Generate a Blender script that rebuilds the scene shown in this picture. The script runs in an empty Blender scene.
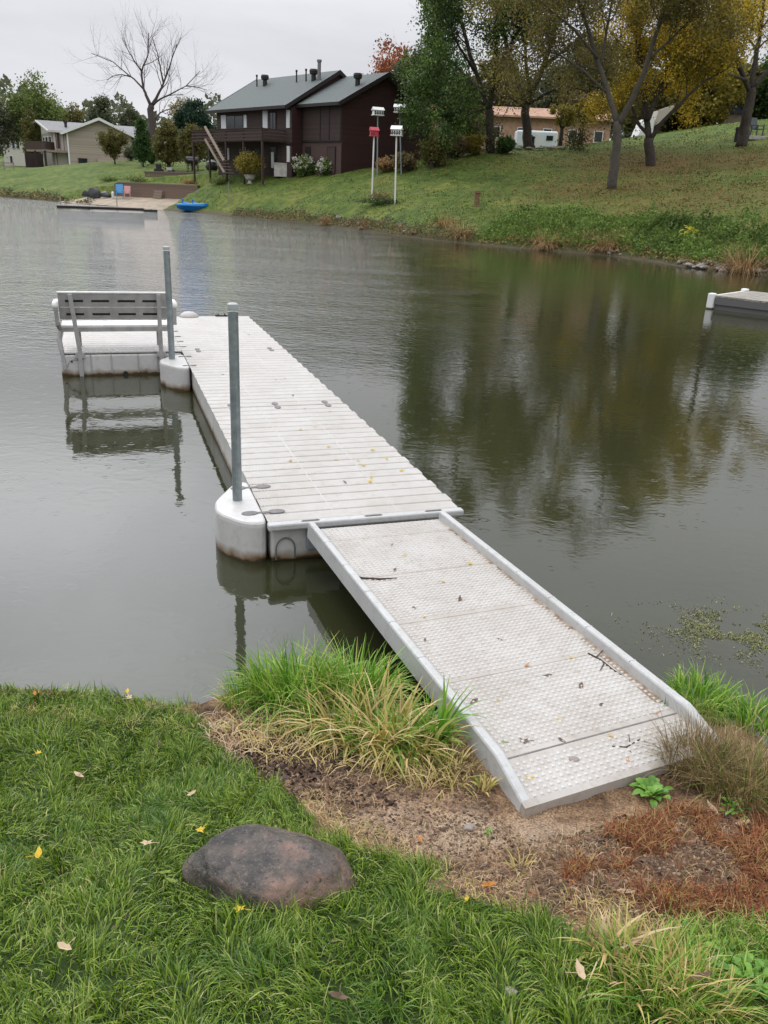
import bpy, math, random
import numpy as np
from mathutils import Vector, Matrix
rng = np.random.default_rng(11)
random.seed(5)
PI = math.pi
scene = bpy.context.scene
COL = scene.collection

# ------------------------------------------------------------------ camera geometry
F, PIT, ROL, H = 823.6, 0.3714, 0.0455, 2.58
def ray(x, y):
    c, s = math.cos(ROL), math.sin(ROL)
    dx, dy = x-384, y-512
    u = c*dx+s*dy; v = -s*dx+c*dy
    return np.array([u, F*math.cos(PIT)-v*math.sin(PIT), -F*math.sin(PIT)-v*math.cos(PIT)])
def un(x, y, z):
    d = ray(x, y); return np.array([0, 0, H])+d*((z-H)/d[2])
def at(x, y, Y):
    d = ray(x, y); return np.array([0, 0, H])+d*(Y/d[1])

# ------------------------------------------------------------------ terrain of the far shore
SH = [(-400, 150), (-160, 118), (-90, 110)] + [tuple(un(x, y, 0)[:2]) for x, y in
      ((0, 197), (60, 202), (150, 209), (210, 214), (250, 218), (300, 223), (345, 228), (400, 236), (450, 242), (500, 247),
       (560, 252), (610, 256), (640, 260), (690, 268), (768, 276))] + [(18.5, 31), (24, 24), (30, 12), (33, 0), (35, -20), (38, -80)]
SH = np.array(SH)
_seg = np.hypot(*np.diff(SH, axis=0).T); _cum = np.concatenate([[0], np.cumsum(_seg)])
def shore_at(L): return np.stack([np.interp(L, _cum, SH[:, 0]), np.interp(L, _cum, SH[:, 1])], -1)
def shore_dist(P):
    P = np.atleast_2d(P); best = np.full(len(P), 1e9); sign = np.ones(len(P)); bc = np.zeros(len(P))
    for a, b in zip(SH[:-1], SH[1:]):
        ab = b-a; t = np.clip(((P-a)@ab)/(ab@ab), 0, 1); q = a+t[:, None]*ab
        dd = np.hypot(*(P-q).T); cr = (ab[0]*(P[:, 1]-a[1])-ab[1]*(P[:, 0]-a[0]))/np.hypot(*ab)
        m = (dd < best-1e-7) | ((np.abs(dd-best) <= 1e-7) & (np.abs(cr) > bc)); best = np.where(m, dd, best); sign = np.where(m, np.sign(cr), sign); bc = np.where(m, np.abs(cr), bc)
    return best*sign
CP = [tuple(at(*c)) for c in ((341, 174, 78), (218, 172, 93), (421, 168, 84), (612, 188, 60), (650, 166, 70), (740, 147, 75),
      (560, 147, 84), (768, 120, 93), (490, 152, 78), (450, 153, 81), (70, 168, 135), (133, 160, 130), (10, 172, 142),
      (476, 206, 58), (300, 174.5, 82.5), (265, 174.5, 85), (240, 176, 87), (768, 200, 48), (550, 200, 57), (120, 168, 112), (180, 173, 101), (680, 140, 84))]
CP += [(60, 0, 6), (50, 30, 6), (70, 60, 10), (-150, 160, 5), (-100, 220, 7), (0, 220, 8), (100, 220, 12), (60, 130, 13), (-60, 116, 2.2),
       (12, 108, 6.8), (30, 115, 10), (-30, 130, 5.3), (-8, 110, 5.2), (300, 300, 14), (-300, 300, 8), (0, 500, 10), (300, 100, 12), (-400, 190, 5)]
for L in np.linspace(_cum[2], _cum[-3], 34):
    p = shore_at(L); CP.append((p[0], p[1], .35))
CP = np.array(CP)
def _phi(r): return np.where(r > 0, r*r*np.log(np.maximum(r, 1e-9)), 0)
def _tps(cp):
    sc = 50.; X = cp[:, :2]/sc; n = len(X)
    K = _phi(np.hypot(X[:, None, 0]-X[None, :, 0], X[:, None, 1]-X[None, :, 1]))+np.eye(n)*2e-3
    P = np.hstack([np.ones((n, 1)), X]); A = np.block([[K, P], [P.T, np.zeros((3, 3))]])
    w = np.linalg.solve(A, np.concatenate([cp[:, 2], [0, 0, 0]]))
    def f(Q):
        q = np.atleast_2d(Q)/sc
        return _phi(np.hypot(q[:, None, 0]-X[None, :, 0], q[:, None, 1]-X[None, :, 1]))@w[:n]+w[n]+q@w[n+1:]
    return f
_f = _tps(CP)
# terrace cut by the beach walls (world line along the lower wall)
WL0, WL1 = at(118, 196, 96), at(198, 200, 88)
def far_z(P):
    P = np.atleast_2d(np.asarray(P, float))
    z = np.clip(_f(P), .3, 15)
    sd = shore_dist(P)
    lip = np.clip(sd/.9, -1.2, 1)
    z = np.where(sd > 0, z*np.minimum(1, .25+.75*np.clip(sd/2.5, 0, 1))*np.clip(sd/.35, 0, 1)+0.02, np.maximum(-1.5, sd*.6))
    # beach and terrace
    a, b = WL0[:2], WL1[:2]; ab = (b-a); L = np.hypot(*ab); u = ab/L; nn = np.array([-u[1], u[0]])
    q = P-a; s = q@u; h = q@nn
    zb0 = WL0[2]+(WL1[2]-WL0[2])*np.clip(s/L, 0, 1)
    zs_ = zb0*sd/(sd+np.maximum(-h, 0)+.01)-.28; wt = np.clip((s+5)/2, 0, 1)*np.clip((L+1.6-s)/1.6, 0, 1)*(h < .2)*(sd > 0)
    z = z+(zs_-z)*wt
    int_ = (s > 0.0) & (s < L) & (h >= .2) & (h < 4.2)
    z = np.where(int_, 2.2+.05*h, z)
    return z
def fz(x, y): return float(far_z([(x, y)])[0])
def ground(px, py, y0=34, y1=200):
    Y = np.arange(y0, y1, .1); d = ray(px, py); t = Y/d[1]
    P = np.stack([d[0]*t, Y], -1); zr = H+d[2]*t; g = far_z(P)
    k = np.nonzero(zr <= g)[0]
    if len(k) == 0: k = [len(Y)-1]
    return Vector((P[k[0], 0], Y[k[0]], g[k[0]]))

# ------------------------------------------------------------------ near bank
EDGE = np.array([tuple(un(x, y, .3)[:2]) for x, y in ((-150, 680), (0, 688), (100, 694), (180, 706), (225, 690), (300, 684), (370, 690), (450, 712),
                 (600, 712), (660, 705), (700, 706), (768, 738), (900, 800))])
def edge_y(x): return np.interp(x, EDGE[:, 0], EDGE[:, 1])
def vnoise(x, y, f, seed=0):
    x = x*f; y = y*f; xi = np.floor(x).astype(int); yi = np.floor(y).astype(int); xf = x-xi; yf = y-yi
    def h(a, b):
        n = (a*374761393+b*668265263+seed*974634777) & 0xffffffff; n = ((n ^ (n >> 13))*1274126177) & 0xffffffff
        return ((n ^ (n >> 16)) & 0xffff)/65535.
    u = xf*xf*(3-2*xf); v = yf*yf*(3-2*yf)
    return (h(xi, yi)*(1-u)+h(xi+1, yi)*u)*(1-v)+(h(xi, yi+1)*(1-u)+h(xi+1, yi+1)*u)*v
def near_base(x, y):
    d = edge_y(x)-y
    z = .3+.07*np.clip(d, 0, .7)+.26*np.clip(d-.7, 0, 2.6)+.03*np.clip(d-3.3, 0, 60)
    return np.where(d < 0, np.maximum(.3+d*1.5, -1.2), z)
def in_poly(px, py, poly):
    inside = np.zeros(len(px), bool); n = len(poly)
    for i in range(n):
        x1, y1 = poly[i]; x2, y2 = poly[(i+1) % n]
        c = ((y1 > py) != (y2 > py)) & (px < (x2-x1)*(py-y1)/(y2-y1+1e-12)+x1); inside ^= c
    return inside
def wpoly(pix, z=.43): return [tuple(un(x, y, z)[:2]) for x, y in pix]
DIRT = wpoly([(188, 690), (205, 722), (240, 752), (292, 790), (318, 832), (372, 868), (440, 893), (500, 928), (570, 950), (650, 962),
              (768, 945), (1000, 900), (1000, 760), (768, 712), (650, 690), (440, 640), (300, 640), (200, 660)])
def dirt_mask(x, y):
    m = in_poly(x+.16*(vnoise(x, y, 5, 3)-.5)+.06*(vnoise(x, y, 30, 4)-.5), y+.18*(vnoise(x, y, 5, 5)-.5)+.06*(vnoise(x, y, 30, 6)-.5), DIRT)
    return m
def near_z(x, y):
    x = np.atleast_1d(np.asarray(x, float)); y = np.atleast_1d(np.asarray(y, float))
    z = near_base(x, y)+.03*(vnoise(x, y, 2.2, 1)-.5)+.018*(vnoise(x, y, 7, 2)-.5)
    m = in_poly(x, y, DIRT)
    rx_ = np.clip(1-np.hypot(np.maximum(np.abs((x-1.06)*.891+(y-2.80)*.455)-.56, 0), np.maximum(-((y-2.80)*.891-(x-1.06)*.455)-.03, 0))/.16, 0, 1)
    rx_ = rx_*np.clip((edge_y(x)-y+.02)/.12, 0, 1)
    z = z+(.338-z)*rx_
    return z+np.where(m, .016*(vnoise(x, y, 16, 7)-.5)+.01*(vnoise(x, y, 40, 8)-.5)-.02, 0)
def nz(x, y): return float(near_z(x, y)[0])
def nground(px, py):
    z = .45
    for _ in range(12):
        p = un(px, py, z); z = nz(p[0], p[1])
    return Vector((p[0], p[1], z))

# ------------------------------------------------------------------ materials
def mat(name, col, rough=.7, spec=.5, noise=None, bump=None, metal=0, transl=0, island=None, coat=0):
    """col rgb; noise=(scale, rgb2, detail, lo, hi); bump=(scale, strength, dist); island=[(pos,rgb)...]"""
    m = bpy.data.materials.new(name); m.use_nodes = True; nt = m.node_tree; N = nt.nodes; L = nt.links
    b = N['Principled BSDF']; b.inputs['Base Color'].default_value = (*col, 1); b.inputs['Roughness'].default_value = rough
    b.inputs['Specular IOR Level'].default_value = spec; b.inputs['Metallic'].default_value = metal; b.inputs['Coat Weight'].default_value = coat
    tc = N.new('ShaderNodeTexCoord'); src = None
    if island:
        g = N.new('ShaderNodeNewGeometry'); r = N.new('ShaderNodeValToRGB'); L.new(g.outputs['Random Per Island'], r.inputs[0])
        r.color_ramp.elements[0].position = island[0][0]; r.color_ramp.elements[0].color = (*island[0][1], 1)
        r.color_ramp.elements[1].position = island[-1][0]; r.color_ramp.elements[1].color = (*island[-1][1], 1)
        for p, c in island[1:-1]: e = r.color_ramp.elements.new(p); e.color = (*c, 1)
        src = r.outputs[0]
    if noise:
        n = N.new('ShaderNodeTexNoise'); n.inputs['Scale'].default_value = noise[0]; n.inputs['Detail'].default_value = noise[2]; n.inputs['Roughness'].default_value = .62
        L.new(tc.outputs['Object'], n.inputs['Vector'])
        mr = N.new('ShaderNodeMapRange'); mr.inputs[1].default_value = noise[3]; mr.inputs[2].default_value = noise[4]; L.new(n.outputs[0], mr.inputs[0])
        mx = N.new('ShaderNodeMix'); mx.data_type = 'RGBA'; L.new(mr.outputs[0], mx.inputs[0])
        mx.inputs[6].default_value = (*col, 1); mx.inputs[7].default_value = (*noise[1], 1)
        if src: L.new(src, mx.inputs[6])
        src = mx.outputs[2]
    if src: L.new(src, b.inputs['Base Color'])
    if bump:
        n2 = N.new('ShaderNodeTexNoise'); n2.inputs['Scale'].default_value = bump[0]; n2.inputs['Detail'].default_value = 5; L.new(tc.outputs['Object'], n2.inputs['Vector'])
        bp = N.new('ShaderNodeBump'); bp.inputs['Strength'].default_value = bump[1]; bp.inputs['Distance'].default_value = bump[2]
        L.new(n2.outputs[0], bp.inputs['Height']); L.new(bp.outputs[0], b.inputs['Normal'])
    if transl:
        t = N.new('ShaderNodeBsdfTranslucent'); t.inputs[0].default_value = (*col, 1)
        if src: L.new(src, t.inputs[0])
        ms = N.new('ShaderNodeMixShader'); ms.inputs[0].default_value = transl
        L.new(b.outputs[0], ms.inputs[1]); L.new(t.outputs[0], ms.inputs[2]); L.new(ms.outputs[0], N['Material Output'].inputs[0])
    return m
def nodes(m): return m.node_tree.nodes, m.node_tree.links

M = {}
# --- dock plastic: off-white rotomoulded polyethylene with rain-washed dirt
def plastic(name, c1, c2, c3, sc=3., stain_h=None, dots=None):
    m = mat(name, c1, .42, .5); N, L = nodes(m); b = N['Principled BSDF']; tc = N['Texture Coordinate']
    def nz_(s, lo, hi, det=6):
        n = N.new('ShaderNodeTexNoise'); n.inputs['Scale'].default_value = s; n.inputs['Detail'].default_value = det; n.inputs['Roughness'].default_value = .65
        L.new(tc.outputs['Object'], n.inputs['Vector'])
        r = N.new('ShaderNodeMapRange'); r.inputs[1].default_value = lo; r.inputs[2].default_value = hi; L.new(n.outputs[0], r.inputs[0]); return r.outputs[0]
    def mix(f, a, c, amt=1.):
        x = N.new('ShaderNodeMix'); x.data_type = 'RGBA'
        if amt != 1.:
            q = N.new('ShaderNodeMath'); q.operation = 'MULTIPLY'; q.inputs[1].default_value = amt; L.new(f, q.inputs[0]); f = q.outputs[0]
        L.new(f, x.inputs[0])
        if isinstance(a, tuple): x.inputs[6].default_value = (*a, 1)
        else: L.new(a, x.inputs[6])
        x.inputs[7].default_value = (*c, 1); return x.outputs[2]
    col = mix(nz_(sc, .35, .7), c1, c2); col = mix(nz_(sc*7, .5, .75), col, c3, .6); col = mix(nz_(sc*40, .62, .72, 3), col, tuple(x*.35 for x in c3), .35)
    if stain_h:
        sx = N.new('ShaderNodeSeparateXYZ'); L.new(tc.outputs['Object'], sx.inputs[0])
        n = N.new('ShaderNodeTexNoise'); n.inputs['Scale'].default_value = 9; L.new(tc.outputs['Object'], n.inputs['Vector'])
        ad = N.new('ShaderNodeMath'); ad.operation = 'MULTIPLY_ADD'; L.new(n.outputs[0], ad.inputs[0]); ad.inputs[1].default_value = .09; L.new(sx.outputs[2], ad.inputs[2])
        r = N.new('ShaderNodeMapRange'); r.inputs[1].default_value = stain_h[1]; r.inputs[2].default_value = stain_h[0]; L.new(ad.outputs[0], r.inputs[0])
        col = mix(r.outputs[0], col, (.20, .13, .065))
        r2 = N.new('ShaderNodeMapRange'); r2.inputs[1].default_value = .078; r2.inputs[2].default_value = .062; L.new(ad.outputs[0], r2.inputs[0])
        col = mix(r2.outputs[0], col, (.045, .032, .014))
    L.new(col, b.inputs['Base Color'])
    n = N.new('ShaderNodeTexNoise'); n.inputs['Scale'].default_value = 160; n.inputs['Detail'].default_value = 2; L.new(tc.outputs['Object'], n.inputs['Vector'])
    bp = N.new('ShaderNodeBump'); bp.inputs['Strength'].default_value = .25; bp.inputs['Distance'].default_value = .002; L.new(n.outputs[0], bp.inputs['Height']); L.new(bp.outputs[0], b.inputs['Normal'])
    if dots:
        sx = N.new('ShaderNodeSeparateXYZ'); L.new(tc.outputs['Object'], sx.inputs[0]); hh_ = []
        for k in (0, 1):
            q = N.new('ShaderNodeMath'); q.operation = 'MULTIPLY'; q.inputs[1].default_value = 2*PI/dots[0]; L.new(sx.outputs[k], q.inputs[0]); q2 = N.new('ShaderNodeMath'); q2.operation = 'SINE'; L.new(q.outputs[0], q2.inputs[0]); hh_.append(q2.outputs[0])
        q = N.new('ShaderNodeMath'); q.operation = 'MULTIPLY'; L.new(hh_[0], q.inputs[0]); L.new(hh_[1], q.inputs[1])
        b2 = N.new('ShaderNodeBump'); b2.inputs['Strength'].default_value = .8; b2.inputs['Distance'].default_value = dots[1]; L.new(q.outputs[0], b2.inputs['Height']); L.new(bp.outputs[0], b2.inputs['Normal']); L.new(b2.outputs[0], b.inputs['Normal'])
        mr_ = N.new('ShaderNodeMapRange'); mr_.inputs[1].default_value = -.3; mr_.inputs[2].default_value = -.9; mr_.inputs[4].default_value = .22; L.new(q.outputs[0], mr_.inputs[0])
        L.new(mix(mr_.outputs[0], col, (.24, .21, .17)), b.inputs['Base Color'])
    return m
M['deck'] = plastic('deck_plastic', (.50, .482, .452), (.42, .395, .355), (.34, .29, .23), 2.0, dots=(.028, .0035))
M['side'] = plastic('side_plastic', (.54, .535, .515), (.46, .45, .425), (.36, .34, .30), 2., stain_h=(.075, .135))
M['rampdeck'] = plastic('ramp_plastic', (.43, .405, .37), (.34, .305, .265), (.24, .185, .135), 3.)
M['tread'] = plastic('tread_plastic', (.50, .49, .465), (.42, .40, .365), (.32, .28, .23), 3.)
M['groove'] = mat('dirty_groove', (.36, .33, .29), .7)
M['rail'] = plastic('rail_plastic', (.455, .46, .452), (.385, .385, .37), (.29, .27, .235), 4.)
M['coupler'] = mat('coupler_rubber', (.12, .115, .115), .6, noise=(30, (.17, .16, .155), 3, .4, .7))
M['steel'] = mat('galvanised_steel', (.30, .34, .35), .45, metal=.55, noise=(14, (.18, .21, .22), 5, .35, .7), bump=(60, .1, .002))
M['steelcap'] = mat('pale_cap', (.36, .38, .38), .5)
M['bench'] = mat('bench_grey', (.36, .35, .335), .55, noise=(8, (.27, .26, .25), 4, .4, .7))
M['benchwhite'] = mat('bench_white', (.68, .67, .65), .5, noise=(8, (.58, .57, .55), 4, .4, .7))
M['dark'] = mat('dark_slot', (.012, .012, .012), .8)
M['fittinggrey'] = mat('grey_fitting', (.20, .23, .25), .5)  # plain grey of the hinge bracket itself

def island_leaf(name, cols, tr=.3, rough=.6, **k): return mat(name, cols[0][1], rough, .4 if rough < .5 else .25, transl=tr, island=cols, **k)
M['grass'] = island_leaf('lawn_blades', [(0, (.024, .056, .003)), (.3, (.085, .165, .007)), (.65, (.175, .285, .018)), (.92, (.32, .41, .06)), (1, (.52, .47, .20))], .30, .45,
                         noise=(2.3, (.05, .14, .018), 4, .5, .85))
M['tall'] = island_leaf('tall_blades', [(0, (.06, .17, .012)), (.5, (.17, .36, .03)), (.8, (.33, .50, .07)), (1, (.56, .52, .18))], .35, .38)
M['straw'] = island_leaf('straw_blades', [(0, (.25, .27, .05)), (.35, (.50, .40, .13)), (.7, (.62, .47, .20)), (1, (.70, .55, .34))], .3, .6)
M['drybrown'] = island_leaf('dry_brown_blades', [(0, (.06, .07, .02)), (.3, (.14, .12, .04)), (.6, (.25, .17, .08)), (1, (.38, .28, .15))], .25, .7)
M['paletan'] = island_leaf('pale_tan_blades', [(0, (.40, .25, .15)), (.6, (.62, .45, .28)), (1, (.70, .60, .42))], .25, .6)
M['redlitter'] = island_leaf('red_litter', [(0, (.06, .026, .014)), (.4, (.20, .07, .030)), (.7, (.34, .125, .05)), (.88, (.42, .25, .11)), (1, (.24, .26, .07))], .15, .8)
M['litter'] = island_leaf('pale_litter', [(0, (.09, .055, .03)), (.4, (.23, .145, .08)), (.75, (.38, .26, .15)), (1, (.55, .42, .26))], .1, .8)
M['clod'] = mat('soil_clod', (.09, .055, .035), .9, island=[(0, (.045, .026, .016)), (.6, (.15, .095, .058)), (1, (.30, .21, .135))])
M['broad'] = island_leaf('broad_weed', [(0, (.10, .24, .03)), (1, (.22, .42, .06))], .35, .4)

def leafm(name, *c):
    n = len(c)-1
    M[name] = island_leaf(name, [(i/n, x) for i, x in enumerate(c)], .35, .65, noise=(.35, tuple(v*.45 for v in c[0]), 3, .5, .72))
leafm('leaf_green', (.022, .050, .013), (.05, .10, .024), (.10, .17, .045))
leafm('leaf_bluegreen', (.03, .055, .016), (.08, .125, .035), (.16, .21, .07))
leafm('leaf_olive', (.075, .075, .020), (.135, .125, .035), (.21, .185, .055))
leafm('leaf_gold', (.36, .25, .02), (.60, .43, .04), (.78, .59, .10))
leafm('leaf_yolive', (.15, .135, .025), (.26, .22, .04), (.42, .33, .06))
leafm('leaf_brown', (.11, .085, .04), (.20, .155, .07), (.30, .23, .11))
leafm('leaf_red', (.22, .055, .03), (.36, .11, .045), (.48, .22, .08))
leafm('leaf_fresh', (.08, .125, .03), (.15, .20, .05), (.24, .28, .08))
leafm('leaf_pale', (.22, .19, .09), (.33, .28, .14), (.44, .36, .2))
leafm('leaf_pine', (.015, .04, .022), (.03, .065, .036), (.045, .09, .05))
leafm('leaf_grey', (.06, .075, .04), (.11, .125, .065), (.17, .175, .10))
leafm('leaf_weed', (.062, .115, .018), (.12, .20, .035), (.23, .31, .07))
leafm('leaf_tan', (.25, .15, .06), (.38, .24, .10), (.5, .35, .18))
leafm('leaf_flower', (.62, .62, .55), (.74, .72, .65), (.7, .6, .5))
leafm('leaf_litter', (.14, .085, .03), (.24, .15, .06), (.36, .25, .12))
leafm('lawn_tips', (.07, .12, .02), (.11, .16, .03), (.19, .21, .06))
M['bark'] = mat('bark', (.04, .031, .025), .9, noise=(5, (.075, .06, .048), 5, .4, .7), bump=(12, .6, .05))
M['barkpale'] = mat('bark_pale', (.085, .072, .058), .9, noise=(4, (.055, .046, .036), 5, .4, .7), bump=(12, .6, .05))
M['barkbare'] = mat('bark_bare', (.07, .052, .05), .9)
M['stone'] = mat('shore_stone', (.20, .17, .15), .75, noise=(3, (.33, .29, .26), 5, .4, .65), bump=(10, .5, .03))
M['brownwood'] = mat('brown_siding', (.050, .029, .025), .7)
M['redwood'] = mat('dark_red_siding', (.040, .011, .010), .75)
M['trimdark'] = mat('dark_trim', (.016, .011, .010), .6)
M['trimbrown'] = mat('brown_trim', (.035, .019, .016), .6)
M['shingle'] = mat('green_grey_shingle', (.070, .085, .080), .85, noise=(9, (.10, .118, .112), 6, .35, .65), bump=(30, .4, .02))
M['shinglegrey'] = mat('grey_shingle', (.17, .17, .175), .85, noise=(9, (.22, .22, .22), 6, .35, .65))
M['white'] = mat('white_paint', (.72, .72, .70), .5)
M['curtain'] = mat('white_curtain', (.62, .65, .66), .6)
M['glass'] = mat('window_glass', (.014, .017, .02), .12, .6)
M['deckwood'] = mat('deck_redwood', (.052, .030, .024), .8, noise=(8, (.05, .03, .022), 4, .4, .6))
M['palewood'] = mat('pale_wood', (.30, .24, .19), .8, noise=(8, (.22, .17, .13), 4, .4, .6))
M['tanwall'] = mat('tan_siding', (.36, .31, .245), .75)
M['beige'] = mat('beige_siding', (.55, .52, .46), .7)
M['black'] = mat('black_metal', (.012, .012, .014), .4)
M['blue'] = mat('blue_plastic', (.012, .20, .55), .3)
M['bluelight'] = mat('light_blue_plastic', (.07, .30, .55), .4)
M['pink'] = mat('pink_plastic', (.55, .30, .28), .5)
M['redpaint'] = mat('red_paint', (.42, .03, .05), .5)
M['blockwall'] = mat('block_wall', (.17, .12, .09), .9)
M['brick'] = mat('orange_brick', (.46, .29, .20), .85, noise=(1.5, (.36, .21, .14), 5, .4, .6))
M['caravan'] = mat('caravan_white', (.68, .74, .77), .4)
M['concrete'] = mat('concrete', (.48, .46, .42), .85, noise=(4, (.36, .34, .31), 5, .4, .6))
M['greydeck'] = mat('weathered_boards', (.30, .275, .235), .8, noise=(6, (.2, .18, .15), 5, .4, .65))
M['greyside'] = mat('grey_side', (.115, .11, .105), .6)
M['navy'] = mat('navy_roof', (.018, .024, .045), .7)
M['yleaf'] = mat('yellow_fallen_leaf', (.62, .43, .03), .6, transl=.2)
M['oleaf'] = mat('orange_fallen_leaf', (.50, .20, .03), .6, transl=.2)
M['bleaf'] = mat('brown_fallen_leaf', (.11, .065, .04), .7)
M['cleaf'] = mat('cream_fallen_leaf', (.55, .42, .27), .7, transl=.2)
M['gleaf'] = mat('green_fallen_leaf', (.22, .28, .05), .6, transl=.2)
M['twig'] = mat('twig_bark', (.05, .032, .022), .9)
def add_planks(m, axis, pitch, depth, dark):
    """horizontal lap boards / courses on object space axis"""
    N, L = nodes(m); b = N['Principled BSDF']
    tc = N['Texture Coordinate']; sx = N.new('ShaderNodeSeparateXYZ'); L.new(tc.outputs['Object'], sx.inputs[0])
    mt = N.new('ShaderNodeMath'); mt.operation = 'MULTIPLY'; mt.inputs[1].default_value = 1/pitch; L.new(sx.outputs[axis], mt.inputs[0])
    fr = N.new('ShaderNodeMath'); fr.operation = 'FRACT'; L.new(mt.outputs[0], fr.inputs[0])
    bp = N.new('ShaderNodeBump'); bp.inputs['Strength'].default_value = .8; bp.inputs['Distance'].default_value = depth; L.new(fr.outputs[0], bp.inputs['Height']); L.new(bp.outputs[0], b.inputs['Normal'])
    lt = N.new('ShaderNodeMath'); lt.operation = 'LESS_THAN'; lt.inputs[1].default_value = .13; L.new(fr.outputs[0], lt.inputs[0])
    fl = N.new('ShaderNodeMath'); fl.operation = 'FLOOR'; L.new(mt.outputs[0], fl.inputs[0])
    wn = N.new('ShaderNodeTexWhiteNoise'); wn.noise_dimensions = '1D'; L.new(fl.outputs[0], wn.inputs[1])
    c = b.inputs['Base Color'].default_value[:3]
    m1 = N.new('ShaderNodeMix'); m1.data_type = 'RGBA'; L.new(wn.outputs[0], m1.inputs[0]); m1.inputs[6].default_value = (*[v*.85 for v in c], 1); m1.inputs[7].default_value = (*[v*1.15 for v in c], 1)
    m2 = N.new('ShaderNodeMix'); m2.data_type = 'RGBA'; L.new(lt.outputs[0], m2.inputs[0]); L.new(m1.outputs[2], m2.inputs[6]); m2.inputs[7].default_value = (*[v*dark for v in c], 1)
    L.new(m2.outputs[2], b.inputs['Base Color'])
add_planks(M['brownwood'], 2, .2, .02, .6); add_planks(M['redwood'], 2, .2, .02, .55); add_planks(M['tanwall'], 2, .15, .01, .85); add_planks(M['blockwall'], 2, .16, .02, .5)

# boulder: wet brown-purple granite
def boulder_mat():
    m = mat('boulder_granite', (.1, .08, .07), .30, .5); N, L = nodes(m); b = N['Principled BSDF']; tc = N['Texture Coordinate']
    def n_(s, d=6, kind='ShaderNodeTexNoise'):
        n = N.new(kind); n.inputs['Scale'].default_value = s
        if kind.endswith('Noise'): n.inputs['Detail'].default_value = d; n.inputs['Roughness'].default_value = .7
        L.new(tc.outputs['Object'], n.inputs['Vector']); return n.outputs[0]
    r = N.new('ShaderNodeValToRGB'); L.new(n_(5), r.inputs[0]); cr = r.color_ramp
    cr.elements[0].position = .32; cr.elements[0].position = .38; cr.elements[0].color = (.030, .028, .026, 1); cr.elements[1].position = .64; cr.elements[1].color = (.28, .165, .12, 1)
    e = cr.elements.new(.5); e.color = (.105, .085, .07, 1)
    mr = N.new('ShaderNodeMapRange'); mr.inputs[1].default_value = .56; mr.inputs[2].default_value = .70; L.new(n_(95, 8), mr.inputs[0])
    mx = N.new('ShaderNodeMix'); mx.data_type = 'RGBA'; L.new(mr.outputs[0], mx.inputs[0]); L.new(r.outputs[0], mx.inputs[6]); mx.inputs[7].default_value = (.24, .20, .18, 1)
    mr2 = N.new('ShaderNodeMapRange'); mr2.inputs[1].default_value = .55; mr2.inputs[2].default_value = .66; L.new(n_(55, 6), mr2.inputs[0])
    mx2 = N.new('ShaderNodeMix'); mx2.data_type = 'RGBA'; L.new(mr2.outputs[0], mx2.inputs[0]); L.new(mx.outputs[2], mx2.inputs[6]); mx2.inputs[7].default_value = (.03, .025, .025, 1)
    L.new(mx2.outputs[2], b.inputs['Base Color'])
    bp = N.new('ShaderNodeBump'); bp.inputs['Strength'].default_value = 1.; bp.inputs['Distance'].default_value = .014; L.new(n_(34, 14), bp.inputs['Height']); L.new(bp.outputs[0], b.inputs['Normal'])
    return m
M['boulder'] = boulder_mat()

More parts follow.
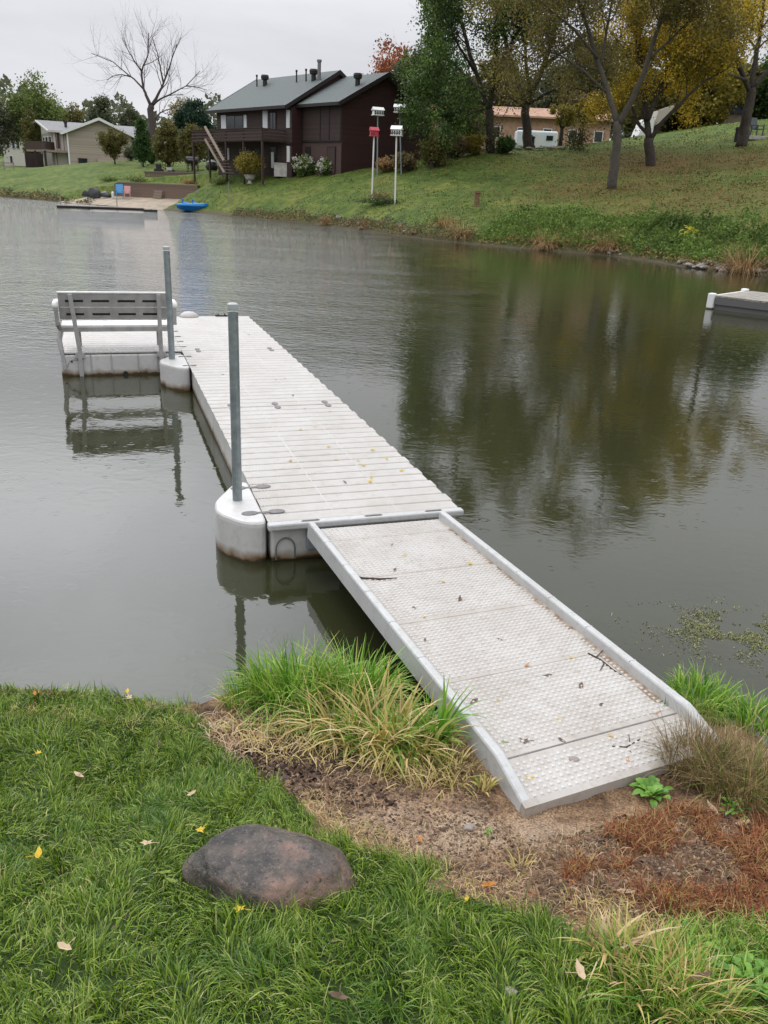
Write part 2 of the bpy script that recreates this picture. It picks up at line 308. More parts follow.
def near_ground_mat():
    m = mat('bank_soil', (.03, .05, .015), .9, .25); N, L = nodes(m); b = N['Principled BSDF']; tc = N['Texture Coordinate']
    at_ = N.new('ShaderNodeAttribute'); at_.attribute_name = 'dirt'
    def n_(s, d=8):
        n = N.new('ShaderNodeTexNoise'); n.inputs['Scale'].default_value = s; n.inputs['Detail'].default_value = d; n.inputs['Roughness'].default_value = .7
        L.new(tc.outputs['Object'], n.inputs['Vector']); return n.outputs[0]
    r = N.new('ShaderNodeValToRGB'); L.new(n_(6), r.inputs[0]); cr = r.color_ramp
    cr.elements[0].position = .33; cr.elements[0].color = (.075, .045, .028, 1); cr.elements[1].position = .68; cr.elements[1].color = (.46, .32, .20, 1)
    e = cr.elements.new(.5); e.color = (.25, .16, .095, 1)
    r2 = N.new('ShaderNodeValToRGB'); L.new(n_(120, 4), r2.inputs[0]); c2 = r2.color_ramp
    c2.elements[0].position = .35; c2.elements[0].color = (.3, .3, .3, 1); c2.elements[1].position = .66; c2.elements[1].color = (1.55, 1.5, 1.42, 1)
    mu = N.new('ShaderNodeMix'); mu.data_type = 'RGBA'; mu.blend_type = 'MULTIPLY'; mu.inputs[0].default_value = 1; L.new(r.outputs[0], mu.inputs[6]); L.new(r2.outputs[0], mu.inputs[7])
    sd = N.new('ShaderNodeAttribute'); sd.attribute_name = 'sandy'
    ms_ = N.new('ShaderNodeMix'); ms_.data_type = 'RGBA'; ms_.blend_type = 'MIX'; L.new(sd.outputs['Fac'], ms_.inputs[0]); L.new(mu.outputs[2], ms_.inputs[6])
    m2_ = N.new('ShaderNodeMix'); m2_.data_type = 'RGBA'; m2_.blend_type = 'MULTIPLY'; m2_.inputs[0].default_value = 1; m2_.inputs[6].default_value = (.40, .30, .215, 1); L.new(r2.outputs[0], m2_.inputs[7]); L.new(m2_.outputs[2], ms_.inputs[7]); mu = ms_
    # darker humus
    hm = N.new('ShaderNodeAttribute'); hm.attribute_name = 'humus'
    mh = N.new('ShaderNodeMix'); mh.data_type = 'RGBA'; L.new(hm.outputs['Fac'], mh.inputs[0]); L.new(mu.outputs[2], mh.inputs[6]); mh.inputs[7].default_value = (.03, .017, .011, 1)
    gr = N.new('ShaderNodeValToRGB'); L.new(n_(25), gr.inputs[0]); g = gr.color_ramp
    g.elements[0].position = .3; g.elements[0].color = (.016, .030, .006, 1); g.elements[1].position = .7; g.elements[1].color = (.05, .09, .015, 1)
    mx = N.new('ShaderNodeMix'); mx.data_type = 'RGBA'; L.new(at_.outputs['Fac'], mx.inputs[0]); L.new(gr.outputs[0], mx.inputs[6]); L.new(mh.outputs[2], mx.inputs[7])
    L.new(mx.outputs[2], b.inputs['Base Color'])
    bp = N.new('ShaderNodeBump'); bp.inputs['Strength'].default_value = .9; bp.inputs['Distance'].default_value = .02; L.new(n_(45, 9), bp.inputs['Height']); L.new(bp.outputs[0], b.inputs['Normal'])
    return m
M['nearground'] = near_ground_mat()

def lawn_mat():
    m = mat('far_lawn', (.07, .12, .02), .9, .2); N, L = nodes(m); b = N['Principled BSDF']; tc = N['Texture Coordinate']
    def n_(s, d=6, v=None):
        n = N.new('ShaderNodeTexNoise'); n.inputs['Scale'].default_value = s; n.inputs['Detail'].default_value = d; n.inputs['Roughness'].default_value = .7
        if v is None: L.new(tc.outputs['Object'], n.inputs['Vector'])
        else: L.new(v, n.inputs['Vector'])
        return n.outputs[0]
    r = N.new('ShaderNodeValToRGB'); L.new(n_(.25, 8), r.inputs[0]); cr = r.color_ramp
    cr.elements[0].position = .3; cr.elements[0].color = (.045, .085, .013, 1); cr.elements[1].position = .72; cr.elements[1].color = (.15, .155, .038, 1)
    e = cr.elements.new(.5); e.color = (.082, .125, .022, 1)
    r2 = N.new('ShaderNodeValToRGB'); L.new(n_(1.7, 9), r2.inputs[0]); c2 = r2.color_ramp
    c2.elements[0].position = .36; c2.elements[0].color = (.45, .5, .5, 1); c2.elements[1].position = .64; c2.elements[1].color = (1.55, 1.4, 1.25, 1)
    mu = N.new('ShaderNodeMix'); mu.data_type = 'RGBA'; mu.blend_type = 'MULTIPLY'; mu.inputs[0].default_value = .8; L.new(r.outputs[0], mu.inputs[6]); L.new(r2.outputs[0], mu.inputs[7])
    # leaf litter under the trees
    lf = N.new('ShaderNodeAttribute'); lf.attribute_name = 'litter'
    s = N.new('ShaderNodeMath'); s.operation = 'MULTIPLY_ADD'; L.new(n_(3.2, 8), s.inputs[0]); s.inputs[1].default_value = 1.6; s.inputs[2].default_value = -.98
    s2 = N.new('ShaderNodeMath'); s2.operation = 'ADD'; L.new(lf.outputs['Fac'], s2.inputs[0]); L.new(s.outputs[0], s2.inputs[1])
    mr = N.new('ShaderNodeMapRange'); mr.inputs[1].default_value = .25; mr.inputs[2].default_value = .8; L.new(s2.outputs[0], mr.inputs[0])
    mx = N.new('ShaderNodeMix'); mx.data_type = 'RGBA'; L.new(mr.outputs[0], mx.inputs[0]); L.new(mu.outputs[2], mx.inputs[6])
    r3 = N.new('ShaderNodeValToRGB'); L.new(n_(9, 5), r3.inputs[0]); r3.color_ramp.elements[0].position = .35; r3.color_ramp.elements[0].color = (.10, .065, .02, 1)
    r3.color_ramp.elements[1].position = .65; r3.color_ramp.elements[1].color = (.24, .15, .055, 1); L.new(r3.outputs[0], mx.inputs[7])
    # sand of the beach and mud at the waterline
    sa = N.new('ShaderNodeAttribute'); sa.attribute_name = 'sand'
    mx2 = N.new('ShaderNodeMix'); mx2.data_type = 'RGBA'; L.new(sa.outputs['Fac'], mx2.inputs[0]); L.new(mx.outputs[2], mx2.inputs[6]); mx2.inputs[7].default_value = (.42, .34, .24, 1)
    mu_ = N.new('ShaderNodeAttribute'); mu_.attribute_name = 'mud'
    mx3 = N.new('ShaderNodeMix'); mx3.data_type = 'RGBA'; L.new(mu_.outputs['Fac'], mx3.inputs[0]); L.new(mx2.outputs[2], mx3.inputs[6]); mx3.inputs[7].default_value = (.09, .075, .045, 1)
    L.new(mx3.outputs[2], b.inputs['Base Color'])
    bp = N.new('ShaderNodeBump'); bp.inputs['Strength'].default_value = .8; bp.inputs['Distance'].default_value = .15; L.new(n_(4, 8), bp.inputs['Height']); L.new(bp.outputs[0], b.inputs['Normal'])
    return m
M['lawn'] = lawn_mat()

def water_mat():
    m = mat('lake_water', (.026, .028, .012), .02, .5); N, L = nodes(m); b = N['Principled BSDF']; tc = N['Texture Coordinate']
    b.inputs['IOR'].default_value = 1.43; b.inputs['Specular IOR Level'].default_value = .5
    def n_(s, d, rot=.3, sx=1., sy=1., dist=0.):
        mp = N.new('ShaderNodeMapping'); mp.inputs['Rotation'].default_value = (0, 0, rot); mp.inputs['Scale'].default_value = (sx, sy, 1); L.new(tc.outputs['Object'], mp.inputs['Vector'])
        n = N.new('ShaderNodeTexNoise'); n.inputs['Scale'].default_value = s; n.inputs['Detail'].default_value = d; n.inputs['Roughness'].default_value = .55; n.inputs['Distortion'].default_value = dist
        L.new(mp.outputs[0], n.inputs['Vector']); return n.outputs[0]
    def math_(op, a, c):
        q = N.new('ShaderNodeMath'); q.operation = op
        for i, v in enumerate((a, c)):
            if isinstance(v, (int, float)): q.inputs[i].default_value = v
            else: L.new(v, q.inputs[i])
        return q.outputs[0]
    def rng_(v, lo, hi, o0=0., o1=1.):
        r = N.new('ShaderNodeMapRange'); r.inputs[1].default_value = lo; r.inputs[2].default_value = hi; r.inputs[3].default_value = o0; r.inputs[4].default_value = o1; L.new(v, r.inputs[0]); return r.outputs[0]
    sx = N.new('ShaderNodeSeparateXYZ'); L.new(tc.outputs['Object'], sx.inputs[0])
    # wind patch: further out and to the left the surface is ruffled, the sheltered water near the bank is nearly still
    reach = rng_(sx.outputs[1], 11, 25); wob = math_('MULTIPLY', n_(.35, 3, .4, 1, 1.6), 5.); left = rng_(math_('ADD', sx.outputs[0], wob), 5.2, .2, .05, 1.)
    patch = rng_(n_(.12, 3, .5, 1, 2.), .38, .62, .6, 1.)
    amp = math_('MULTIPLY', math_('MULTIPLY', reach, left), patch); amp = math_('ADD', math_('MULTIPLY', amp, 3.6), .07)
    fine = n_(11, 3, .2, .9, 1.3, .3); mid = n_(4.2, 2, .25, .8, 1.4, .5); big = n_(.5, 2, .3, .7, 1.5)
    h = math_('ADD', math_('MULTIPLY', fine, .010), math_('MULTIPLY', mid, .017)); h = math_('ADD', h, math_('MULTIPLY', big, .014))
    h = math_('MULTIPLY', h, amp)
    # drizzle rings
    def rings(scale, r0, w, a):
        v = N.new('ShaderNodeTexVoronoi'); v.voronoi_dimensions = '2D'; v.inputs['Scale'].default_value = scale; L.new(tc.outputs['Object'], v.inputs['Vector'])
        d = math_('SUBTRACT', v.outputs['Distance'], r0); d = math_('MULTIPLY', d, 1/w); d = math_('MULTIPLY', d, d); e = math_('POWER', 2.718, math_('MULTIPLY', d, -1.))
        sc = N.new('ShaderNodeSeparateColor'); L.new(v.outputs['Color'], sc.inputs[0]); g = math_('GREATER_THAN', sc.outputs[0], .55)
        return math_('MULTIPLY', math_('MULTIPLY', e, g), a)
    h = math_('ADD', h, rings(3.1, .11, .035, .0004)); h = math_('ADD', h, rings(2.1, .06, .022, .00045)); h = math_('ADD', h, rings(1.3, .22, .04, .0003)); h = math_('ADD', h, rings(5.3, .08, .03, .0002))
    bp = N.new('ShaderNodeBump'); bp.inputs['Strength'].default_value = 1; bp.inputs['Distance'].default_value = 1; L.new(h, bp.inputs['Height']); L.new(bp.outputs[0], b.inputs['Normal'])
    return m
M['water'] = water_mat()

# ------------------------------------------------------------------ mesh helpers
class MB:
    def __init__(s): s.v = []; s.f = []; s.m = []
    def add(s, vs, fs, mi=0):
        o = len(s.v); s.v += [tuple(map(float, v)) for v in vs]; s.f += [tuple(i+o for i in f) for f in fs]; s.m += [mi]*len(fs); return s
    def box(s, c, size, rz=0, mi=0, taper=1.):
        x, y, z = [q/2 for q in size]; ca, sa = math.cos(rz), math.sin(rz); vs = []
        for dz in (-z, z):
            k = taper if dz > 0 else 1.
            for dx, dy in ((-x, -y), (x, -y), (x, y), (-x, y)):
                dx *= k; dy *= k; vs.append((c[0]+dx*ca-dy*sa, c[1]+dx*sa+dy*ca, c[2]+dz))
        return s.add(vs, [(3, 2, 1, 0), (4, 5, 6, 7), (0, 1, 5, 4), (1, 2, 6, 5), (2, 3, 7, 6), (3, 0, 4, 7)], mi)
    def hexa(s, a, b, mi=0):
        """a: 4 bottom points, b: 4 top points, ccw"""
        return s.add(list(a)+list(b), [(3, 2, 1, 0), (4, 5, 6, 7), (0, 1, 5, 4), (1, 2, 6, 5), (2, 3, 7, 6), (3, 0, 4, 7)], mi)
    def tube(s, pts, rad, n=8, mi=0, cap=True):
        pts = [Vector(p) for p in pts]
        if not hasattr(rad, '__len__'): rad = [rad]*len(pts)
        o = len(s.v); prev = None
        for i, p in enumerate(pts):
            t = (pts[min(i+1, len(pts)-1)]-pts[max(i-1, 0)]).normalized()
            if prev is None: x = t.orthogonal().normalized()
            else: x = (prev-t*prev.dot(t)).normalized()
            prev = x; y = t.cross(x)
            for k in range(n):
                a = 2*PI*k/n; s.v.append(tuple(p+(x*math.cos(a)+y*math.sin(a))*rad[i]))
        for i in range(len(pts)-1):
            for k in range(n):
                s.f.append((o+i*n+k, o+i*n+(k+1) % n, o+(i+1)*n+(k+1) % n, o+(i+1)*n+k)); s.m.append(mi)
        if cap:
            s.f.append(tuple(o+k for k in range(n))[::-1]); s.m.append(mi)
            e = o+(len(pts)-1)*n; s.f.append(tuple(e+k for k in range(n))); s.m.append(mi)
        return s
    def lathe(s, prof, c=(0, 0, 0), n=16, mi=0):
        o = len(s.v)
        for r, z in prof:
            for k in range(n): a = 2*PI*k/n; s.v.append((c[0]+r*math.cos(a), c[1]+r*math.sin(a), c[2]+z))
        for i in range(len(prof)-1):
            for k in range(n): s.f.append((o+i*n+k, o+i*n+(k+1) % n, o+(i+1)*n+(k+1) % n, o+(i+1)*n+k)); s.m.append(mi)
        s.f.append(tuple(o+(len(prof)-1)*n+k for k in range(n))); s.m.append(mi)
        s.f.append(tuple(o+k for k in range(n))[::-1]); s.m.append(mi)
        return s
    def prism(s, poly, z0, z1, mi=0):
        n = len(poly); vs = [(x, y, z0) for x, y in poly]+[(x, y, z1) for x, y in poly]
        return s.add(vs, [tuple(range(n))[::-1], tuple(range(n, 2*n))]+[(i, (i+1) % n, (i+1) % n+n, i+n) for i in range(n)], mi)
    def build(s, name, mats, parent=None, smooth=False, bevel=0, loc=None):
        me = bpy.data.meshes.new(name); me.from_pydata(s.v, [], s.f)
        mats = mats if isinstance(mats, (list, tuple)) else [mats]
        for m in mats: me.materials.append(M[m] if isinstance(m, str) else m)
        me.polygons.foreach_set('material_index', s.m)
        if smooth: me.polygons.foreach_set('use_smooth', [True]*len(s.f))
        me.update(); o = bpy.data.objects.new(name, me); COL.objects.link(o)
        if parent: o.parent = parent
        if loc: o.location = loc
        if bevel:
            b = o.modifiers.new('bevel', 'BEVEL'); b.width = bevel; b.segments = 2; b.limit_method = 'ANGLE'; b.angle_limit = .6
        return o
def npmesh(name, V, Fq, m, parent=None, smooth=False):
    """V (n,3), Fq (k,4 or 3)"""
    V = np.asarray(V, np.float32); Fq = np.asarray(Fq, np.int32); k, c = Fq.shape
    me = bpy.data.meshes.new(name); me.vertices.add(len(V)); me.vertices.foreach_set('co', V.ravel())
    me.loops.add(k*c); me.loops.foreach_set('vertex_index', Fq.ravel()); me.polygons.add(k)
    me.polygons.foreach_set('loop_start', np.arange(0, k*c, c, dtype=np.int32)); me.polygons.foreach_set('loop_total', np.full(k, c, np.int32))
    if smooth: me.polygons.foreach_set('use_smooth', np.ones(k, bool))
    me.materials.append(M[m] if isinstance(m, str) else m); me.update(calc_edges=True); me.validate()
    o = bpy.data.objects.new(name, me); COL.objects.link(o)
    if parent: o.parent = parent
    return o
def quads_cloud(name, P, size, m, parent=None, flatten=0., updir=None):
    n = len(P); a = rng.normal(0, 1, (n, 3)); a /= np.linalg.norm(a, axis=1)[:, None]
    b = rng.normal(0, 1, (n, 3))
    if flatten: a[:, 2] *= (1-flatten)
    b -= a*(a*b).sum(1)[:, None]/(a*a).sum(1)[:, None]; b /= np.linalg.norm(b, axis=1)[:, None]
    s = np.broadcast_to(size, (n,))[:, None]
    a = a*s*.5; b = b*s*.32
    V = np.stack([P-a, P-a*.1+b, P+a, P-a*.1-b], 1)
    return npmesh(name, V.reshape(-1, 3), (np.arange(n)[:, None]*4+np.arange(4)[None]), m, parent)
def tag(o, label=None, cat=None, group=None, kind=None):
    if label: o['label'] = label
    if cat: o['category'] = cat
    if group: o['group'] = group
    if kind: o['kind'] = kind
    return o
def thing(name, label, cat, loc=(0, 0, 0), rz=0, group=None):
    o = bpy.data.objects.new(name, None); COL.objects.link(o); o.location = loc; o.rotation_euler = (0, 0, rz); o.empty_display_size = .2
    return tag(o, label, cat, group)
def copy_tree(o, parent=None, **k):
    c = o.copy(); COL.objects.link(c); c.parent = parent
    for ch in list(o.children): copy_tree(ch, c)
    return c

# ------------------------------------------------------------------ camera, sky, sun
cam = bpy.data.cameras.new('camera'); co = bpy.data.objects.new('camera', cam); COL.objects.link(co); scene.camera = co
cam.sensor_fit = 'VERTICAL'; cam.sensor_height = 36; cam.sensor_width = 27; cam.lens = F*36/1024; cam.clip_start = .05; cam.clip_end = 3000
c_, s_ = math.cos(ROL), math.sin(ROL)
up0 = Vector((0, math.sin(PIT), math.cos(PIT))); rx = Vector((1, 0, 0))
R_ = rx*c_+up0*s_; U_ = -rx*s_+up0*c_; B_ = -Vector((0, math.cos(PIT), -math.sin(PIT)))
mw = Matrix((R_, U_, B_)).transposed().to_4x4(); mw.translation = (0, 0, H); co.matrix_world = mw

SUN_EL, SUN_AZ = math.radians(58), math.radians(-38)   # behind the clouds, out over the lake to the left
w = bpy.data.worlds.new('World'); scene.world = w; w.use_nodes = True; N = w.node_tree.nodes; L = w.node_tree.links
bg = N['Background']; bg.inputs[1].default_value = .1
sky = N.new('ShaderNodeTexSky'); sky.sky_type = 'NISHITA'; sky.sun_disc = False; sky.sun_elevation = SUN_EL; sky.sun_rotation = SUN_AZ; sky.dust_density = 3; sky.air_density = 1.2
hs = N.new('ShaderNodeHueSaturation'); hs.inputs['Saturation'].default_value = .12; L.new(sky.outputs[0], hs.inputs['Color'])
tc = N.new('ShaderNodeTexCoord'); mp = N.new('ShaderNodeMapping'); mp.inputs['Scale'].default_value = (1, 1, 3.2); L.new(tc.outputs['Generated'], mp.inputs[0])
cl = N.new('ShaderNodeTexNoise'); cl.inputs['Scale'].default_value = 2.6; cl.inputs['Detail'].default_value = 6; cl.inputs['Roughness'].default_value = .55; cl.inputs['Distortion'].default_value = .4; L.new(mp.outputs[0], cl.inputs[0])
rp = N.new('ShaderNodeValToRGB'); L.new(cl.outputs[0], rp.inputs[0])
rp.color_ramp.elements[0].position = .32; rp.color_ramp.elements[0].color = (5.9, 6.05, 6.6, 1); rp.color_ramp.elements[1].position = .68; rp.color_ramp.elements[1].color = (7.8, 7.9, 8.3, 1)
sz = N.new('ShaderNodeSeparateXYZ'); L.new(tc.outputs['Generated'], sz.inputs[0])
zr = N.new('ShaderNodeMapRange'); zr.inputs[1].default_value = .14; zr.inputs[2].default_value = .75; zr.inputs[3].default_value = .86; zr.inputs[4].default_value = 2.3; L.new(sz.outputs[2], zr.inputs[0])
ml = N.new('ShaderNodeVectorMath'); ml.operation = 'SCALE'; L.new(rp.outputs[0], ml.inputs[0]); L.new(zr.outputs[0], ml.inputs['Scale'])
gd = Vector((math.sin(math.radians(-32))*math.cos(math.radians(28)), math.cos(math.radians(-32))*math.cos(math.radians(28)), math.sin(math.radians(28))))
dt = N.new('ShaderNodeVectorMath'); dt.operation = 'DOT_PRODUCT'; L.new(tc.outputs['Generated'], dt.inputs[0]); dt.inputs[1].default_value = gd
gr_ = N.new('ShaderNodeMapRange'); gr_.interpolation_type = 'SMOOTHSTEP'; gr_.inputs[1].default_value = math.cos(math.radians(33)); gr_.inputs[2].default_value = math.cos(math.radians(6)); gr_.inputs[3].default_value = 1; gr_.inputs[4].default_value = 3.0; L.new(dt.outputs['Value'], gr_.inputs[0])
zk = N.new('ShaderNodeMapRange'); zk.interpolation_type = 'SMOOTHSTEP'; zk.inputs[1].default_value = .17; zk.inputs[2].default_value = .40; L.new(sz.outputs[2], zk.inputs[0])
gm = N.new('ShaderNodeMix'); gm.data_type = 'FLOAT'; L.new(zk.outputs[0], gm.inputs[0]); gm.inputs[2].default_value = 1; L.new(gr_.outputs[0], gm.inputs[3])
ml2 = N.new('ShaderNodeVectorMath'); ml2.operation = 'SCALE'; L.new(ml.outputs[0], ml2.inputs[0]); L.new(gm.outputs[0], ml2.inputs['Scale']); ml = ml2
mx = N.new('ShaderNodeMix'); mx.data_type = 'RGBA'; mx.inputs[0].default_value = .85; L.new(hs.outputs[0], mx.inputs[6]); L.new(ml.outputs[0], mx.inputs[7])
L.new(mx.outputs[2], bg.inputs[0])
sun = bpy.data.lights.new('sun', 'SUN'); sun.energy = .5; sun.angle = math.radians(22); sun.color = (1, .97, .92)
so = bpy.data.objects.new('sun', sun); COL.objects.link(so)
sd_ = Vector((math.sin(SUN_AZ)*math.cos(SUN_EL), math.cos(SUN_AZ)*math.cos(SUN_EL), math.sin(SUN_EL)))
so.rotation_euler = sd_.to_track_quat('Z', 'Y').to_euler(); so.location = (0, 0, 30)
vs = scene.view_settings; vs.view_transform = 'Standard'; vs.look = 'None'; vs.exposure = .32; vs.gamma = 1
scene.cycles.use_denoising = True; scene.cycles.max_bounces = 6; scene.cycles.diffuse_bounces = 3; scene.cycles.glossy_bounces = 3; scene.cycles.transmission_bounces = 3

# ------------------------------------------------------------------ setting: water, near bank, far lawn
wb = MB(); wb.add([(-400, -60, 0), (60, -60, 0), (60, 170, 0), (-400, 170, 0)], [(0, 1, 2, 3)])
tag(wb.build('water', 'water'), kind='structure')

gx = np.unique(np.concatenate([np.linspace(-120, -4, 40), np.linspace(-4, -2, 30), np.arange(-2, 2.6, .022), np.linspace(2.6, 5, 30), np.linspace(5, 32, 25)]))
gy = np.unique(np.concatenate([np.linspace(-60, -2, 20), np.linspace(-2, 1, 40), np.arange(1, 3.9, .022), np.linspace(3.9, 5, 14)]))
GX, GY = np.meshgrid(gx, gy); nxg, nyg = len(gx), len(gy)
xv, yv = GX.ravel(), GY.ravel(); zv = near_z(xv, yv)
idx = np.arange(nxg*nyg).reshape(nyg, nxg)
fq = np.stack([idx[:-1, :-1], idx[:-1, 1:], idx[1:, 1:], idx[1:, :-1]], -1).reshape(-1, 4)
bank = npmesh('ground', np.stack([xv, yv, zv], -1), fq, 'nearground', smooth=True); tag(bank, kind='structure')
def set_attr(o, name, val):
    a = o.data.attributes.new(name, 'FLOAT', 'POINT'); a.data.foreach_set('value', np.asarray(val, np.float32))
SA = un(470, 830, .38); sa_ = np.clip(1.25-np.hypot((xv-SA[0])/.42, (yv-SA[1])/.16)+.9*(vnoise(xv, yv, 10, 12)-.5), 0, 1); set_attr(bank, 'sandy', sa_)
dm = dirt_mask(xv, yv).astype(float)
dm = np.maximum(dm, (yv > edge_y(xv)-.06).astype(float)); set_attr(bank, 'dirt', dm)
HUM = un(285, 742, .4); HU2 = un(690, 860, .5)
hu = np.clip(1.3-np.hypot((xv-HUM[0])/.34, (yv-HUM[1])/.22)+.8*(vnoise(xv, yv, 12, 9)-.5), 0, 1)
hu = np.maximum(hu, .6*np.clip(1.2-np.hypot((xv-HU2[0])/.5, (yv-HU2[1])/.35)+1.1*(vnoise(xv, yv, 12, 10)-.5), 0, 1)); set_attr(bank, 'humus', hu)

ts = np.unique(np.concatenate([np.linspace(_cum[0], _cum[2], 14), np.arange(_cum[2], _cum[-5], .5), np.linspace(_cum[-5], _cum[-1], 24)]))
S0 = shore_at(ts); 
wig = .35*(vnoise(ts, ts*0, .5, 21)-.5)+.2*(vnoise(ts, ts*0, 1.6, 22)-.5)
fr_ = np.clip((ts-_cum[3])/(_cum[-6]-_cum[3]), 0, 1.6); ang = math.radians(92)-fr_*math.radians(52)
dirn = np.stack([np.cos(ang), np.sin(ang)], -1)
ss = np.concatenate([[-4, -1.5, -.5, -.15, 0, .12, .3, .5, .8, 1.1, 1.5, 2, 2.5, 3], np.arange(3.3, 16, .3), np.linspace(16.5, 60, 50), np.linspace(63, 150, 22), [200, 300, 500, 900]])
PX = S0[:, None, :]+dirn[:, None, :]*(ss[None, :, None]+(wig*0)[:, None, None])
P2 = PX.reshape(-1, 2); z = far_z(P2); z = z+np.where((z > .3), .12*(vnoise(P2[:, 0], P2[:, 1], .6, 30)-.5)+.05*(vnoise(P2[:, 0], P2[:, 1], 2, 31)-.5), 0)
idx = np.arange(len(P2)).reshape(len(ts), len(ss))
fq = np.stack([idx[:-1, :-1], idx[1:, :-1], idx[1:, 1:], idx[:-1, 1:]], -1).reshape(-1, 4)[:, ::-1]
lawn = npmesh('lawn', np.column_stack([P2, z]), fq, 'lawn', smooth=True); tag(lawn, kind='structure')
sdv = shore_dist(P2)
lc = [at(612, 188, 60)[:2], at(650, 167, 70)[:2], at(740, 160, 68)[:2], at(700, 200, 52)[:2], at(560, 190, 60)[:2], at(760, 215, 44)[:2], at(500, 165, 72)[:2]]
lit = np.zeros(len(P2))
for c, r, a in zip(lc, (9, 10, 9, 10, 7, 7, 7), (.75, .9, .8, .7, .45, .5, .35)): lit = np.maximum(lit, a*np.exp(-((P2-c)**2).sum(1)/r**2))
set_attr(lawn, 'litter', lit)
a_, b_ = WL0[:2], WL1[:2]; u_ = (b_-a_)/np.hypot(*(b_-a_)); n_ = np.array([-u_[1], u_[0]]); q_ = P2-a_; s__ = q_@u_; h__ = q_@n_
sand = 0*((s__ > -6) & (s__ < np.hypot(*(b_-a_))+.1) & (h__ < .12) & (sdv > -1)).astype(float); set_attr(lawn, 'sand', sand)
Lw = float(np.hypot(*(b_-a_)))
def sand_sheet():
    ns_, nh_ = 60, 24; V = []
    for i in range(ns_+1):
        s_ = -4.6+(Lw+5.6)*i/ns_
        p0 = a_+u_*s_; hm = 0.
        while hm > -14 and shore_dist([p0+n_*hm])[0] > -.15: hm -= .12
        zb0 = WL0[2]+(WL1[2]-WL0[2])*min(max(s_/Lw, 0), 1); ew = min(1, (s_+4.6)/1.6, (Lw+1.-s_)/1.0)
        for j in range(nh_+1):
            f = j/nh_; p = p0+n_*hm*f; V.append((p[0], p[1], zb0*(1-f)**1.05*.97+.02-.35*(1-max(ew, 0))+.05*(vnoise(np.array([p[0]]), np.array([p[1]]), 1.2, 33)[0]-.5)))
    ix = np.arange((ns_+1)*(nh_+1)).reshape(ns_+1, nh_+1)
    o = npmesh('sand_beach', np.array(V), np.stack([ix[:-1, :-1], ix[:-1, 1:], ix[1:, 1:], ix[1:, :-1]], -1).reshape(-1, 4)[:, ::-1], mat('sand', (.34, .275, .20), .9, noise=(1.2, (.20, .16, .11), 7, .4, .7)), smooth=True)
    tag(o, kind='structure')
sand_sheet()
set_attr(lawn, 'mud', np.clip(1-(sdv-.15)/.5, 0, 1)*(1-sand))

# ------------------------------------------------------------------ floating dock
AN = .331; DO = np.array([-.825, 5.492]); ZD = .318; LS = 3.3528; WD = 1.488
# dock frame: +x = across to the right, +y = along the dock away from the bank
dock = thing('floating_dock', 'long off-white plastic floating dock of three ridged sections with two corner floats', 'dock', (DO[0], DO[1], 0), AN)
for k in range(3):
    y0 = k*LS+.008; y1 = (k+1)*LS-.008
    sec = MB()
    sec.box((WD/2, (y0+y1)/2, .138), (WD-.03, y1-y0, .30))            # hull, sunk a little in the water
    so_ = sec.build('dock_section', 'side', dock, bevel=.02)
    pl = MB(); n = 20; pitch = (y1-y0)/n
    for i in range(n):
        a = y0+i*pitch+.002; b = a+pitch-.006
        ext = .010 if i % 2 else -.006
        e2 = .006
        zt = ZD
        vsx = []
        pr = [(a, zt-.012), (a+.003, zt-.004), (a+.010, zt), (b-.016, zt), (b-.004, zt-.004), (b, zt-.012)]
        xs = (-.004-(.004 if i % 2 else 0), WD+ext)
        v = [(x, yy, zz) for x in xs for yy, zz in pr]; m_ = len(pr)
        f = [(j, j+1, j+1+m_, j+m_)[::-1] for j in range(m_-1)]+[tuple(range(m_)), tuple(range(m_, 2*m_))[::-1]]
        pl.add(v, f)
        # edge tab
        if i % 2: pl.box((WD+.006, (a+b)/2, zt-.045), (.03, .09, .05))
    po = pl.build('deck_surface', 'deck', so_)
    pl = MB(); pl.box((WD/2, (y0+y1)/2, ZD-.026), (WD-.01, y1-y0-.002, .011)); pl.build('groove_bed', 'groove', so_)
    # two long moulding seams
    lb = MB()
    for xx in (WD*.34, WD*.67): lb.box((xx, (y0+y1)/2, ZD+.0005), (.012, y1-y0-.05, .003))
    lb.build('moulding_seam', 'tread', so_)
lip = MB(); lip.box((WD/2, -.028, ZD-.022), (WD+.03, .072, .05)); lip.build('front_lip', 'rail', dock, bevel=.012)
for x in (.30, .78, 1.26):
    s = MB(); s.tube([(x-.075, -.03, ZD-.004), (x-.055, -.03, ZD+.0005), (x+.055, -.03, ZD+.0005), (x+.075, -.03, ZD-.004)], [.006, .012, .012, .006], 8); o = s.build('slot', 'coupler', dock)
    o.scale = (1, 1, 1)
# front face details near the left corner
fd = MB(); fd.tube([(.12+.07*math.cos(t), -.004, .10+.09*math.sin(t)) for t in np.linspace(0, PI, 14)], .006, 6); fd.tube([(.19, -.004, .10), (.19, -.004, .02)], .006, 6); fd.tube([(.05, -.004, .10), (.05, -.004, .02)], .006, 6)
fd.build('moulded_arch', 'coupler', dock)
fd = MB(); fd.box((.40, -.02, .19), (.26, .05, .20)); fd.build('hinge_bracket', 'fittinggrey', dock, bevel=.01)
def dogbone(x, y, rz, parent, sc=1.):
    b = MB(); nn = 10
    for sgn in (-1, 1):
        poly = [(sgn*.062+.04*math.cos(2*PI*k/nn+.1), .026*math.sin(2*PI*k/nn+.1)) for k in range(nn)]
        b.prism(poly, -.006, .005)
    b.box((0, 0, -.001), (.08, .02, .008)); o = b.build('coupler', 'coupler', parent, bevel=.002)
    o.location = (x, y, ZD+.003); o.rotation_euler = (0, 0, rz); o.scale = (sc, sc, 1)
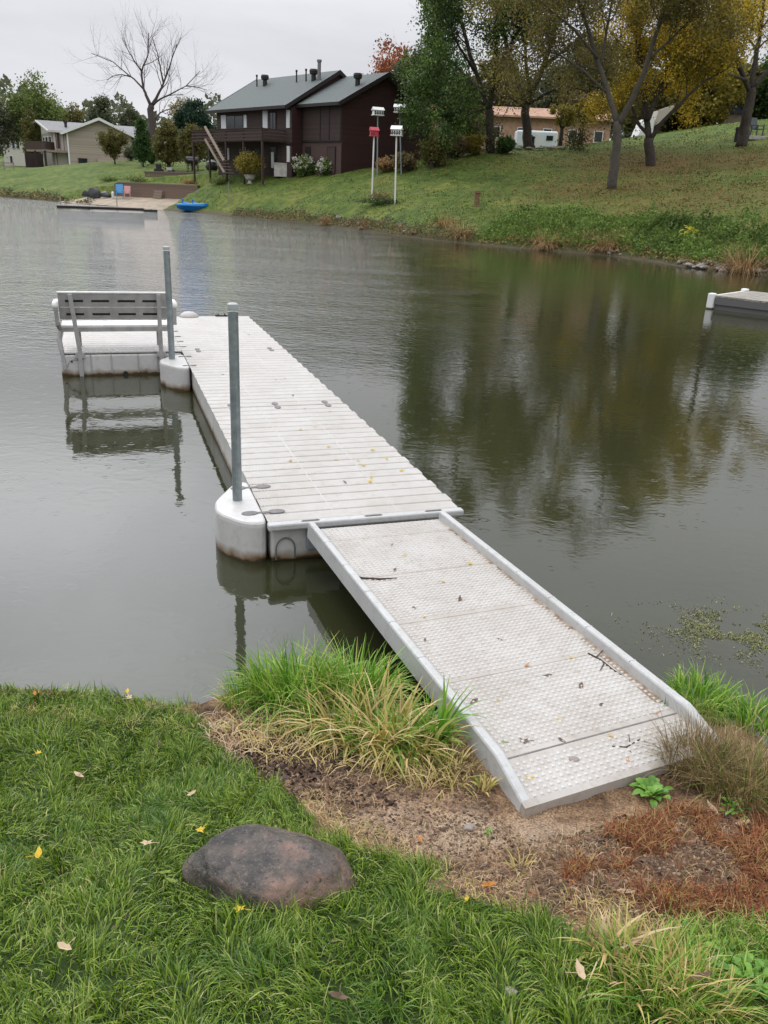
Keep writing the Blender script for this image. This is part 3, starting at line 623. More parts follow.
for k in (1, 2):
    for x in (.22, .71, 1.28): dogbone(x, k*LS, PI/2, dock, 1.35)
for y in (.20, .76): dogbone(-.005, y, 0, dock, 1.6)
for y in (5.62, 6.25, 7.0, 7.45, 7.9, 8.4): dogbone(-.005, y, 0, dock, .9)
# corner floats
def pod(poly, name='corner_float'):
    def rounded(poly, r=.09, n=5):
        out = []
        for i, p in enumerate(poly):
            p = Vector(p); a = Vector(poly[i-1])-p; b = Vector(poly[(i+1) % len(poly)])-p
            ra = min(r, a.length*.45); rb = min(r, b.length*.45); A = p+a.normalized()*ra; B = p+b.normalized()*rb
            for k in range(n): t = k/(n-1); out.append(tuple(A*(1-t)**2+p*2*t*(1-t)+B*t*t))
        return out
    def inset(poly, d):
        c = Vector((sum(p[0] for p in poly)/len(poly), sum(p[1] for p in poly)/len(poly))); o = []
        for p in poly: v = Vector(p)-c; o.append(tuple(c+v*(1-d/v.length)))
        return o
    P = rounded(poly); n = len(P); b = MB(); lev = [(-.02, .02), (.0, .10), (0, ZD-.04), (.004, ZD-.016), (.016, ZD-.003), (.035, ZD+.002)]
    vs = []
    for d, zz in lev: vs += [(x, y, zz) for x, y in inset(P, max(d, 0)+0)]
    fs = []
    for j in range(len(lev)-1):
        fs += [(j*n+i, j*n+(i+1) % n, (j+1)*n+(i+1) % n, (j+1)*n+i) for i in range(n)]
    fs.append(tuple((len(lev)-1)*n+i for i in range(n)))
    vs += [(x, y, -.12) for x, y in P]; k0 = len(lev)*n; fs += [(k0+i, k0+(i+1) % n, (i+1) % n, i) for i in range(n)]
    b.add(vs, fs); return b.build(name, 'side', dock, smooth=False)
pod([(-.008, .0), (-.008, .94), (-.12, .90), (-.33, .52), (-.34, .28), (-.17, .03)])
pod([(-.008, 5.50), (-.008, 6.44), (-.12, 6.40), (-.36, 6.12), (-.37, 5.88), (-.17, 5.53)])
# bench platform
pf = MB(); pf.box((-.83, 7.66, .13), (1.63, 2.04, .32)); plat = pf.build('bench_platform', 'side', dock, bevel=.02)
pf = MB()
for i in range(12): pf.box((-.83, 6.66+.17*i+.075, ZD-.004), (1.64, .158, .02))
pf.build('deck_surface', 'deck', plat, bevel=.004)
for x in (-1.25, -.98, -.62, -.36): pf = MB(); pf.box((x, 6.634, .16), (.012, .012, .26)); pf.build('moulded_rib', 'bench', plat)
pf = MB(); pf.tube([(-.80, 6.62, .02), (-.80, 6.66, .02)], .035, 10); pf.build('plug', 'dark', plat)
pf = MB(); pf.tube([(-1.5, 6.63, .2), (-1.5, 6.66, .2)], .012, 8); pf.build('plug', 'dark', plat)
pf = MB(); pf.tube([(-1.47+.09*math.cos(t), 6.636, .13+.10*math.sin(t)) for t in np.linspace(0, PI, 12)], .006, 6); pf.build('moulded_arch', 'bench', plat)
# white dome at the far end
dm_ = MB(); dm_.lathe([(.17, 0), (.17, .015), (.14, .05), (.09, .08), (.03, .09)], n=18); d_ = dm_.build('dome_cap', 'deck', dock, smooth=True, loc=(.42, 10.0, ZD))
cb = MB(); cb.box((0, 0, .012), (.22, .03, .024)); cb.box((-.06, 0, .03), (.02, .03, .04)); cb.box((.06, 0, .03), (.02, .03, .04)); cb.build('cleat', 'dark', dock, loc=(1.0, 10.0, ZD))

# posts
def dock_pt(x, y, z=0): ca, sa = math.cos(AN), math.sin(AN); return Vector((DO[0]+x*ca-y*sa, DO[1]+x*sa+y*ca, z))
def post(x, y, top, lab, r):
    p = dock_pt(x, y, 0); t = thing('mooring_post', lab, 'post', p, 0, 'steel posts through the corner floats')
    b = MB(); b.tube([(0, 0, -1.2), (0, 0, top-.06)], r, 16); b.build('pole', 'steel', t, smooth=False)
    b = MB(); b.lathe([(r+.001, top-.045), (r+.003, top-.04), (r+.003, top-.008), (r*.8, top)], n=16); b.build('cap', 'steelcap', t)
post(-.15, .504, 1.80, 'nearer galvanised steel post standing in the front corner float beside the ramp', .037)
post(-.192, 6.103, 1.79, 'farther galvanised steel post rising beside the right arm of the bench', .042)

# bench
bn = thing('bench', 'grey plastic bench seen from behind on the side platform of the dock', 'bench', dock_pt(0, 0), AN)
def slat(z0, z1, y0, y1, nm='back_slat', slots=True):
    b = MB(); xs = [-1.66]; slot = []
    for c in (-1.40, -1.065, -.725, -.40): slot.append((c-.115, c+.115))
    zm0, zm1 = (z0+z1)/2-.016-(0.012), (z0+z1)/2+.016-(0.012)
    # frame around four slots, slanted board
    def yy(z): return y0+(y1-y0)*(z-z0)/(z1-z0)
    def pan(xa, xb, za, zb):
        b.hexa([(xa, yy(za), za), (xb, yy(za), za), (xb, yy(za)+.035, za), (xa, yy(za)+.035, za)], [(xa, yy(zb), zb), (xb, yy(zb), zb), (xb, yy(zb)+.035, zb), (xa, yy(zb)+.035, zb)])
    X0, X1 = -1.60, -.13
    pan(X0, X1, z0, zm0); pan(X0, X1, zm1, z1)
    e = X0
    for sa, sb in slot: pan(e, sa, zm0, zm1); e = sb
    pan(e, X1, zm0, zm1)
    o = b.build(nm, 'bench', bn)
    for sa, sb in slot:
        q = MB(); zc = (zm0+zm1)/2; q.box(((sa+sb)/2, yy(zc)+.02, zc), (sb-sa+.01, .02, zm1-zm0+.008)); q.build('slot', 'dark', o)  # near-black board in each slot, its colour stands for the recess shade
    return o
slat(.775, .935, 6.66, 6.625); slat(.945, 1.125, 6.622, 6.585)
b = MB(); b.box((-.865, 6.585+.02, 1.137), (1.49, .06, .024)); b.build('top_rail', 'benchwhite', bn, bevel=.008)
b = MB(); b.box((-.865, 6.745, .625), (1.46, .045, .06)); b.build('seat_rail', 'bench', bn)
b = MB()
for i in range(3): b.box((-.865, 6.82+i*.15, .66), (1.48, .135, .04))
b.build('seat', 'benchwhite', bn, bevel=.01)
for x in (-1.385, -.30):
    b = MB(); b.hexa([(x-.028, 6.59, .0), (x+.028, 6.59, .0), (x+.028, 6.632, .0), (x-.028, 6.632, .0)], [(x-.028, 6.59, .36), (x+.028, 6.59, .36), (x+.028, 6.632, .36), (x-.028, 6.632, .36)])
    x2 = x-.06 if x < -1 else x-.0
    b.hexa([(x-.028, 6.59, .36), (x+.028, 6.59, .36), (x+.028, 6.632, .36), (x-.028, 6.632, .36)], [(x2-.028, 6.535, 1.12), (x2+.028, 6.535, 1.12), (x2+.028, 6.575, 1.12), (x2-.028, 6.575, 1.12)])
    b.build('rear_post', 'bench', bn, bevel=.004)
    b = MB(); b.box((x, 6.62, .29), (.12, .05, .08)); b.build('foot_bracket', 'bench', bn, bevel=.006)
    b = MB(); b.tube([(x, 6.76, .62), (x, 7.15, .62)], .022, 8); b.tube([(x, 7.13, .62), (x, 7.18, .33)], .022, 8); b.build('front_leg', 'bench', bn)
for x in (-1.64, -.09):
    b = MB(); b.tube([(x, 6.56, .945), (x, 6.62, .975), (x, 6.85, .975), (x, 7.08, .95), (x, 7.13, .90)], [.04, .048, .048, .045, .03], 10); b.build('arm_rest', 'benchwhite', bn, smooth=True)
    b = MB()
    b.hexa([(x-.022, 6.60, .70), (x+.022, 6.60, .70), (x+.022, 6.74, .70), (x-.022, 6.74, .70)], [(x-.022, 6.56, .93), (x+.022, 6.56, .93), (x+.022, 6.68, .93), (x-.022, 6.68, .93)])
    if x < -1: b.tube([(x, 6.68, .72), (x+.03, 6.76, .62), (x, 6.72, .5), (x+.02, 6.66, .36), (x+.05, 6.62, .1)], [.035, .035, .035, .03, .02], 8)
    b.build('arm_support', 'bench', bn)

# ------------------------------------------------------------------ gangway (ramp)
A = np.array([-.538, 5.436, .362]); B = np.array([.458, 5.778, .362]); C = un(520, 814, .31); C[2] = .43; D = un(722, 745, .345); D[2] = .43
def rp(u, v, z=0):           # u across 0..1 (left to right), v along 0..1 (from the bank to the dock)
    p = (C*(1-u)+D*u)*(1-v)+(A*(1-u)+B*u)*v; return (p[0], p[1], p[2]+z)
gang = thing('gangway', 'pale grey plastic ramp with raised side rails running from the muddy bank to the dock', 'ramp')
DZ = -.065
b = MB(); b.hexa([rp(.03, 0, -.118), rp(.97, 0, -.118), rp(.97, 1, -.14), rp(.03, 1, -.14)], [rp(.03, 0, DZ), rp(.97, 0, DZ), rp(.97, 1, DZ), rp(.03, 1, DZ)])
b.hexa([rp(.0, 0, -.12), rp(1, 0, -.12), rp(1, -.010, -.12), rp(0, -.010, -.12)][::-1], [rp(.0, 0, DZ+.003), rp(1, 0, DZ+.003), rp(1, -.010, DZ-.004), rp(0, -.010, DZ-.004)][::-1])
base = b.build('ramp_deck', 'rampdeck', gang)
tb = MB(); nu, nv = 28, 94
vsplit = [0, .085, .29, .50, .71, .92, 1.0]
for j in range(nv):
    v = (j+.5)/nv
    if any(abs(v-s) < .006 for s in vsplit[1:-1]): continue
    for i in range(nu):
        u = .05+.90*(i+.5)/nu
        if i in (13, 14) and (i == 13): 
            pass
        du, dv = .0105, .0036
        if abs(u-.5) < .012: continue
        k = .62; zz = 0
        lo = [rp(u-du, v-dv, DZ+zz-.001), rp(u+du, v-dv, DZ+zz-.001), rp(u+du, v+dv, DZ+zz-.001), rp(u-du, v+dv, DZ+zz-.001)]
        hi = [rp(u-du*k, v-dv*k, DZ+zz+.0042), rp(u+du*k, v-dv*k, DZ+zz+.0042), rp(u+du*k, v+dv*k, DZ+zz+.0042), rp(u-du*k, v+dv*k, DZ+zz+.0042)]
        tb.add(lo+hi, [(4, 5, 6, 7), (0, 1, 5, 4), (1, 2, 6, 5), (2, 3, 7, 6), (3, 0, 4, 7)])
t_ = tb.build('tread_pattern', 'tread', base); t_['kind'] = 'stuff'
for s in vsplit[1:-1]:
    sm = MB(); sm.hexa([rp(.045, s-.0014, DZ-.002), rp(.955, s-.0014, DZ-.002), rp(.955, s+.0014, DZ-.002), rp(.045, s+.0014, DZ-.002)],
            [rp(.045, s-.0014, DZ+.0015), rp(.955, s-.0014, DZ+.0015), rp(.955, s+.0014, DZ+.0015), rp(.045, s+.0014, DZ+.0015)])
    sm.build('panel_joint', 'coupler' if s < .1 else 'rampdeck', base)
for side in (0, 1):
    nseg = 12
    for_w = (.0, .045) if side == 0 else (.955, 1.0)
    prof = ((for_w[0]-.006 if side == 0 else for_w[0]-.004, -.12), (for_w[1]+.004 if side == 0 else for_w[1]+.006, -.12), (for_w[1], -.01), (for_w[1]-.006, 0), (for_w[0]+.006, 0), (for_w[0], -.01))
    b = MB(); vv = [0, .075, .085]+list(np.linspace(.085, 1, nseg+1)[1:])
    vs_ = []
    for v in vv:
        drop = -.062 if v < .01 else 0
        for (u, z) in prof: vs_.append(rp(u, v, z+(drop if z > -.1 else 0)))
    n6 = 6; fs_ = []
    for j in range(len(vv)-1): fs_ += [(j*n6+i, j*n6+(i+1) % n6, (j+1)*n6+(i+1) % n6, (j+1)*n6+i) for i in range(n6)]
    fs_ += [tuple(range(n6))[::-1], tuple((len(vv)-1)*n6+i for i in range(n6))]
    b.add(vs_, fs_)
    r_ = b.build('side_rail', 'rail', gang, bevel=.004)
    # small joint lines on the rail
    for v in np.linspace(.085, 1, 8)[1:-1]:
        jb = MB(); u0, u1 = for_w; jb.hexa([rp(u0-.002, v-.0008, -.04), rp(u1+.001, v-.0008, -.04), rp(u1+.001, v+.0008, -.04), rp(u0-.002, v+.0008, -.04)], [rp(u0+.003, v-.0008, .001), rp(u1-.003, v-.0008, .001), rp(u1-.003, v+.0008, .001), rp(u0+.003, v+.0008, .001)])
        jb.build('rail_joint', 'bench', r_)
b = MB(); zs = lambda v: DZ
b.hexa([rp(.905, .12, zs(.12)-.002), rp(.957, .12, zs(.12)-.002), rp(.957, .96, zs(.96)-.002), rp(.93, .96, zs(.96)-.002)], [rp(.925, .12, zs(.12)+.0015), rp(.957, .12, zs(.12)+.008), rp(.957, .96, zs(.96)+.008), rp(.935, .96, zs(.96)+.0015)])
b.build('silt_strip', mat('wet_silt', (.20, .135, .085), .8, noise=(14, (.42, .37, .31), 5, .42, .62)), gang)

# ------------------------------------------------------------------ second dock, right
P0 = np.array([8.56, 22.75]); dr = np.array([.745, -.667]); wr = np.array([.667, .745])
sdk = thing('grey_dock', 'weathered grey board dock with a white corner bumper entering from the right', 'dock', (P0[0], P0[1], 0), math.atan2(dr[1], dr[0]))
b = MB(); b.box((4, 1.15, .14), (8, 2.3, .28)); b.build('float_body', 'greyside', sdk)
b = MB()
for i in range(52): b.box((.08+i*.153, 1.15, .335+.004*math.sin(i*7)), (.14, 2.36, .045))
b.build('deck_boards', 'greydeck', sdk)
b = MB(); b.box((4, -.03, .22), (8, .05, .17)); b.build('side_board', 'greyside', sdk)
for yy, nm in ((-.02, 'corner_bumper'), (2.3, 'corner_bumper')):
    b = MB(); b.prism([(-.14, yy-.1), (.03, yy-.1), (.05, yy+.08), (-.14, yy+.12)], .02, .41); b.build(nm, 'white', sdk, bevel=.03)
b = MB(); b.box((-.05, 1.15, .2), (.10, 2.2, .30)); b.build('end_fender', 'white', sdk, bevel=.02)

# ------------------------------------------------------------------ grass blades
def blades(name, X, Y, Z, hgt, wid, lean, m, parent=None, curl=1., seg=3, az=None, flat=0.):
    n = len(X); az = rng.uniform(0, 2*PI, n) if az is None else az
    h = np.broadcast_to(hgt, (n,)); wd = np.broadcast_to(wid, (n,)); ln = np.broadcast_to(lean, (n,))
    tw = az+PI/2+rng.normal(0, .5, n)
    V = np.zeros((n, seg*2+2, 3), np.float32)
    for k in range(seg+1):
        t = k/seg; th = ln*(t**curl)      # bend angle grows
        # integrate approx
        out = h*t*np.sin(ln*t*.75+.15*ln); up = h*t*np.cos(np.minimum(ln*t*.75+.15*ln, 2.2))
        cx = X+np.cos(az)*out; cy = Y+np.sin(az)*out; cz = Z+up
        ww = wd*(1-t**1.8*.95)*.5
        V[:, 2*k, 0] = cx-np.cos(tw)*ww; V[:, 2*k, 1] = cy-np.sin(tw)*ww; V[:, 2*k, 2] = cz
        V[:, 2*k+1, 0] = cx+np.cos(tw)*ww; V[:, 2*k+1, 1] = cy+np.sin(tw)*ww; V[:, 2*k+1, 2] = cz
    base = (np.arange(n)*(seg*2+2))[:, None, None]
    q = np.array([(2*k, 2*k+1, 2*k+3, 2*k+2) for k in range(seg)])[None]
    return npmesh(name, V.reshape(-1, 3), (base+q).reshape(-1, 4), m, parent, smooth=True)

# lawn on the near bank
n = 210000
X = rng.uniform(-2.1, 1.9, n); Y = rng.uniform(.85, 3.75, n)
vis = (np.abs(X) < .50*Y+.62)
X, Y = X[vis], Y[vis]
keep = (~dirt_mask(X+rng.normal(0, .022, len(X)), Y+rng.normal(0, .022, len(X)))) & (Y < edge_y(X)+.02)
cl_ = vnoise(X, Y, 14, 40)*.6+vnoise(X, Y, 5, 41)*.4
keep &= rng.uniform(0, 1, len(X)) < .35+1.0*cl_
# thin towards the soil in the bottom right corner
X, Y = X[keep], Y[keep]
big = vnoise(X, Y, 3, 42); sm_ = vnoise(X, Y, 14, 43)
az = (vnoise(X, Y, 3.5, 44)*4*PI)+rng.normal(0, .8, len(X))
hh = (.026+.028*big+.042*sm_**2)*rng.uniform(.5, 1.45, len(X))
lawn_g = blades('lawn_grass', X, Y, near_z(X, Y)-.004, hh, rng.uniform(.0016, .0056, len(X)), rng.uniform(.2, 2.0, len(X)), 'grass', az=az)
tag(lawn_g, 'short wet green turf covering the near bank', 'grass', kind='stuff')
n = 190000
X = rng.uniform(-5.5, 5.5, n); Y = rng.uniform(-1.2, 3.8, n); keep = ~(np.abs(X) < .50*Y+.62) | (Y < .85)
X, Y = X[keep], Y[keep]; keep = (~dirt_mask(X, Y)) & (Y < edge_y(X)+.02) & (rng.uniform(0, 1, len(X)) < .3+.9*vnoise(X, Y, 9, 40)); X, Y = X[keep], Y[keep]
o_ = blades('lawn_grass', X, Y, near_z(X, Y)-.004, (.035+.05*vnoise(X, Y, 8, 43))*rng.uniform(.6, 1.4, len(X)), rng.uniform(.004, .009, len(X)), rng.uniform(.2, 1.8, len(X)), 'grass', seg=2)
tag(o_, 'turf continuing along the bank to both sides', 'grass', kind='stuff')
# dry grass blades through the lawn near its edges
def scatter_px(n, poly, z=.43):
    P = wpoly(poly, z); xs = [p[0] for p in P]; ys = [p[1] for p in P]
    X = rng.uniform(min(xs), max(xs), n*6); Y = rng.uniform(min(ys), max(ys), n*6); k = in_poly(X, Y, P); return X[k][:n], Y[k][:n]
def rag(poly, n, hgt, wid, lean, m, name, label, kind='stuff', z=.43, dz=0., cat='grass', thr=0., fr=7, **k):
    X, Y = scatter_px(n, poly, z)
    kk = vnoise(X, Y, fr, 77)*.65+vnoise(X, Y, fr*2.7, 78)*.35 > thr+rng.normal(0, .06, len(X)); X, Y = X[kk], Y[kk]; nn = len(X)
    o = blades(name, X, Y, near_z(X, Y)-.01+dz, rng.uniform(*hgt, nn), rng.uniform(*wid, nn), rng.uniform(*lean, nn), m, **k)
    return tag(o, label, cat, kind=kind)

# ------------------------------------------------------------------ near plants
def clump(name, label, px, n, rad, hgt, wid, lean, m, cat='grass clump', dirbias=None, extra=(), z0=None, group=None):
    c = nground(*px) if z0 is None else Vector((*un(px[0], px[1], z0)[:2], z0))
    t = thing(name, label, cat, c, 0, group)
    def put(n, rad, hgt, wid, lean, m, nm):
        if m in ('tall', 'straw', 'paletan') and wid[0] > .0035: n = int(n*.95); wid = (wid[0]*1.25, wid[1]*1.7); lean = (lean[0], lean[1]+.6); hgt = (hgt[0]*.8, hgt[1]*1.1)
        a = rng.uniform(0, 2*PI, n); r = rad*np.sqrt(rng.uniform(0, 1, n)); x = r*np.cos(a); y = r*np.sin(a)
        az = a+rng.normal(0, .8, n)
        if dirbias is not None: az = dirbias+rng.normal(0, 1.0, n)
        zz = near_z(x+c.x, y+c.y)-c.z-.01 if z0 is None else np.zeros(n)
        blades(nm, x, y, zz, rng.uniform(*hgt, n), rng.uniform(*wid, n), rng.uniform(*lean, n)*(.35+.65*rng.uniform(0, 1, n)), m, parent=t, az=az, seg=6)
    put(n, rad, hgt, wid, lean, m, 'blades')
    for e in extra: put(*e, 'dry_blades')
    return t
# long grass on the water's edge, left of the ramp
clump('grass_clump', 'leftmost of the green tufts at the water left of the ramp', (245, 700), 300, .10, (.08, .17), (.003, .006), (.3, 1.6), 'tall', extra=[(120, .12, (.08, .16), (.003, .006), (.8, 2.0), 'straw')])
clump('grass_clump', 'tall bright green grass at the water left of the ramp', (292, 692), 640, .19, (.16, .30), (.004, .008), (.3, 1.5), 'tall', extra=[(60, .19, (.10, .2), (.004, .007), (.8, 1.9), 'straw')])
clump('grass_clump', 'tall green grass tuft against the far left side of the ramp', (356, 694), 560, .17, (.18, .32), (.004, .009), (.3, 1.6), 'tall', extra=[(110, .17, (.12, .24), (.004, .008), (.8, 2.0), 'straw')])
clump('grass_clump', 'drooping half yellowed grass clump beside the ramp\'s left rail', (378, 738), 190, .15, (.16, .30), (.006, .011), (.8, 2.1), 'straw', extra=[(150, .14, (.12, .24), (.005, .009), (.6, 1.8), 'tall')])
clump('grass_clump', 'broad bladed green and straw tuft leaning on the middle of the left rail', (430, 742), 90, .07, (.15, .28), (.008, .014), (.3, 1.3), 'tall', extra=[(50, .1, (.10, .2), (.005, .009), (.8, 2.1), 'straw')])
clump('grass_clump', 'small yellow green tuft pressed against the near end of the left rail', (484, 790), 24, .025, (.05, .09), (.007, .012), (.3, 1.5), 'straw', extra=[(14, .03, (.04, .07), (.006, .01), (.3, 1.4), 'tall')])
clump('grass_clump', 'low brownish green weed clump below the left rail', (452, 770), 130, .10, (.04, .10), (.004, .008), (.8, 2.0), 'drybrown', extra=[(60, .1, (.04, .09), (.004, .008), (.6, 1.8), 'straw')])
clump('grass_clump', 'bushy clump of dry tan and olive grass against the right rail', (745, 790), 1000, .20, (.14, .27), (.0022, .0045), (.5, 1.7), 'drybrown', extra=[(160, .19, (.12, .22), (.003, .005), (.5, 1.5), 'tall'), (260, .2, (.12, .25), (.002, .0035), (.7, 1.9), 'straw')])
clump('grass_clump', 'wiry dry tuft spilling over the near right corner of the ramp', (694, 772), 800, .13, (.14, .27), (.002, .004), (.6, 1.7), 'drybrown', extra=[(120, .1, (.08, .18), (.002, .0035), (.8, 1.8), 'litter')])
clump('grass_clump', 'bright green grass behind the right rail at the water', (700, 705), 420, .16, (.08, .17), (.004, .007), (.3, 1.4), 'tall', z0=.24)
clump('grass_clump', 'green grass fringe at the right frame edge by the water', (752, 722), 260, .12, (.07, .15), (.004, .007), (.3, 1.4), 'tall', z0=.27)
clump('grass_clump', 'big bottom clump with long bleached blades standing among green ones', (648, 985), 170, .13, (.08, .19), (.003, .006), (.5, 1.9), 'tall', extra=[(60, .12, (.08, .17), (.004, .007), (.8, 1.9), 'straw')])
clump('grass_clump', 'sheaf of broad pale tan blades fanning up from the soil', (606, 952), 22, .04, (.11, .21), (.005, .009), (.4, 1.3), 'paletan', extra=[(40, .05, (.08, .17), (.005, .009), (.5, 1.5), 'straw')])
clump('grass_clump', 'small straw coloured tuft lying on bare soil below the ramp', (520, 868), 40, .04, (.03, .08), (.003, .006), (.8, 2.0), 'straw')
clump('grass_clump', 'thin wispy grass at the left edge of the bank over the water', (18, 688), 26, .06, (.06, .13), (.0018, .003), (.2, .8), 'tall', extra=[(14, .07, (.05, .12), (.0015, .0025), (.3, 1.), 'straw')])
clump('grass_clump', 'drooping straw and green grass filling the gap between the tall tufts', (335, 722), 200, .15, (.12, .24), (.005, .009), (.8, 2.2), 'straw', extra=[(160, .15, (.12, .22), (.005, .009), (.6, 2.), 'tall')])
clump('grass_clump', 'leaning straw tuft under the left rail in front of the broad bladed one', (404, 752), 140, .12, (.12, .22), (.005, .009), (.9, 2.3), 'straw', extra=[(70, .12, (.1, .2), (.005, .009), (.6, 2.), 'tall')])
clump('grass_clump', 'yellow green tuft at the very bottom right of the pale blades', (690, 1000), 150, .12, (.07, .15), (.003, .006), (.6, 2.1), 'straw', extra=[(120, .12, (.07, .14), (.003, .006), (.6, 2.), 'tall')])
clump('grass_clump', 'tangled straw tuft right beside the sheaf of pale tan blades', (660, 965), 170, .10, (.06, .13), (.003, .006), (.8, 2.2), 'straw')
# fringes and litter nobody could count
rag([(188, 690), (300, 686), (345, 705), (300, 728), (230, 735), (200, 715)], 620, (.04, .12), (.002, .005), (.8, 2.4), 'paletan', 'dead_grass', 'straw coloured dead grass fringe on the bank left of the ramp')
rag([(205, 705), (300, 695), (440, 700), (475, 770), (420, 770), (330, 745), (250, 730)], 900, (.06, .17), (.003, .007), (.8, 2.4), 'straw', 'grass_tangle', 'tangled straw and green grass low down left of the ramp')
rag([(225, 700), (300, 690), (430, 700), (455, 745), (380, 740), (300, 715)], 700, (.07, .18), (.003, .007), (.6, 2.2), 'tall', 'grass_tangle', 'green undergrowth between the tall tufts left of the ramp')
rag([(470, 815), (520, 825), (650, 805), (700, 810), (640, 850), (520, 860), (400, 850), (350, 800)], 260, (.02, .07), (.002, .004), (.6, 2.3), 'drybrown', 'sparse_weeds', 'sparse weedy bits on the sandy soil')
rag([(0, 686), (110, 690), (190, 700), (190, 712), (0, 700)], 380, (.03, .075), (.002, .004), (.5, 1.7), 'straw', 'bank_fringe', 'thin pale grass fringe along the left bank edge', seg=3)
rag([(215, 735), (470, 735), (530, 830), (660, 800), (768, 800), (860, 960), (600, 960), (440, 890), (300, 790)], 5600, (.02, .075), (.0012, .0032), (1.6, 2.6), 'litter', 'grass_litter', 'flattened dead grass scattered over bare soil', dz=.012, thr=.52)
rag([(585, 830), (680, 790), (780, 800), (860, 900), (800, 950), (620, 925), (560, 880)], 20000, (.02, .09), (.0015, .0045), (.5, 2.5), 'redlitter', 'red_litter', 'rust red dead weeds matted over the soil on the right', dz=.01, thr=.40, fr=5)
rag([(470, 850), (560, 820), (640, 790), (780, 780), (860, 900), (800, 960), (600, 950), (500, 910)], 1500, (.02, .06), (.0015, .004), (.8, 2.5), 'redlitter', 'red_litter', 'sparse rust coloured strands around the matted patch', dz=.01, thr=.5, fr=9)
rag([(560, 905), (700, 925), (800, 960), (800, 1000), (560, 960)], 500, (.03, .08), (.0025, .005), (.6, 2.0), 'straw', 'mixed_straw', 'yellowed grass between the soil and the lawn bottom right')
rag([(292, 790), (318, 832), (372, 868), (440, 893), (500, 928), (560, 950), (520, 905), (440, 862), (360, 815), (310, 780)], 900, (.02, .06), (.002, .004), (.6, 2.0), 'straw', 'lawn_margin', 'yellowing grass margin between lawn and bare soil')
rag([(640, 1000), (700, 950), (790, 930), (860, 940), (860, 1040), (640, 1040)], 1500, (.03, .09), (.003, .007), (.5, 1.8), 'tall', 'corner_grass', 'rank green grass in the bottom right corner')

def leafblade(mb, p, d, L, wd, droop=.3, fold=.2, mi=0):
    """a simple pointed leaf of six quads along direction d from p"""
    d = Vector(d).normalized(); side = d.cross(Vector((0, 0, 1))); side = side.normalized() if side.length > .01 else Vector((1, 0, 0))
    prof = [.15, .75, 1., .8, .08]; rows = []
    for i, k in enumerate(prof):
        t = i/(len(prof)-1); q = Vector(p)+d*L*t-Vector((0, 0, droop*L*t*t)); wv = side*wd*.5*k; up = Vector((0, 0, fold*wd*k))
        rows.append((q-wv+up, q, q+wv+up))
    vs = [v for r in rows for v in r]; fs = []
    for i in range(len(rows)-1):
        a = i*3; fs += [(a, a+1, a+4, a+3), (a+1, a+2, a+5, a+4)]
    mb.add(vs, fs, mi)
def rosette(name, label, px, n, L, m, rad=.03, wid=.5, cat='plant'):
    c = nground(*px); t = MB()
    for i in range(n):
        a = random.uniform(0, 2*PI); e = random.uniform(.1, 1.1); r = random.uniform(0, rad)
        leafblade(t, (r*math.cos(a), r*math.sin(a), .005+.02*random.random()), (math.cos(a)*math.cos(e), math.sin(a)*math.cos(e), math.sin(e)), L*random.uniform(.5, 1.1), L*wid*random.uniform(.7, 1.1), .45)
    o = t.build(name, m, smooth=True, loc=c); return tag(o, label, cat)
rosette('broadleaf_weed', 'bright green broad leaved weed at the near right corner of the ramp', (650, 796), 46, .065, 'broad', .05, .55)
rosette('broadleaf_weed', 'small green weed growing in bare soil below the near left corner of the ramp', (488, 835), 9, .02, 'broad', .01, .55)
rosette('broadleaf_weed', 'leafy green weed in the bottom right corner of the frame', (752, 985), 60, .05, 'broad', .07, .5)
rosette('broadleaf_weed', 'green weed between bleached blades and right frame edge', (728, 962), 34, .04, 'broad', .05, .45)
rosette('broadleaf_weed', 'red and green weed sprig below the dry clump', (735, 812), 26, .035, 'broad', .05, .45)

# boulder
from mathutils import noise as mn
def rock_mesh(rx_, ry_, rz_, seed, sub=4, amp=.12, f=1.3, flat=.35):
    import bmesh
    bm = bmesh.new(); bmesh.ops.create_icosphere(bm, subdivisions=sub, radius=1)
    off = Vector((seed*3.1, seed*1.7, seed*.9))
    for v in bm.verts:
        p = v.co.copy(); k = 1+amp*mn.noise(p*f+off)*2+amp*.35*mn.noise(p*f*3+off)+amp*.10*mn.noise(p*f*9+off)
        p = p*k; p.z = max(p.z, -flat); v.co = Vector((p.x*rx_, p.y*ry_, p.z*rz_))
    me = bpy.data.meshes.new('rock'); bm.to_mesh(me); bm.free()
    me.polygons.foreach_set('use_smooth', [True]*len(me.polygons)); return me
bp_ = nground(264, 893); me = rock_mesh(.262, .172, .135, 2.4, 6, .08, 1.5, .5)
me.materials.append(M['boulder']); bo = bpy.data.objects.new('boulder', me); COL.objects.link(bo); bo.location = bp_+Vector((0, .07, -.008)); bo.rotation_euler = (0, .07, -.1)
tag(bo, 'smooth brown and purple grey wet boulder sitting in the lawn', 'boulder')
for px, r, lab in (((412, 150+560), .0, ''),):
    pass
for (px, py, r, sd, lab) in ((413-200, 697, .028, 2, 'small grey stone on the dead grass at the bank edge'), (469, 829, .022, 5, 'dark stone half sunk in soil below the ramp'),
                             (510, 993, .018, 7, 'brown stone in the turf near the bottom edge'), (676, 812+20, .02, 9, 'dark stone among the rust red litter')):
    c = nground(px, py); me = rock_mesh(r, r*.8, r*.55, sd, 3, .15); me.materials.append(M['stone']); o = bpy.data.objects.new('stone', me); COL.objects.link(o); o.location = c+Vector((0, 0, r*.2)); tag(o, lab, 'stone')
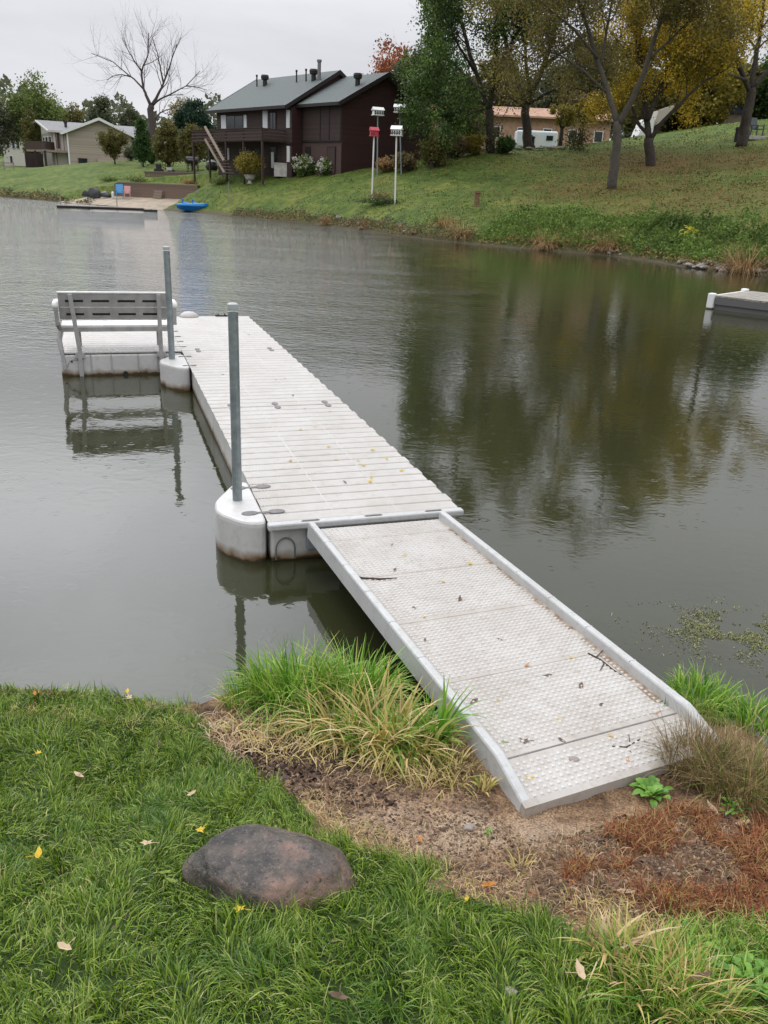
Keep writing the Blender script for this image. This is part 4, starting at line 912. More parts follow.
# soil clods (stuff)
def clods(n, poly, smin, smax, label, name):
    X, Y = scatter_px(n, poly); nn = len(X); s = rng.uniform(smin, smax, nn)*rng.uniform(.5, 1.2, nn)
    o8 = np.array([(-1, -1, -.6), (1, -1, -.6), (1, 1, -.6), (-1, 1, -.6), (-.6, -.6, .6), (.7, -.5, .6), (.6, .6, .5), (-.5, .7, .7)])
    V = np.zeros((nn, 8, 3)); a = rng.uniform(0, 2*PI, nn); j = rng.uniform(.6, 1.3, (nn, 8, 3)); q = o8[None]*j*s[:, None, None]*.5
    V[..., 0] = X[:, None]+q[..., 0]*np.cos(a)[:, None]-q[..., 1]*np.sin(a)[:, None]; V[..., 1] = Y[:, None]+q[..., 0]*np.sin(a)[:, None]+q[..., 1]*np.cos(a)[:, None]
    V[..., 2] = near_z(X, Y)[:, None]+q[..., 2]*.8+.002
    f = np.array([(4, 5, 6, 7), (0, 1, 5, 4), (1, 2, 6, 5), (2, 3, 7, 6), (3, 0, 4, 7)])
    o = npmesh(name, V.reshape(-1, 3), (np.arange(nn)[:, None, None]*8+f[None]).reshape(-1, 4), 'clod', smooth=True); tag(o, label, 'soil', kind='stuff')
clods(7000, [(215, 735), (470, 735), (530, 830), (660, 800), (768, 800), (860, 960), (600, 960), (440, 890), (300, 790)],   .002, .014, 'crumbs of brown soil and grit on the bare bank', 'soil_crumbs')

def debris(n, poly, m, name, label, s0, s1, thr=.4):
    X, Y = scatter_px(n, poly); k = vnoise(X, Y, 8, 66) > thr; X, Y = X[k], Y[k]; Pz = near_z(X, Y)+.006
    o = quads_cloud(name, np.column_stack([X, Y, Pz]), rng.uniform(s0, s1, len(X)), m, flatten=.75); tag(o, label, 'litter', kind='stuff')
M['darkdebris'] = island_leaf('dark_debris', [(0, (.025, .015, .01)), (.6, (.07, .04, .028)), (.9, (.15, .09, .06)), (1, (.34, .24, .15))], .05, .55)
debris(1500, [(205, 705), (330, 700), (430, 760), (400, 800), (300, 790), (225, 750)], 'darkdebris', 'leaf_debris', 'dark rotting leaf bits on wet soil left of the ramp', .012, .035, .3)
debris(700, [(560, 800), (768, 790), (860, 950), (560, 940)], 'darkdebris', 'leaf_debris', 'dark leaf bits in and around the rust red weeds', .010, .032, .45)
debris(320, [(300, 780), (520, 800), (620, 830), (560, 940), (400, 890)], 'darkdebris', 'leaf_debris', 'small leaf bits over the sandy soil below the ramp', .006, .018, .4)
debris(900, [(0, 700), (200, 710), (330, 830), (440, 890), (560, 960), (560, 1040), (0, 1040)], 'darkdebris', 'thatch', 'brown thatch bits down in the turf', .008, .022, .45)

# ------------------------------------------------------------------ fallen leaves and twigs
def leaf_poly(kind):
    if kind == 'maple':
        r = [1, .42, .8, .38, .62, .3, .22, .3, .62, .38, .8, .42]
        return [(r[i]*math.cos(2*PI*i/12+PI/2), r[i]*math.sin(2*PI*i/12+PI/2)) for i in range(12)]
    return [(x, y) for x, y in ((0, 1.25), (.2, .8), (.36, .3), (.38, -.1), (.28, -.6), (.1, -.95), (-.08, -1), (-.3, -.55), (-.36, 0), (-.3, .45), (-.14, .9))]
def fleaf(p, size, m, label, group=None, kind='maple', curl=.25, stem=True):
    size = size*1.45; pl = leaf_poly(kind); th = random.uniform(0, 2*PI); b = MB(); c, s = math.cos(th), math.sin(th); vs = [(0, 0, .002)]; t1, t2 = random.uniform(-.25, .25), random.uniform(-.25, .25)
    for x, y in pl:
        x *= size*random.uniform(.85, 1.1); y *= size; z = curl*size*((2.6 if kind == 'oval' else .9)*(x/size)**2+.4*(y/size)**2)*random.uniform(.5, 1.4)+t1*x+t2*y+.003
        vs.append((x*c-y*s, x*s+y*c, max(z, .001)))
    n = len(pl); b.add(vs, [(0, i+1, (i+1) % n+1) for i in range(n)])
    o = b.build('fallen_leaf', m, loc=p)
    if stem: q = MB(); q.tube([(0, 0, .003), (-.6*size*c, -.6*size*s, .004), (-1.3*size*c, -1.3*size*s, .006)], .0012, 4); q.build('stalk', m, o)
    return tag(o, label, 'leaf', group)
for px, py, s, m, k, lab in ((148, 853, .022, 'cleaf', 'maple', 'curled cream leaf on the turf left of the boulder'), (200, 840, .018, 'yleaf', 'maple', 'yellow leaf tucked at the boulder\'s upper left edge'),
    (240, 920, .019, 'yleaf', 'maple', 'bright yellow leaf just below the boulder'), (264, 913, .015, 'cleaf', 'maple', 'pale leaf touching the lower edge of the boulder'),
    (40, 866, .021, 'yleaf', 'oval', 'yellow and cream leaf near the left frame edge'), (66, 960, .019, 'cleaf', 'oval', 'oval cream leaf low on the left of the lawn'),
    (80, 785, .02, 'cleaf', 'oval', 'narrow pale leaf standing in the turf upper left'), (40, 762, .014, 'yleaf', 'maple', 'small dull yellow leaf in the lawn at upper left'),
    (166, 884, .012, 'gleaf', 'oval', 'yellow green leaf in the grass at the boulder\'s left foot'), (172, 892, .012, 'gleaf', 'oval', 'lower green yellow leaf beside the boulder\'s left foot'),
    (192, 804, .016, 'cleaf', 'oval', 'faded leaf above the boulder'), (160, 752, .014, 'bleaf', 'oval', 'brown curled leaf in the turf above the boulder'),
    (130, 706, .018, 'cleaf', 'maple', 'cream leaf near the bank edge at left'), (36, 702, .014, 'oleaf', 'oval', 'tan leaf at the far left bank edge'),
    (128, 700, .014, 'yleaf', 'oval', 'pale yellow leaf on the lawn edge'), (338, 1010, .016, 'bleaf', 'oval', 'reddish brown leaf in the turf bottom centre'),
    (466, 910, .010, 'yleaf', 'maple', 'tiny yellow leaf where the turf meets the soil'), (488, 888, .018, 'oleaf', 'oval', 'orange brown leaf on the bare soil'),
    (612, 890, .028, 'bleaf', 'maple', 'dark brown leaf on the soil right of centre'), (625, 895, .02, 'cleaf', 'oval', 'pale curled leaf on top of a dark one'),
    (668, 902, .016, 'yleaf', 'oval', 'yellow leaf among the rust red litter'), (705, 870, .02, 'bleaf', 'oval', 'dark leaf in the rust red litter'),
    (672, 930, .02, 'bleaf', 'maple', 'grey brown leaf at the lower rim of the red litter'), (712, 812, .02, 'cleaf', 'oval', 'cream narrow leaf under the dry clump'),
    (742, 826, .02, 'cleaf', 'oval', 'bleached leaf at the foot of the dry clump'), (752, 708, .016, 'oleaf', 'oval', 'orange leaf in the green fringe at the right'),
    (697, 990, .022, 'bleaf', 'oval', 'large grey brown leaf standing in the bottom right weeds'), (578, 985, .022, 'cleaf', 'oval', 'whitish curled leaf in the turf below the pale blades'),
    (560, 855, .012, 'bleaf', 'oval', 'small brown leaf on sandy soil below the ramp'), (420, 842, .012, 'oleaf', 'oval', 'small orange leaf on soil left of the ramp end')):
    p = nground(px, py); onturf = not bool(dirt_mask(np.array([p.x]), np.array([p.y]))[0]); p.z += .042 if onturf else .008
    fleaf(p, s, m, lab, None, k, .75, stem=True)
def on_ramp(px, py):
    p = un(px, py, .32); 
    return Vector((p[0], p[1], .34-.012*0))
def ramp_z(p):
    v = np.clip(np.dot(p[:2]-((C+D)/2)[:2], ((A+B)/2-(C+D)/2)[:2])/np.sum(((A+B)/2-(C+D)/2)[:2]**2), 0, 1); return .42+DZ-.058*v+.006
def rpnt(px, py):
    z = .34
    for _ in range(5): p = un(px, py, z); z = ramp_z(p)
    return Vector((p[0], p[1], z))
yl = ((471, 564, .020, 'bright yellow leaf on the ramp beside the right rail'), (443, 582, .014, 'faded yellow leaf in the middle of the upper ramp'),
      (499, 700, .014, 'yellow leaf on the left of the ramp\'s middle panels'), (572, 660-2, .014, 'yellow leaf towards the right of the middle ramp'),
      (559, 721, .014, 'dull yellow leaf on the lower ramp'), (612, 736, .016, 'yellow leaf on the lower right of the ramp'), (529, 778, .018, 'yellow leaf on the ramp\'s last panel at left'),
      (404, 555, .012, 'faint yellow leaf high on the left of the ramp'), (424, 617, .010, 'tiny yellow leaf beside the stick on the ramp'), (628, 763, .019, 'orange yellow leaf near the ramp\'s bottom right corner'),
      (655, 713, .016, 'orange leaf caught by the right rail above the dry grass'), (526, 666, .017, 'orange brown curled leaf in the centre of the ramp'), (504, 742, .013, 'green yellow leaf near the left rail low on the ramp'))
for px, py, s, lab in yl: fleaf(rpnt(px, py), s, 'oleaf' if 'orange' in lab else ('gleaf' if 'green' in lab else 'yleaf'), lab, 'leaves fallen on the ramp', 'maple', .35)
bl = ((414, 608), (548, 676), (581, 687), (425, 640), (562, 746-5), (474, 672+30), (392, 545), (395, 570), (460, 600), (500, 640), (602, 705))
for i, (px, py) in enumerate(bl): fleaf(rpnt(px, py), .011+.004*(i % 3), 'bleaf', 'small dark brown leaf on the pale ramp', 'small dark leaves on the ramp', 'oval', .4, stem=False)
def dpt(px, py): p = un(px, py, ZD); return Vector((p[0], p[1], ZD+.003))
for i, (px, py) in enumerate(((315, 427), (329, 447), (372, 450), (387, 459), (401, 471), (371, 482), (358, 461), (364, 466), (300, 432-2), (262, 328), (337, 460), (291, 461), (372, 478))):
    fleaf(dpt(px, py), .018+.004*(i % 3), 'yleaf', 'small faded yellow leaf on the ridged dock deck', 'yellow leaves fallen on the dock', 'maple', .3)
for i, (px, py) in enumerate(((305, 409), (285, 379), (276, 380), (345, 483), (249, 335), (223, 375), (330, 412), (293, 396))):
    fleaf(dpt(px, py), .014+.003*(i % 2), 'bleaf', 'tiny dark leaf on the ridged dock deck', 'dark leaves fallen on the dock', 'oval', .4, stem=False)
def twig(pts, r, label, name='twig', br=()):
    b = MB(); b.tube(pts, [r]*(len(pts)-1)+[r*.4], 6)
    for q in br: b.tube(q, [r*.7]+[r*.4]*(len(q)-1), 5)
    return tag(b.build(name, 'twig'), label, 'twig')
def rr(px, py, dz=.004): v = rpnt(px, py); v.z += dz; return v
twig([rr(352, 576), rr(362, 578.5), rr(380, 579.5), rr(397, 578.5)], .006, 'dark curved stick lying across the upper ramp')
twig([rr(588, 654), rr(600, 660), rr(612, 670), rr(622, 676)], .005, 'dark clump of twigs beside the right rail', br=[[rr(596, 658), rr(604, 652, .02)], [rr(604, 664), rr(600, 672, .01)]])
twig([rr(612, 747), rr(626, 748), rr(640, 740), rr(648, 744)], .0035, 'forked dark twig near the bottom right of the ramp', br=[[rr(626, 748), rr(634, 756)], [rr(630, 744), rr(628, 738, .02)]])
c = rpnt(524, 741); fleaf(c, .024, 'bleaf', 'crumpled dark leaf near the bottom left of the ramp', None, 'maple', .6)
c = rpnt(574, 760); me = rock_mesh(.022, .016, .008, 3, 3, .15); me.materials.append(M['stone']); o = bpy.data.objects.new('stone', me); COL.objects.link(o); o.location = c+Vector((0, 0, .004)); tag(o, 'flat dark pebble on the ramp\'s last joint', 'stone')
# floating weed at the right
n = 9000; c = un(735, 632, 0); X = rng.normal(c[0], .26, n); Y = rng.normal(c[1], .17, n); k = vnoise(X, Y, 7, 60)*.6+vnoise(X, Y, 22, 61)*.4+rng.normal(0, .05, n) > .55; X, Y = X[k], Y[k]
M['weedfleck'] = island_leaf('pond_weed_flecks', [(0, (.05, .06, .02)), (.6, (.14, .15, .05)), (.9, (.28, .28, .10)), (1, (.45, .42, .2))], .1, .5)
al = blades('pond_weed', X, Y, np.full(len(X), .001), rng.uniform(.004, .022, len(X)), rng.uniform(.003, .008, len(X)), rng.uniform(1.45, 1.6, len(X)), 'weedfleck', seg=2); tag(al, 'yellow green pond weed floating right of the ramp', 'pond weed', kind='stuff')

# ------------------------------------------------------------------ far shore: low vegetation
def shore_pts(n, Lr, sr, hf):
    L = rng.uniform(Lr[0], Lr[1], n); s = sr[0]+(sr[1]-sr[0])*rng.uniform(0, 1, n)
    S = shore_at(L); fr = np.clip((L-_cum[3])/(_cum[-6]-_cum[3]), 0, 1.6); a = math.radians(92)-fr*math.radians(52)
    P = S+np.stack([np.cos(a), np.sin(a)], -1)*s[:, None]; z = far_z(P)
    return np.column_stack([P, z]), s, L
def px_to_L(px): # arc length of the shoreline where it shows at column px
    PP = []
    best = None
    for L in np.linspace(_cum[2], _cum[-5], 1500):
        p = shore_at(L); d = np.array([p[0], p[1], 0])-np.array([0, 0, H]); Yc = d[1]*math.sin(PIT)+d[2]*math.cos(PIT); Z = d[1]*math.cos(PIT)-d[2]*math.sin(PIT)
        u = F*d[0]/Z; v = -F*Yc/Z; x = 384+math.cos(ROL)*u-math.sin(ROL)*v
        if best is None or abs(x-px) < best[0]: best = (abs(x-px), L)
    return best[1]
LL = {p: px_to_L(p) for p in (0, 90, 210, 230, 330, 400, 470, 520, 600, 690, 760)}
def weeds(name, label, n, Lr, sr, h, size, m, f=1.):
    P, s, L = shore_pts(n, Lr, sr, h); hh = h*(.3+1.1*vnoise(P[:, 0], P[:, 1], .8*f, 70)*vnoise(P[:, 0], P[:, 1], 2.5*f, 71)*1.6)
    P[:, 2] += hh*np.sqrt(rng.uniform(0, 1, n)); o = quads_cloud(name, P, rng.uniform(.5, 1.3, n)*size, m); return tag(o, label, 'weeds', kind='stuff')
endL = _cum[-5]
weeds('bank_weeds', 'lush green weeds covering the far right bank slope', 34000, (LL[470], endL), (.2, 4.8), .85, .15, 'leaf_weed')
weeds('bank_weeds', 'olive weeds mixed into the far right bank slope', 9000, (LL[400], endL), (.1, 5.8), .75, .13, 'leaf_fresh')
weeds('shore_scrub', 'dark low scrub along the middle of the far waterline', 6500, (LL[230], LL[470]), (.05, 1.3), .55, .12, 'leaf_grey')
weeds('shore_scrub', 'brown dead stems along the far waterline', 6000, (LL[230], endL), (.0, 1.0), .5, .11, 'leaf_tan')
weeds('shore_scrub', 'dull rough grass along the far left waterline', 5000, (_cum[2], LL[90]), (.0, 1.4), .7, .2, 'leaf_grey')
weeds('shore_scrub', 'tan rough grass along the far left waterline', 2500, (_cum[2], LL[90]), (.0, 1.0), .6, .2, 'leaf_tan')
def tuft(px, py, h, rad, n, m, label, name='ornamental_grass', cat='grass clump', wid=.03, group=None):
    c = ground(px, py+3); h = h*1.7; rad = rad*1.3; a = rng.uniform(0, 2*PI, n); r = rad*.45*np.sqrt(rng.uniform(0, 1, n))
    o = blades(name, r*np.cos(a), r*np.sin(a), np.full(n, -.1), rng.uniform(.4, 1.1, n)*h*.9, wid*rng.uniform(.6, 1.5, n), rng.uniform(.2, 2.3, n), m, az=a+rng.normal(0, .4, n)); o.location = c
    return tag(o, label, cat, group)
M['tanblade'] = island_leaf('tan_blades', [(0, (.18, .11, .05)), (.5, (.35, .22, .10)), (1, (.55, .38, .20))], .3, .7)
for px, py, h, r, lab in ((745, 268, 1.0, 1.1, 'large orange tan grass clump by the rocks at the right'), (606, 246, .8, .9, 'tan grass clump above the waterline rocks under the forked tree'),
     (546, 244, .8, .8, 'tan grass clump left of the rocks on the far bank'), (586, 240, .6, .7, 'small tan grass clump beside the larger one under the forked tree'), (463, 234, .8, 1.0, 'pinkish tan dead clump on the far bank left of the weeds'),
     (447, 224, .7, 1.0, 'pale tan clump higher up the far bank'), (620, 240, .7, .6, 'ochre grass clump at the right of the under tree group'), (366, 224, .5, .6, 'dull brown tuft at the waterline below the bird houses'), (328, 220, .5, .6, 'brown tuft at the waterline below the brown house')):
    tuft(px, py, h, r, 340, 'tanblade', lab)
tuft(438, 196+22, .5, .5, 160, 'leaf_weed', 'green tuft on the lawn edge of the far bank')
# leaves strewn over the hill lawn and rough grass tips on it
n = 26000; th = rng.uniform(.02, .50, n); Yq = rng.uniform(42, 92, n); Pq = np.column_stack([th*Yq, Yq]); dl_ = np.zeros(n)
for c, r, a in zip(lc, (10, 11, 10, 12, 9, 9, 9), (.9, 1, .9, .8, .6, .6, .5)): dl_ = np.maximum(dl_, a*np.exp(-((Pq-c)**2).sum(1)/r**2))
k = (rng.uniform(0, 1, n) < dl_*(.3+vnoise(Pq[:, 0], Pq[:, 1], .6, 90))) & (shore_dist(Pq) > 3.5); Pq = Pq[k]
tag(quads_cloud('leaf_litter', np.column_stack([Pq, far_z(Pq)+.10]), rng.uniform(.1, .2, len(Pq)), 'leaf_litter', flatten=.9), 'brown and tan leaves strewn over the hill lawn', 'leaf litter', kind='stuff')
n = 60000; th = rng.uniform(-.52, .52, n); Yq = rng.uniform(40, 100, n); Pq = np.column_stack([th*Yq, Yq]); sdq = shore_dist(Pq); k = (sdq > .4) & (vnoise(Pq[:, 0], Pq[:, 1], .9, 91)+.5*vnoise(Pq[:, 0], Pq[:, 1], .25, 92) > .62); Pq = Pq[k]
cq = (Pq-WL0[:2])@u_; hq = (Pq-WL0[:2])@n_; k = ~((cq > -7) & (cq < 11) & (hq < 6)); Pq = Pq[k]
tag(quads_cloud('rough_grass', np.column_stack([Pq, far_z(Pq)+.06]), rng.uniform(.08, .15, len(Pq)), 'lawn_tips'), 'rough grass tips across the far lawn', 'grass', kind='stuff')
# yellow leaved plant
c = ground(688, 246); b = MB()
for i in range(46):
    a = random.uniform(0, 2*PI); e = random.uniform(-.1, 1.2); r_ = random.uniform(.0, .25)
    leafblade(b, (r_*math.cos(a), r_*math.sin(a), .45+.35*random.random()), (math.cos(a)*math.cos(e), math.sin(a)*math.cos(e), math.sin(e)), .32, .16, .5)
o = b.build('yellow_plant', mat('yellow_hosta', (.50, .46, .03), .5, transl=.3), loc=c); tag(o, 'bright yellow leaved plant in the far bank weeds', 'plant')
b = MB(); b.tube([(0, 0, -.1), (0, 0, .7)], .03, 6); b.build('stem', 'bark', o)
# shoreline rocks
rocks = [rock_mesh(1, .8, .7, i+1, 2, .18) for i in range(5)]
for m_ in rocks: m_.materials.append(M['stone'])
def rock_row(n, x0, x1, y0, y1, label, group, smin, smax, d=0):
    for i in range(n):
        px = random.uniform(x0, x1); f = (px-x0)/(x1-x0); py = y0+(y1-y0)*f+random.uniform(-8, 3)
        g = ground(px, min(py, py)); s = random.uniform(smin, smax)
        o = bpy.data.objects.new('shore_rock', random.choice(rocks)); COL.objects.link(o); o.location = (g.x, g.y, max(g.z, .0)+s*.15); o.scale = (s, s, s*random.uniform(.6, .9)); o.rotation_euler = (random.uniform(-.3, .3), random.uniform(-.3, .3), random.uniform(0, 6))
        tag(o, label, 'rock', group)
rock_row(34, 678, 728, 263, 271, 'pinkish grey rock in the heap at the waterline left of the tan clump', 'waterline rocks left of the tan clump', .10, .24)
rock_row(18, 752, 800, 268, 282, 'pinkish grey rock at the waterline at the right frame edge', 'waterline rocks at the right frame edge', .12, .26)
rock_row(14, 588, 624, 250, 255, 'pale rock at the waterline under the forked tree', 'waterline rocks under the forked tree', .10, .2)
rock_row(9, 335, 375, 225, 231, 'pale flat rock at the waterline below the bird houses', 'waterline rocks below the bird houses', .15, .35)
rock_row(9, 398, 415, 230, 234, 'dark rock on the far waterline in the middle', 'dark rocks on the far waterline', .12, .25)

# ------------------------------------------------------------------ trees
def grow(mb, p, d, r, L, lvl, tips, rnd, wander=.25, up=.12, nch=3, spread=.7, ratio=.68, sides=5):
    pts = [Vector(p)]; rad = [r]; d = Vector(d).normalized(); n = 4
    for i in range(n):
        d = (d+Vector((rnd.gauss(0, wander), rnd.gauss(0, wander), rnd.gauss(0, wander)+up))*.5).normalized()
        pts.append(pts[-1]+d*L/n); rad.append(r*(1-.55*(i+1)/n))
    mb.tube(pts, rad, sides, cap=False)
    if lvl <= 0:
        for q in pts[1:]: tips.append(q)
        return
    tips.append(pts[-1])
    for i in range(nch):
        t = rnd.uniform(.35, 1.0) if i else 1.0; k = min(int(t*n), n-1); f = t*n-k; q = pts[k].lerp(pts[k+1], f)
        ax = d.orthogonal(); ax.rotate(Matrix.Rotation(rnd.uniform(0, 2*PI), 3, d)); nd = (d*math.cos(spread)+ax*math.sin(spread)*rnd.uniform(.5, 1.1)) if i else d
        grow(mb, q, nd, r*(.42 if i else .45)*rnd.uniform(.8, 1.1), L*ratio*rnd.uniform(.75, 1.15), lvl-1, tips, rnd, wander, up, nch, spread, ratio, max(3, sides-1))
CL_ = .16
def leaves_at(tips, n, sig, zs=1.):
    T = np.array([tuple(t) for t in tips]); T = T[rng.uniform(0, 1, len(T)) < CL_]; T = T+rng.normal(0, .15, T.shape); i = rng.integers(0, len(T), n); return T[i]+rng.normal(0, 1, (n, 3))*np.array([sig, sig, sig*zs])
def limb_tree(name, label, base, limbs, bark, leaf, nleaf, lsize, sig, sub=(3, 1.6, 3), seed=1, droop=0., group=None, dens=None, up=.12, cat='tree', spread=.7):
    """limbs: list of ([(px,py,dY)...], r0, r1); base Vector on the ground"""
    rnd = random.Random(seed); t = thing(name, label, cat, base, 0, group); mb = MB(); tips = []
    Y0 = base.y
    for pts, r0, r1, ns in limbs:
        W_ = [Vector(at(x, y, Y0+dy))-base for x, y, dy in pts]
        n = len(W_); W2 = []
        for i in range(n-1):
            for k in range(3):
                q = W_[i].lerp(W_[i+1], k/3); W2.append(q+Vector((rnd.gauss(0, 1), rnd.gauss(0, 1), 0))*r0*.12)
        W2.append(W_[-1]); rad = [r0+(r1-r0)*(i/(len(W2)-1))**.9 for i in range(len(W2))]
        mb.tube(W2, rad, 8)
        for j in range(ns):
            f = rnd.uniform(.3, 1.) if j else 1.; k = min(int(f*(len(W2)-1)), len(W2)-2); q = W2[k]; dd = (W2[k+1]-W2[k]).normalized()
            ax = dd.orthogonal(); ax.rotate(Matrix.Rotation(rnd.uniform(0, 2*PI), 3, dd)); nd = dd*math.cos(spread)+ax*math.sin(spread)
            grow(mb, q, nd, rad[k]*.5, sub[1]*rnd.uniform(.7, 1.3), sub[0]-1, tips, rnd, .28, up, sub[2], spread, .7)
    mb.build('trunk', bark, t, smooth=True)
    if nleaf:
        for k_, (lf, frac) in enumerate(leaf if isinstance(leaf, (list, tuple)) else [(leaf, 1.)]):
            P = leaves_at(tips, int(nleaf*frac), sig)
            P[:, 2] -= droop*np.abs(rng.normal(0, 1, len(P)))
            if dens is not None: P = P[dens(P+np.array(base))]
            quads_cloud('crown', P, rng.uniform(.6, 1.3, len(P))*lsize, lf, t)
    return t
def blob_tree(name, label, base, trunk_h, cz, radii, ncl, clr, nleaf, lsize, leaf, bark='bark', seed=1, shape='round', group=None, cat='tree', tr=.2, cx=0):
    rnd = random.Random(seed); t = thing(name, label, cat, base, 0, group); R_ = np.array(radii, float); r2 = np.random.default_rng(seed)
    C_ = []
    while len(C_) < ncl:
        p = r2.normal(0, 1, 3); p /= np.linalg.norm(p); rr_ = r2.uniform(.25, 1)**.5
        p = p*rr_
        if shape == 'cone':
            k = 1-(p[2]+1)/2; p[:2] *= (.15+.95*k)
        if shape == 'column': p[:2] *= 1-.35*max(p[2], 0)
        C_.append(p*R_+np.array([cx, 0, cz])+r2.normal(0, .06, 3)*R_)
    C_ = np.array(C_); i = r2.integers(0, ncl, nleaf); w_ = r2.uniform(.6, 1.35, ncl)
    P = C_[i]+r2.normal(0, 1, (nleaf, 3))*(clr*w_[i])[:, None]*np.array([1, 1, .8])
    P = P[P[:, 2] > .1]
    mb = MB(); mb.tube([(0, 0, -.3), (cx*.3, 0, trunk_h*.6), (cx*.8, 0, cz)], [tr*1.2, tr, tr*.45], 7)
    for j in range(min(ncl, 16)):
        q = C_[j]; z0_ = min(trunk_h*rnd.uniform(.7, 1.2), q[2]*.9); mid = ((q[0])*.45, q[1]*.45, z0_+(q[2]-z0_)*.6); mb.tube([(cx*.4, 0, z0_), mid, tuple(q)], [tr*.4, tr*.25, tr*.08], 5)
    mb.build('trunk', bark, t, smooth=True)
    quads_cloud('crown', P, r2.uniform(.6, 1.35, len(P))*lsize, leaf, t)
    return t

# the three nearer trees on the hill
b1 = ground(612, 189); b2 = ground(650, 166); b3 = ground(741, 147)
limb_tree('maple_tree', 'nearest pale barked forked tree on the leaf strewn slope', b1, [
    ([(612, 192, 0), (614, 165, 0), (617, 140, 0), (618, 122, 0)], .34, .26, 0),
    ([(618, 124, 0), (610, 100, .4), (601, 70, .8), (590, 35, 1.2), (578, 0, 1.5), (568, -50, 1.8), (560, -110, 2)], .20, .07, 9),
    ([(618, 126, 0), (632, 100, -.4), (645, 70, -.8), (655, 35, -1.), (668, 0, -1.2), (682, -50, -1.4), (690, -105, -1.5)], .22, .07, 9),
    ([(606, 92, .4), (585, 72, 1.), (560, 55, 1.8), (535, 48, 2.4), (515, 52, 3)], .09, .03, 8),
    ([(600, 66, .8), (606, 35, 1.2), (612, 0, 1.4), (618, -45, 1.5), (622, -100, 1.5)], .10, .04, 7),
    ([(597, 58, .8), (575, 30, 0), (550, 10, -1), (525, -15, -2)], .10, .04, 8),
    ([(648, 60, -.8), (668, 42, -1.5), (690, 20, -2), (705, -15, -2.5)], .09, .04, 7),
    ], 'barkpale', [('leaf_olive', .5), ('leaf_yolive', .2), ('leaf_brown', .3)], 50000, .15, .42, (3, 2.1, 3), seed=3, droop=.5)
limb_tree('maple_tree', 'dark trunked tree with many spreading limbs and yellow leaves behind the forked one', b2, [
    ([(650, 169, 0), (650, 155, 0), (649, 138, 0)], .42, .36, 0),
    ([(649, 140, 0), (646, 115, .5), (644, 85, 1), (640, 50, 1), (636, 10, 1), (632, -50, 1), (630, -110, 1)], .26, .08, 6),
    ([(650, 140, 0), (662, 122, -.5), (676, 108, -1), (692, 92, -1.3), (706, 80, -1.6), (722, 72, -2)], .19, .05, 6),
    ([(648, 120, 0), (658, 92, 0), (668, 68, -.2), (682, 38, -.4), (695, 8, -.6), (706, -45, -1)], .22, .07, 6),
    ([(649, 136, 0), (640, 126, .6), (633, 110, 1), (628, 85, 1.5), (622, 50, 2)], .16, .05, 5),
    ([(656, 96, 0), (672, 80, 1), (690, 60, 1.6), (712, 35, 2), (728, 10, 2.4), (740, -30, 2.6)], .14, .05, 5),
    ], 'bark', [('leaf_yolive', .5), ('leaf_gold', .5)], 50000, .17, .42, (3, 2.3, 3), seed=8, droop=.1)
limb_tree('maple_tree', 'golden leaved tree with thick grey trunk at the right frame edge', b3, [
    ([(741, 149, 0), (745, 128, 0), (749, 105, 0), (751, 88, 0)], .48, .38, 0),
    ([(751, 90, 0), (755, 60, .5), (760, 30, 1), (765, -5, 1), (768, -35, 1)], .26, .09, 7),
    ([(750, 92, 0), (741, 70, -.5), (732, 50, -1), (718, 28, -1.5), (706, 2, -2), (695, -30, -2.4)], .22, .07, 9),
    ([(751, 88, 0), (770, 70, 0), (790, 45, 0), (812, 15, 0)], .24, .08, 6),
    ([(747, 80, -.3), (728, 74, -2), (705, 66, -3.4), (684, 64, -4)], .13, .04, 8),
    ([(745, 78, .3), (725, 50, 2), (700, 30, 3.4), (672, 18, 4)], .13, .04, 8),
    ], 'bark', [('leaf_gold', .75), ('leaf_yolive', .25)], 56000, .18, .42, (3, 2.5, 3), seed=12, droop=.25)
# big dark green pair left of them
b4 = ground(491, 153); b5 = ground(528, 149, 60)
def right_of(px0, k=.0):
    def f(P):
        x = 384+ (P[:, 0]/P[:, 1])*884+16; z = P[:, 2]
        return x > px0+34*(vnoise(P[:, 2], P[:, 1]*.5, .32, 95)-.45)+12*(vnoise(P[:, 2], P[:, 1], 1.1, 96)-.5)-k*(z-6)
    return f
limb_tree('maple_tree', 'large dark green leafy tree overhanging the brown house', b4, [
    ([(491, 156, 0), (490, 130, 0), (489, 110, 0)], .40, .34, 0),
    ([(489, 112, 0), (480, 85, .5), (470, 55, 1), (462, 25, 1), (455, -5, 1), (450, -50, 1), (446, -110, 1)], .22, .07, 10),
    ([(489, 112, 0), (494, 80, 0), (496, 45, 0), (497, 5, 0), (497, -50, 0), (496, -120, 0)], .25, .08, 10),
    ([(487, 105, 0), (470, 98, -1), (456, 96, -2), (446, 100, -2.6), (438, 108, -3)], .13, .04, 9),
    ([(484, 95, 0), (464, 74, 2.2), (450, 60, 3), (440, 52, 3.5)], .14, .05, 9),
    ([(494, 92, 0), (508, 62, -1), (516, 30, -1.5), (520, -5, -2), (524, -60, -2)], .17, .06, 10),
    ([(474, 70, .6), (458, 45, -1.5), (448, 22, -2.5), (440, 0, -3)], .11, .04, 9),
    ([(488, 108, 0), (474, 112, 1.5), (462, 118, 2.5), (452, 126, 3)], .09, .03, 7),
    ], 'bark', [('leaf_green', .4), ('leaf_bluegreen', .3), ('leaf_weed', .3)], 62000, .21, .42, (3, 2.3, 3), seed=21, droop=.2, dens=right_of(402))
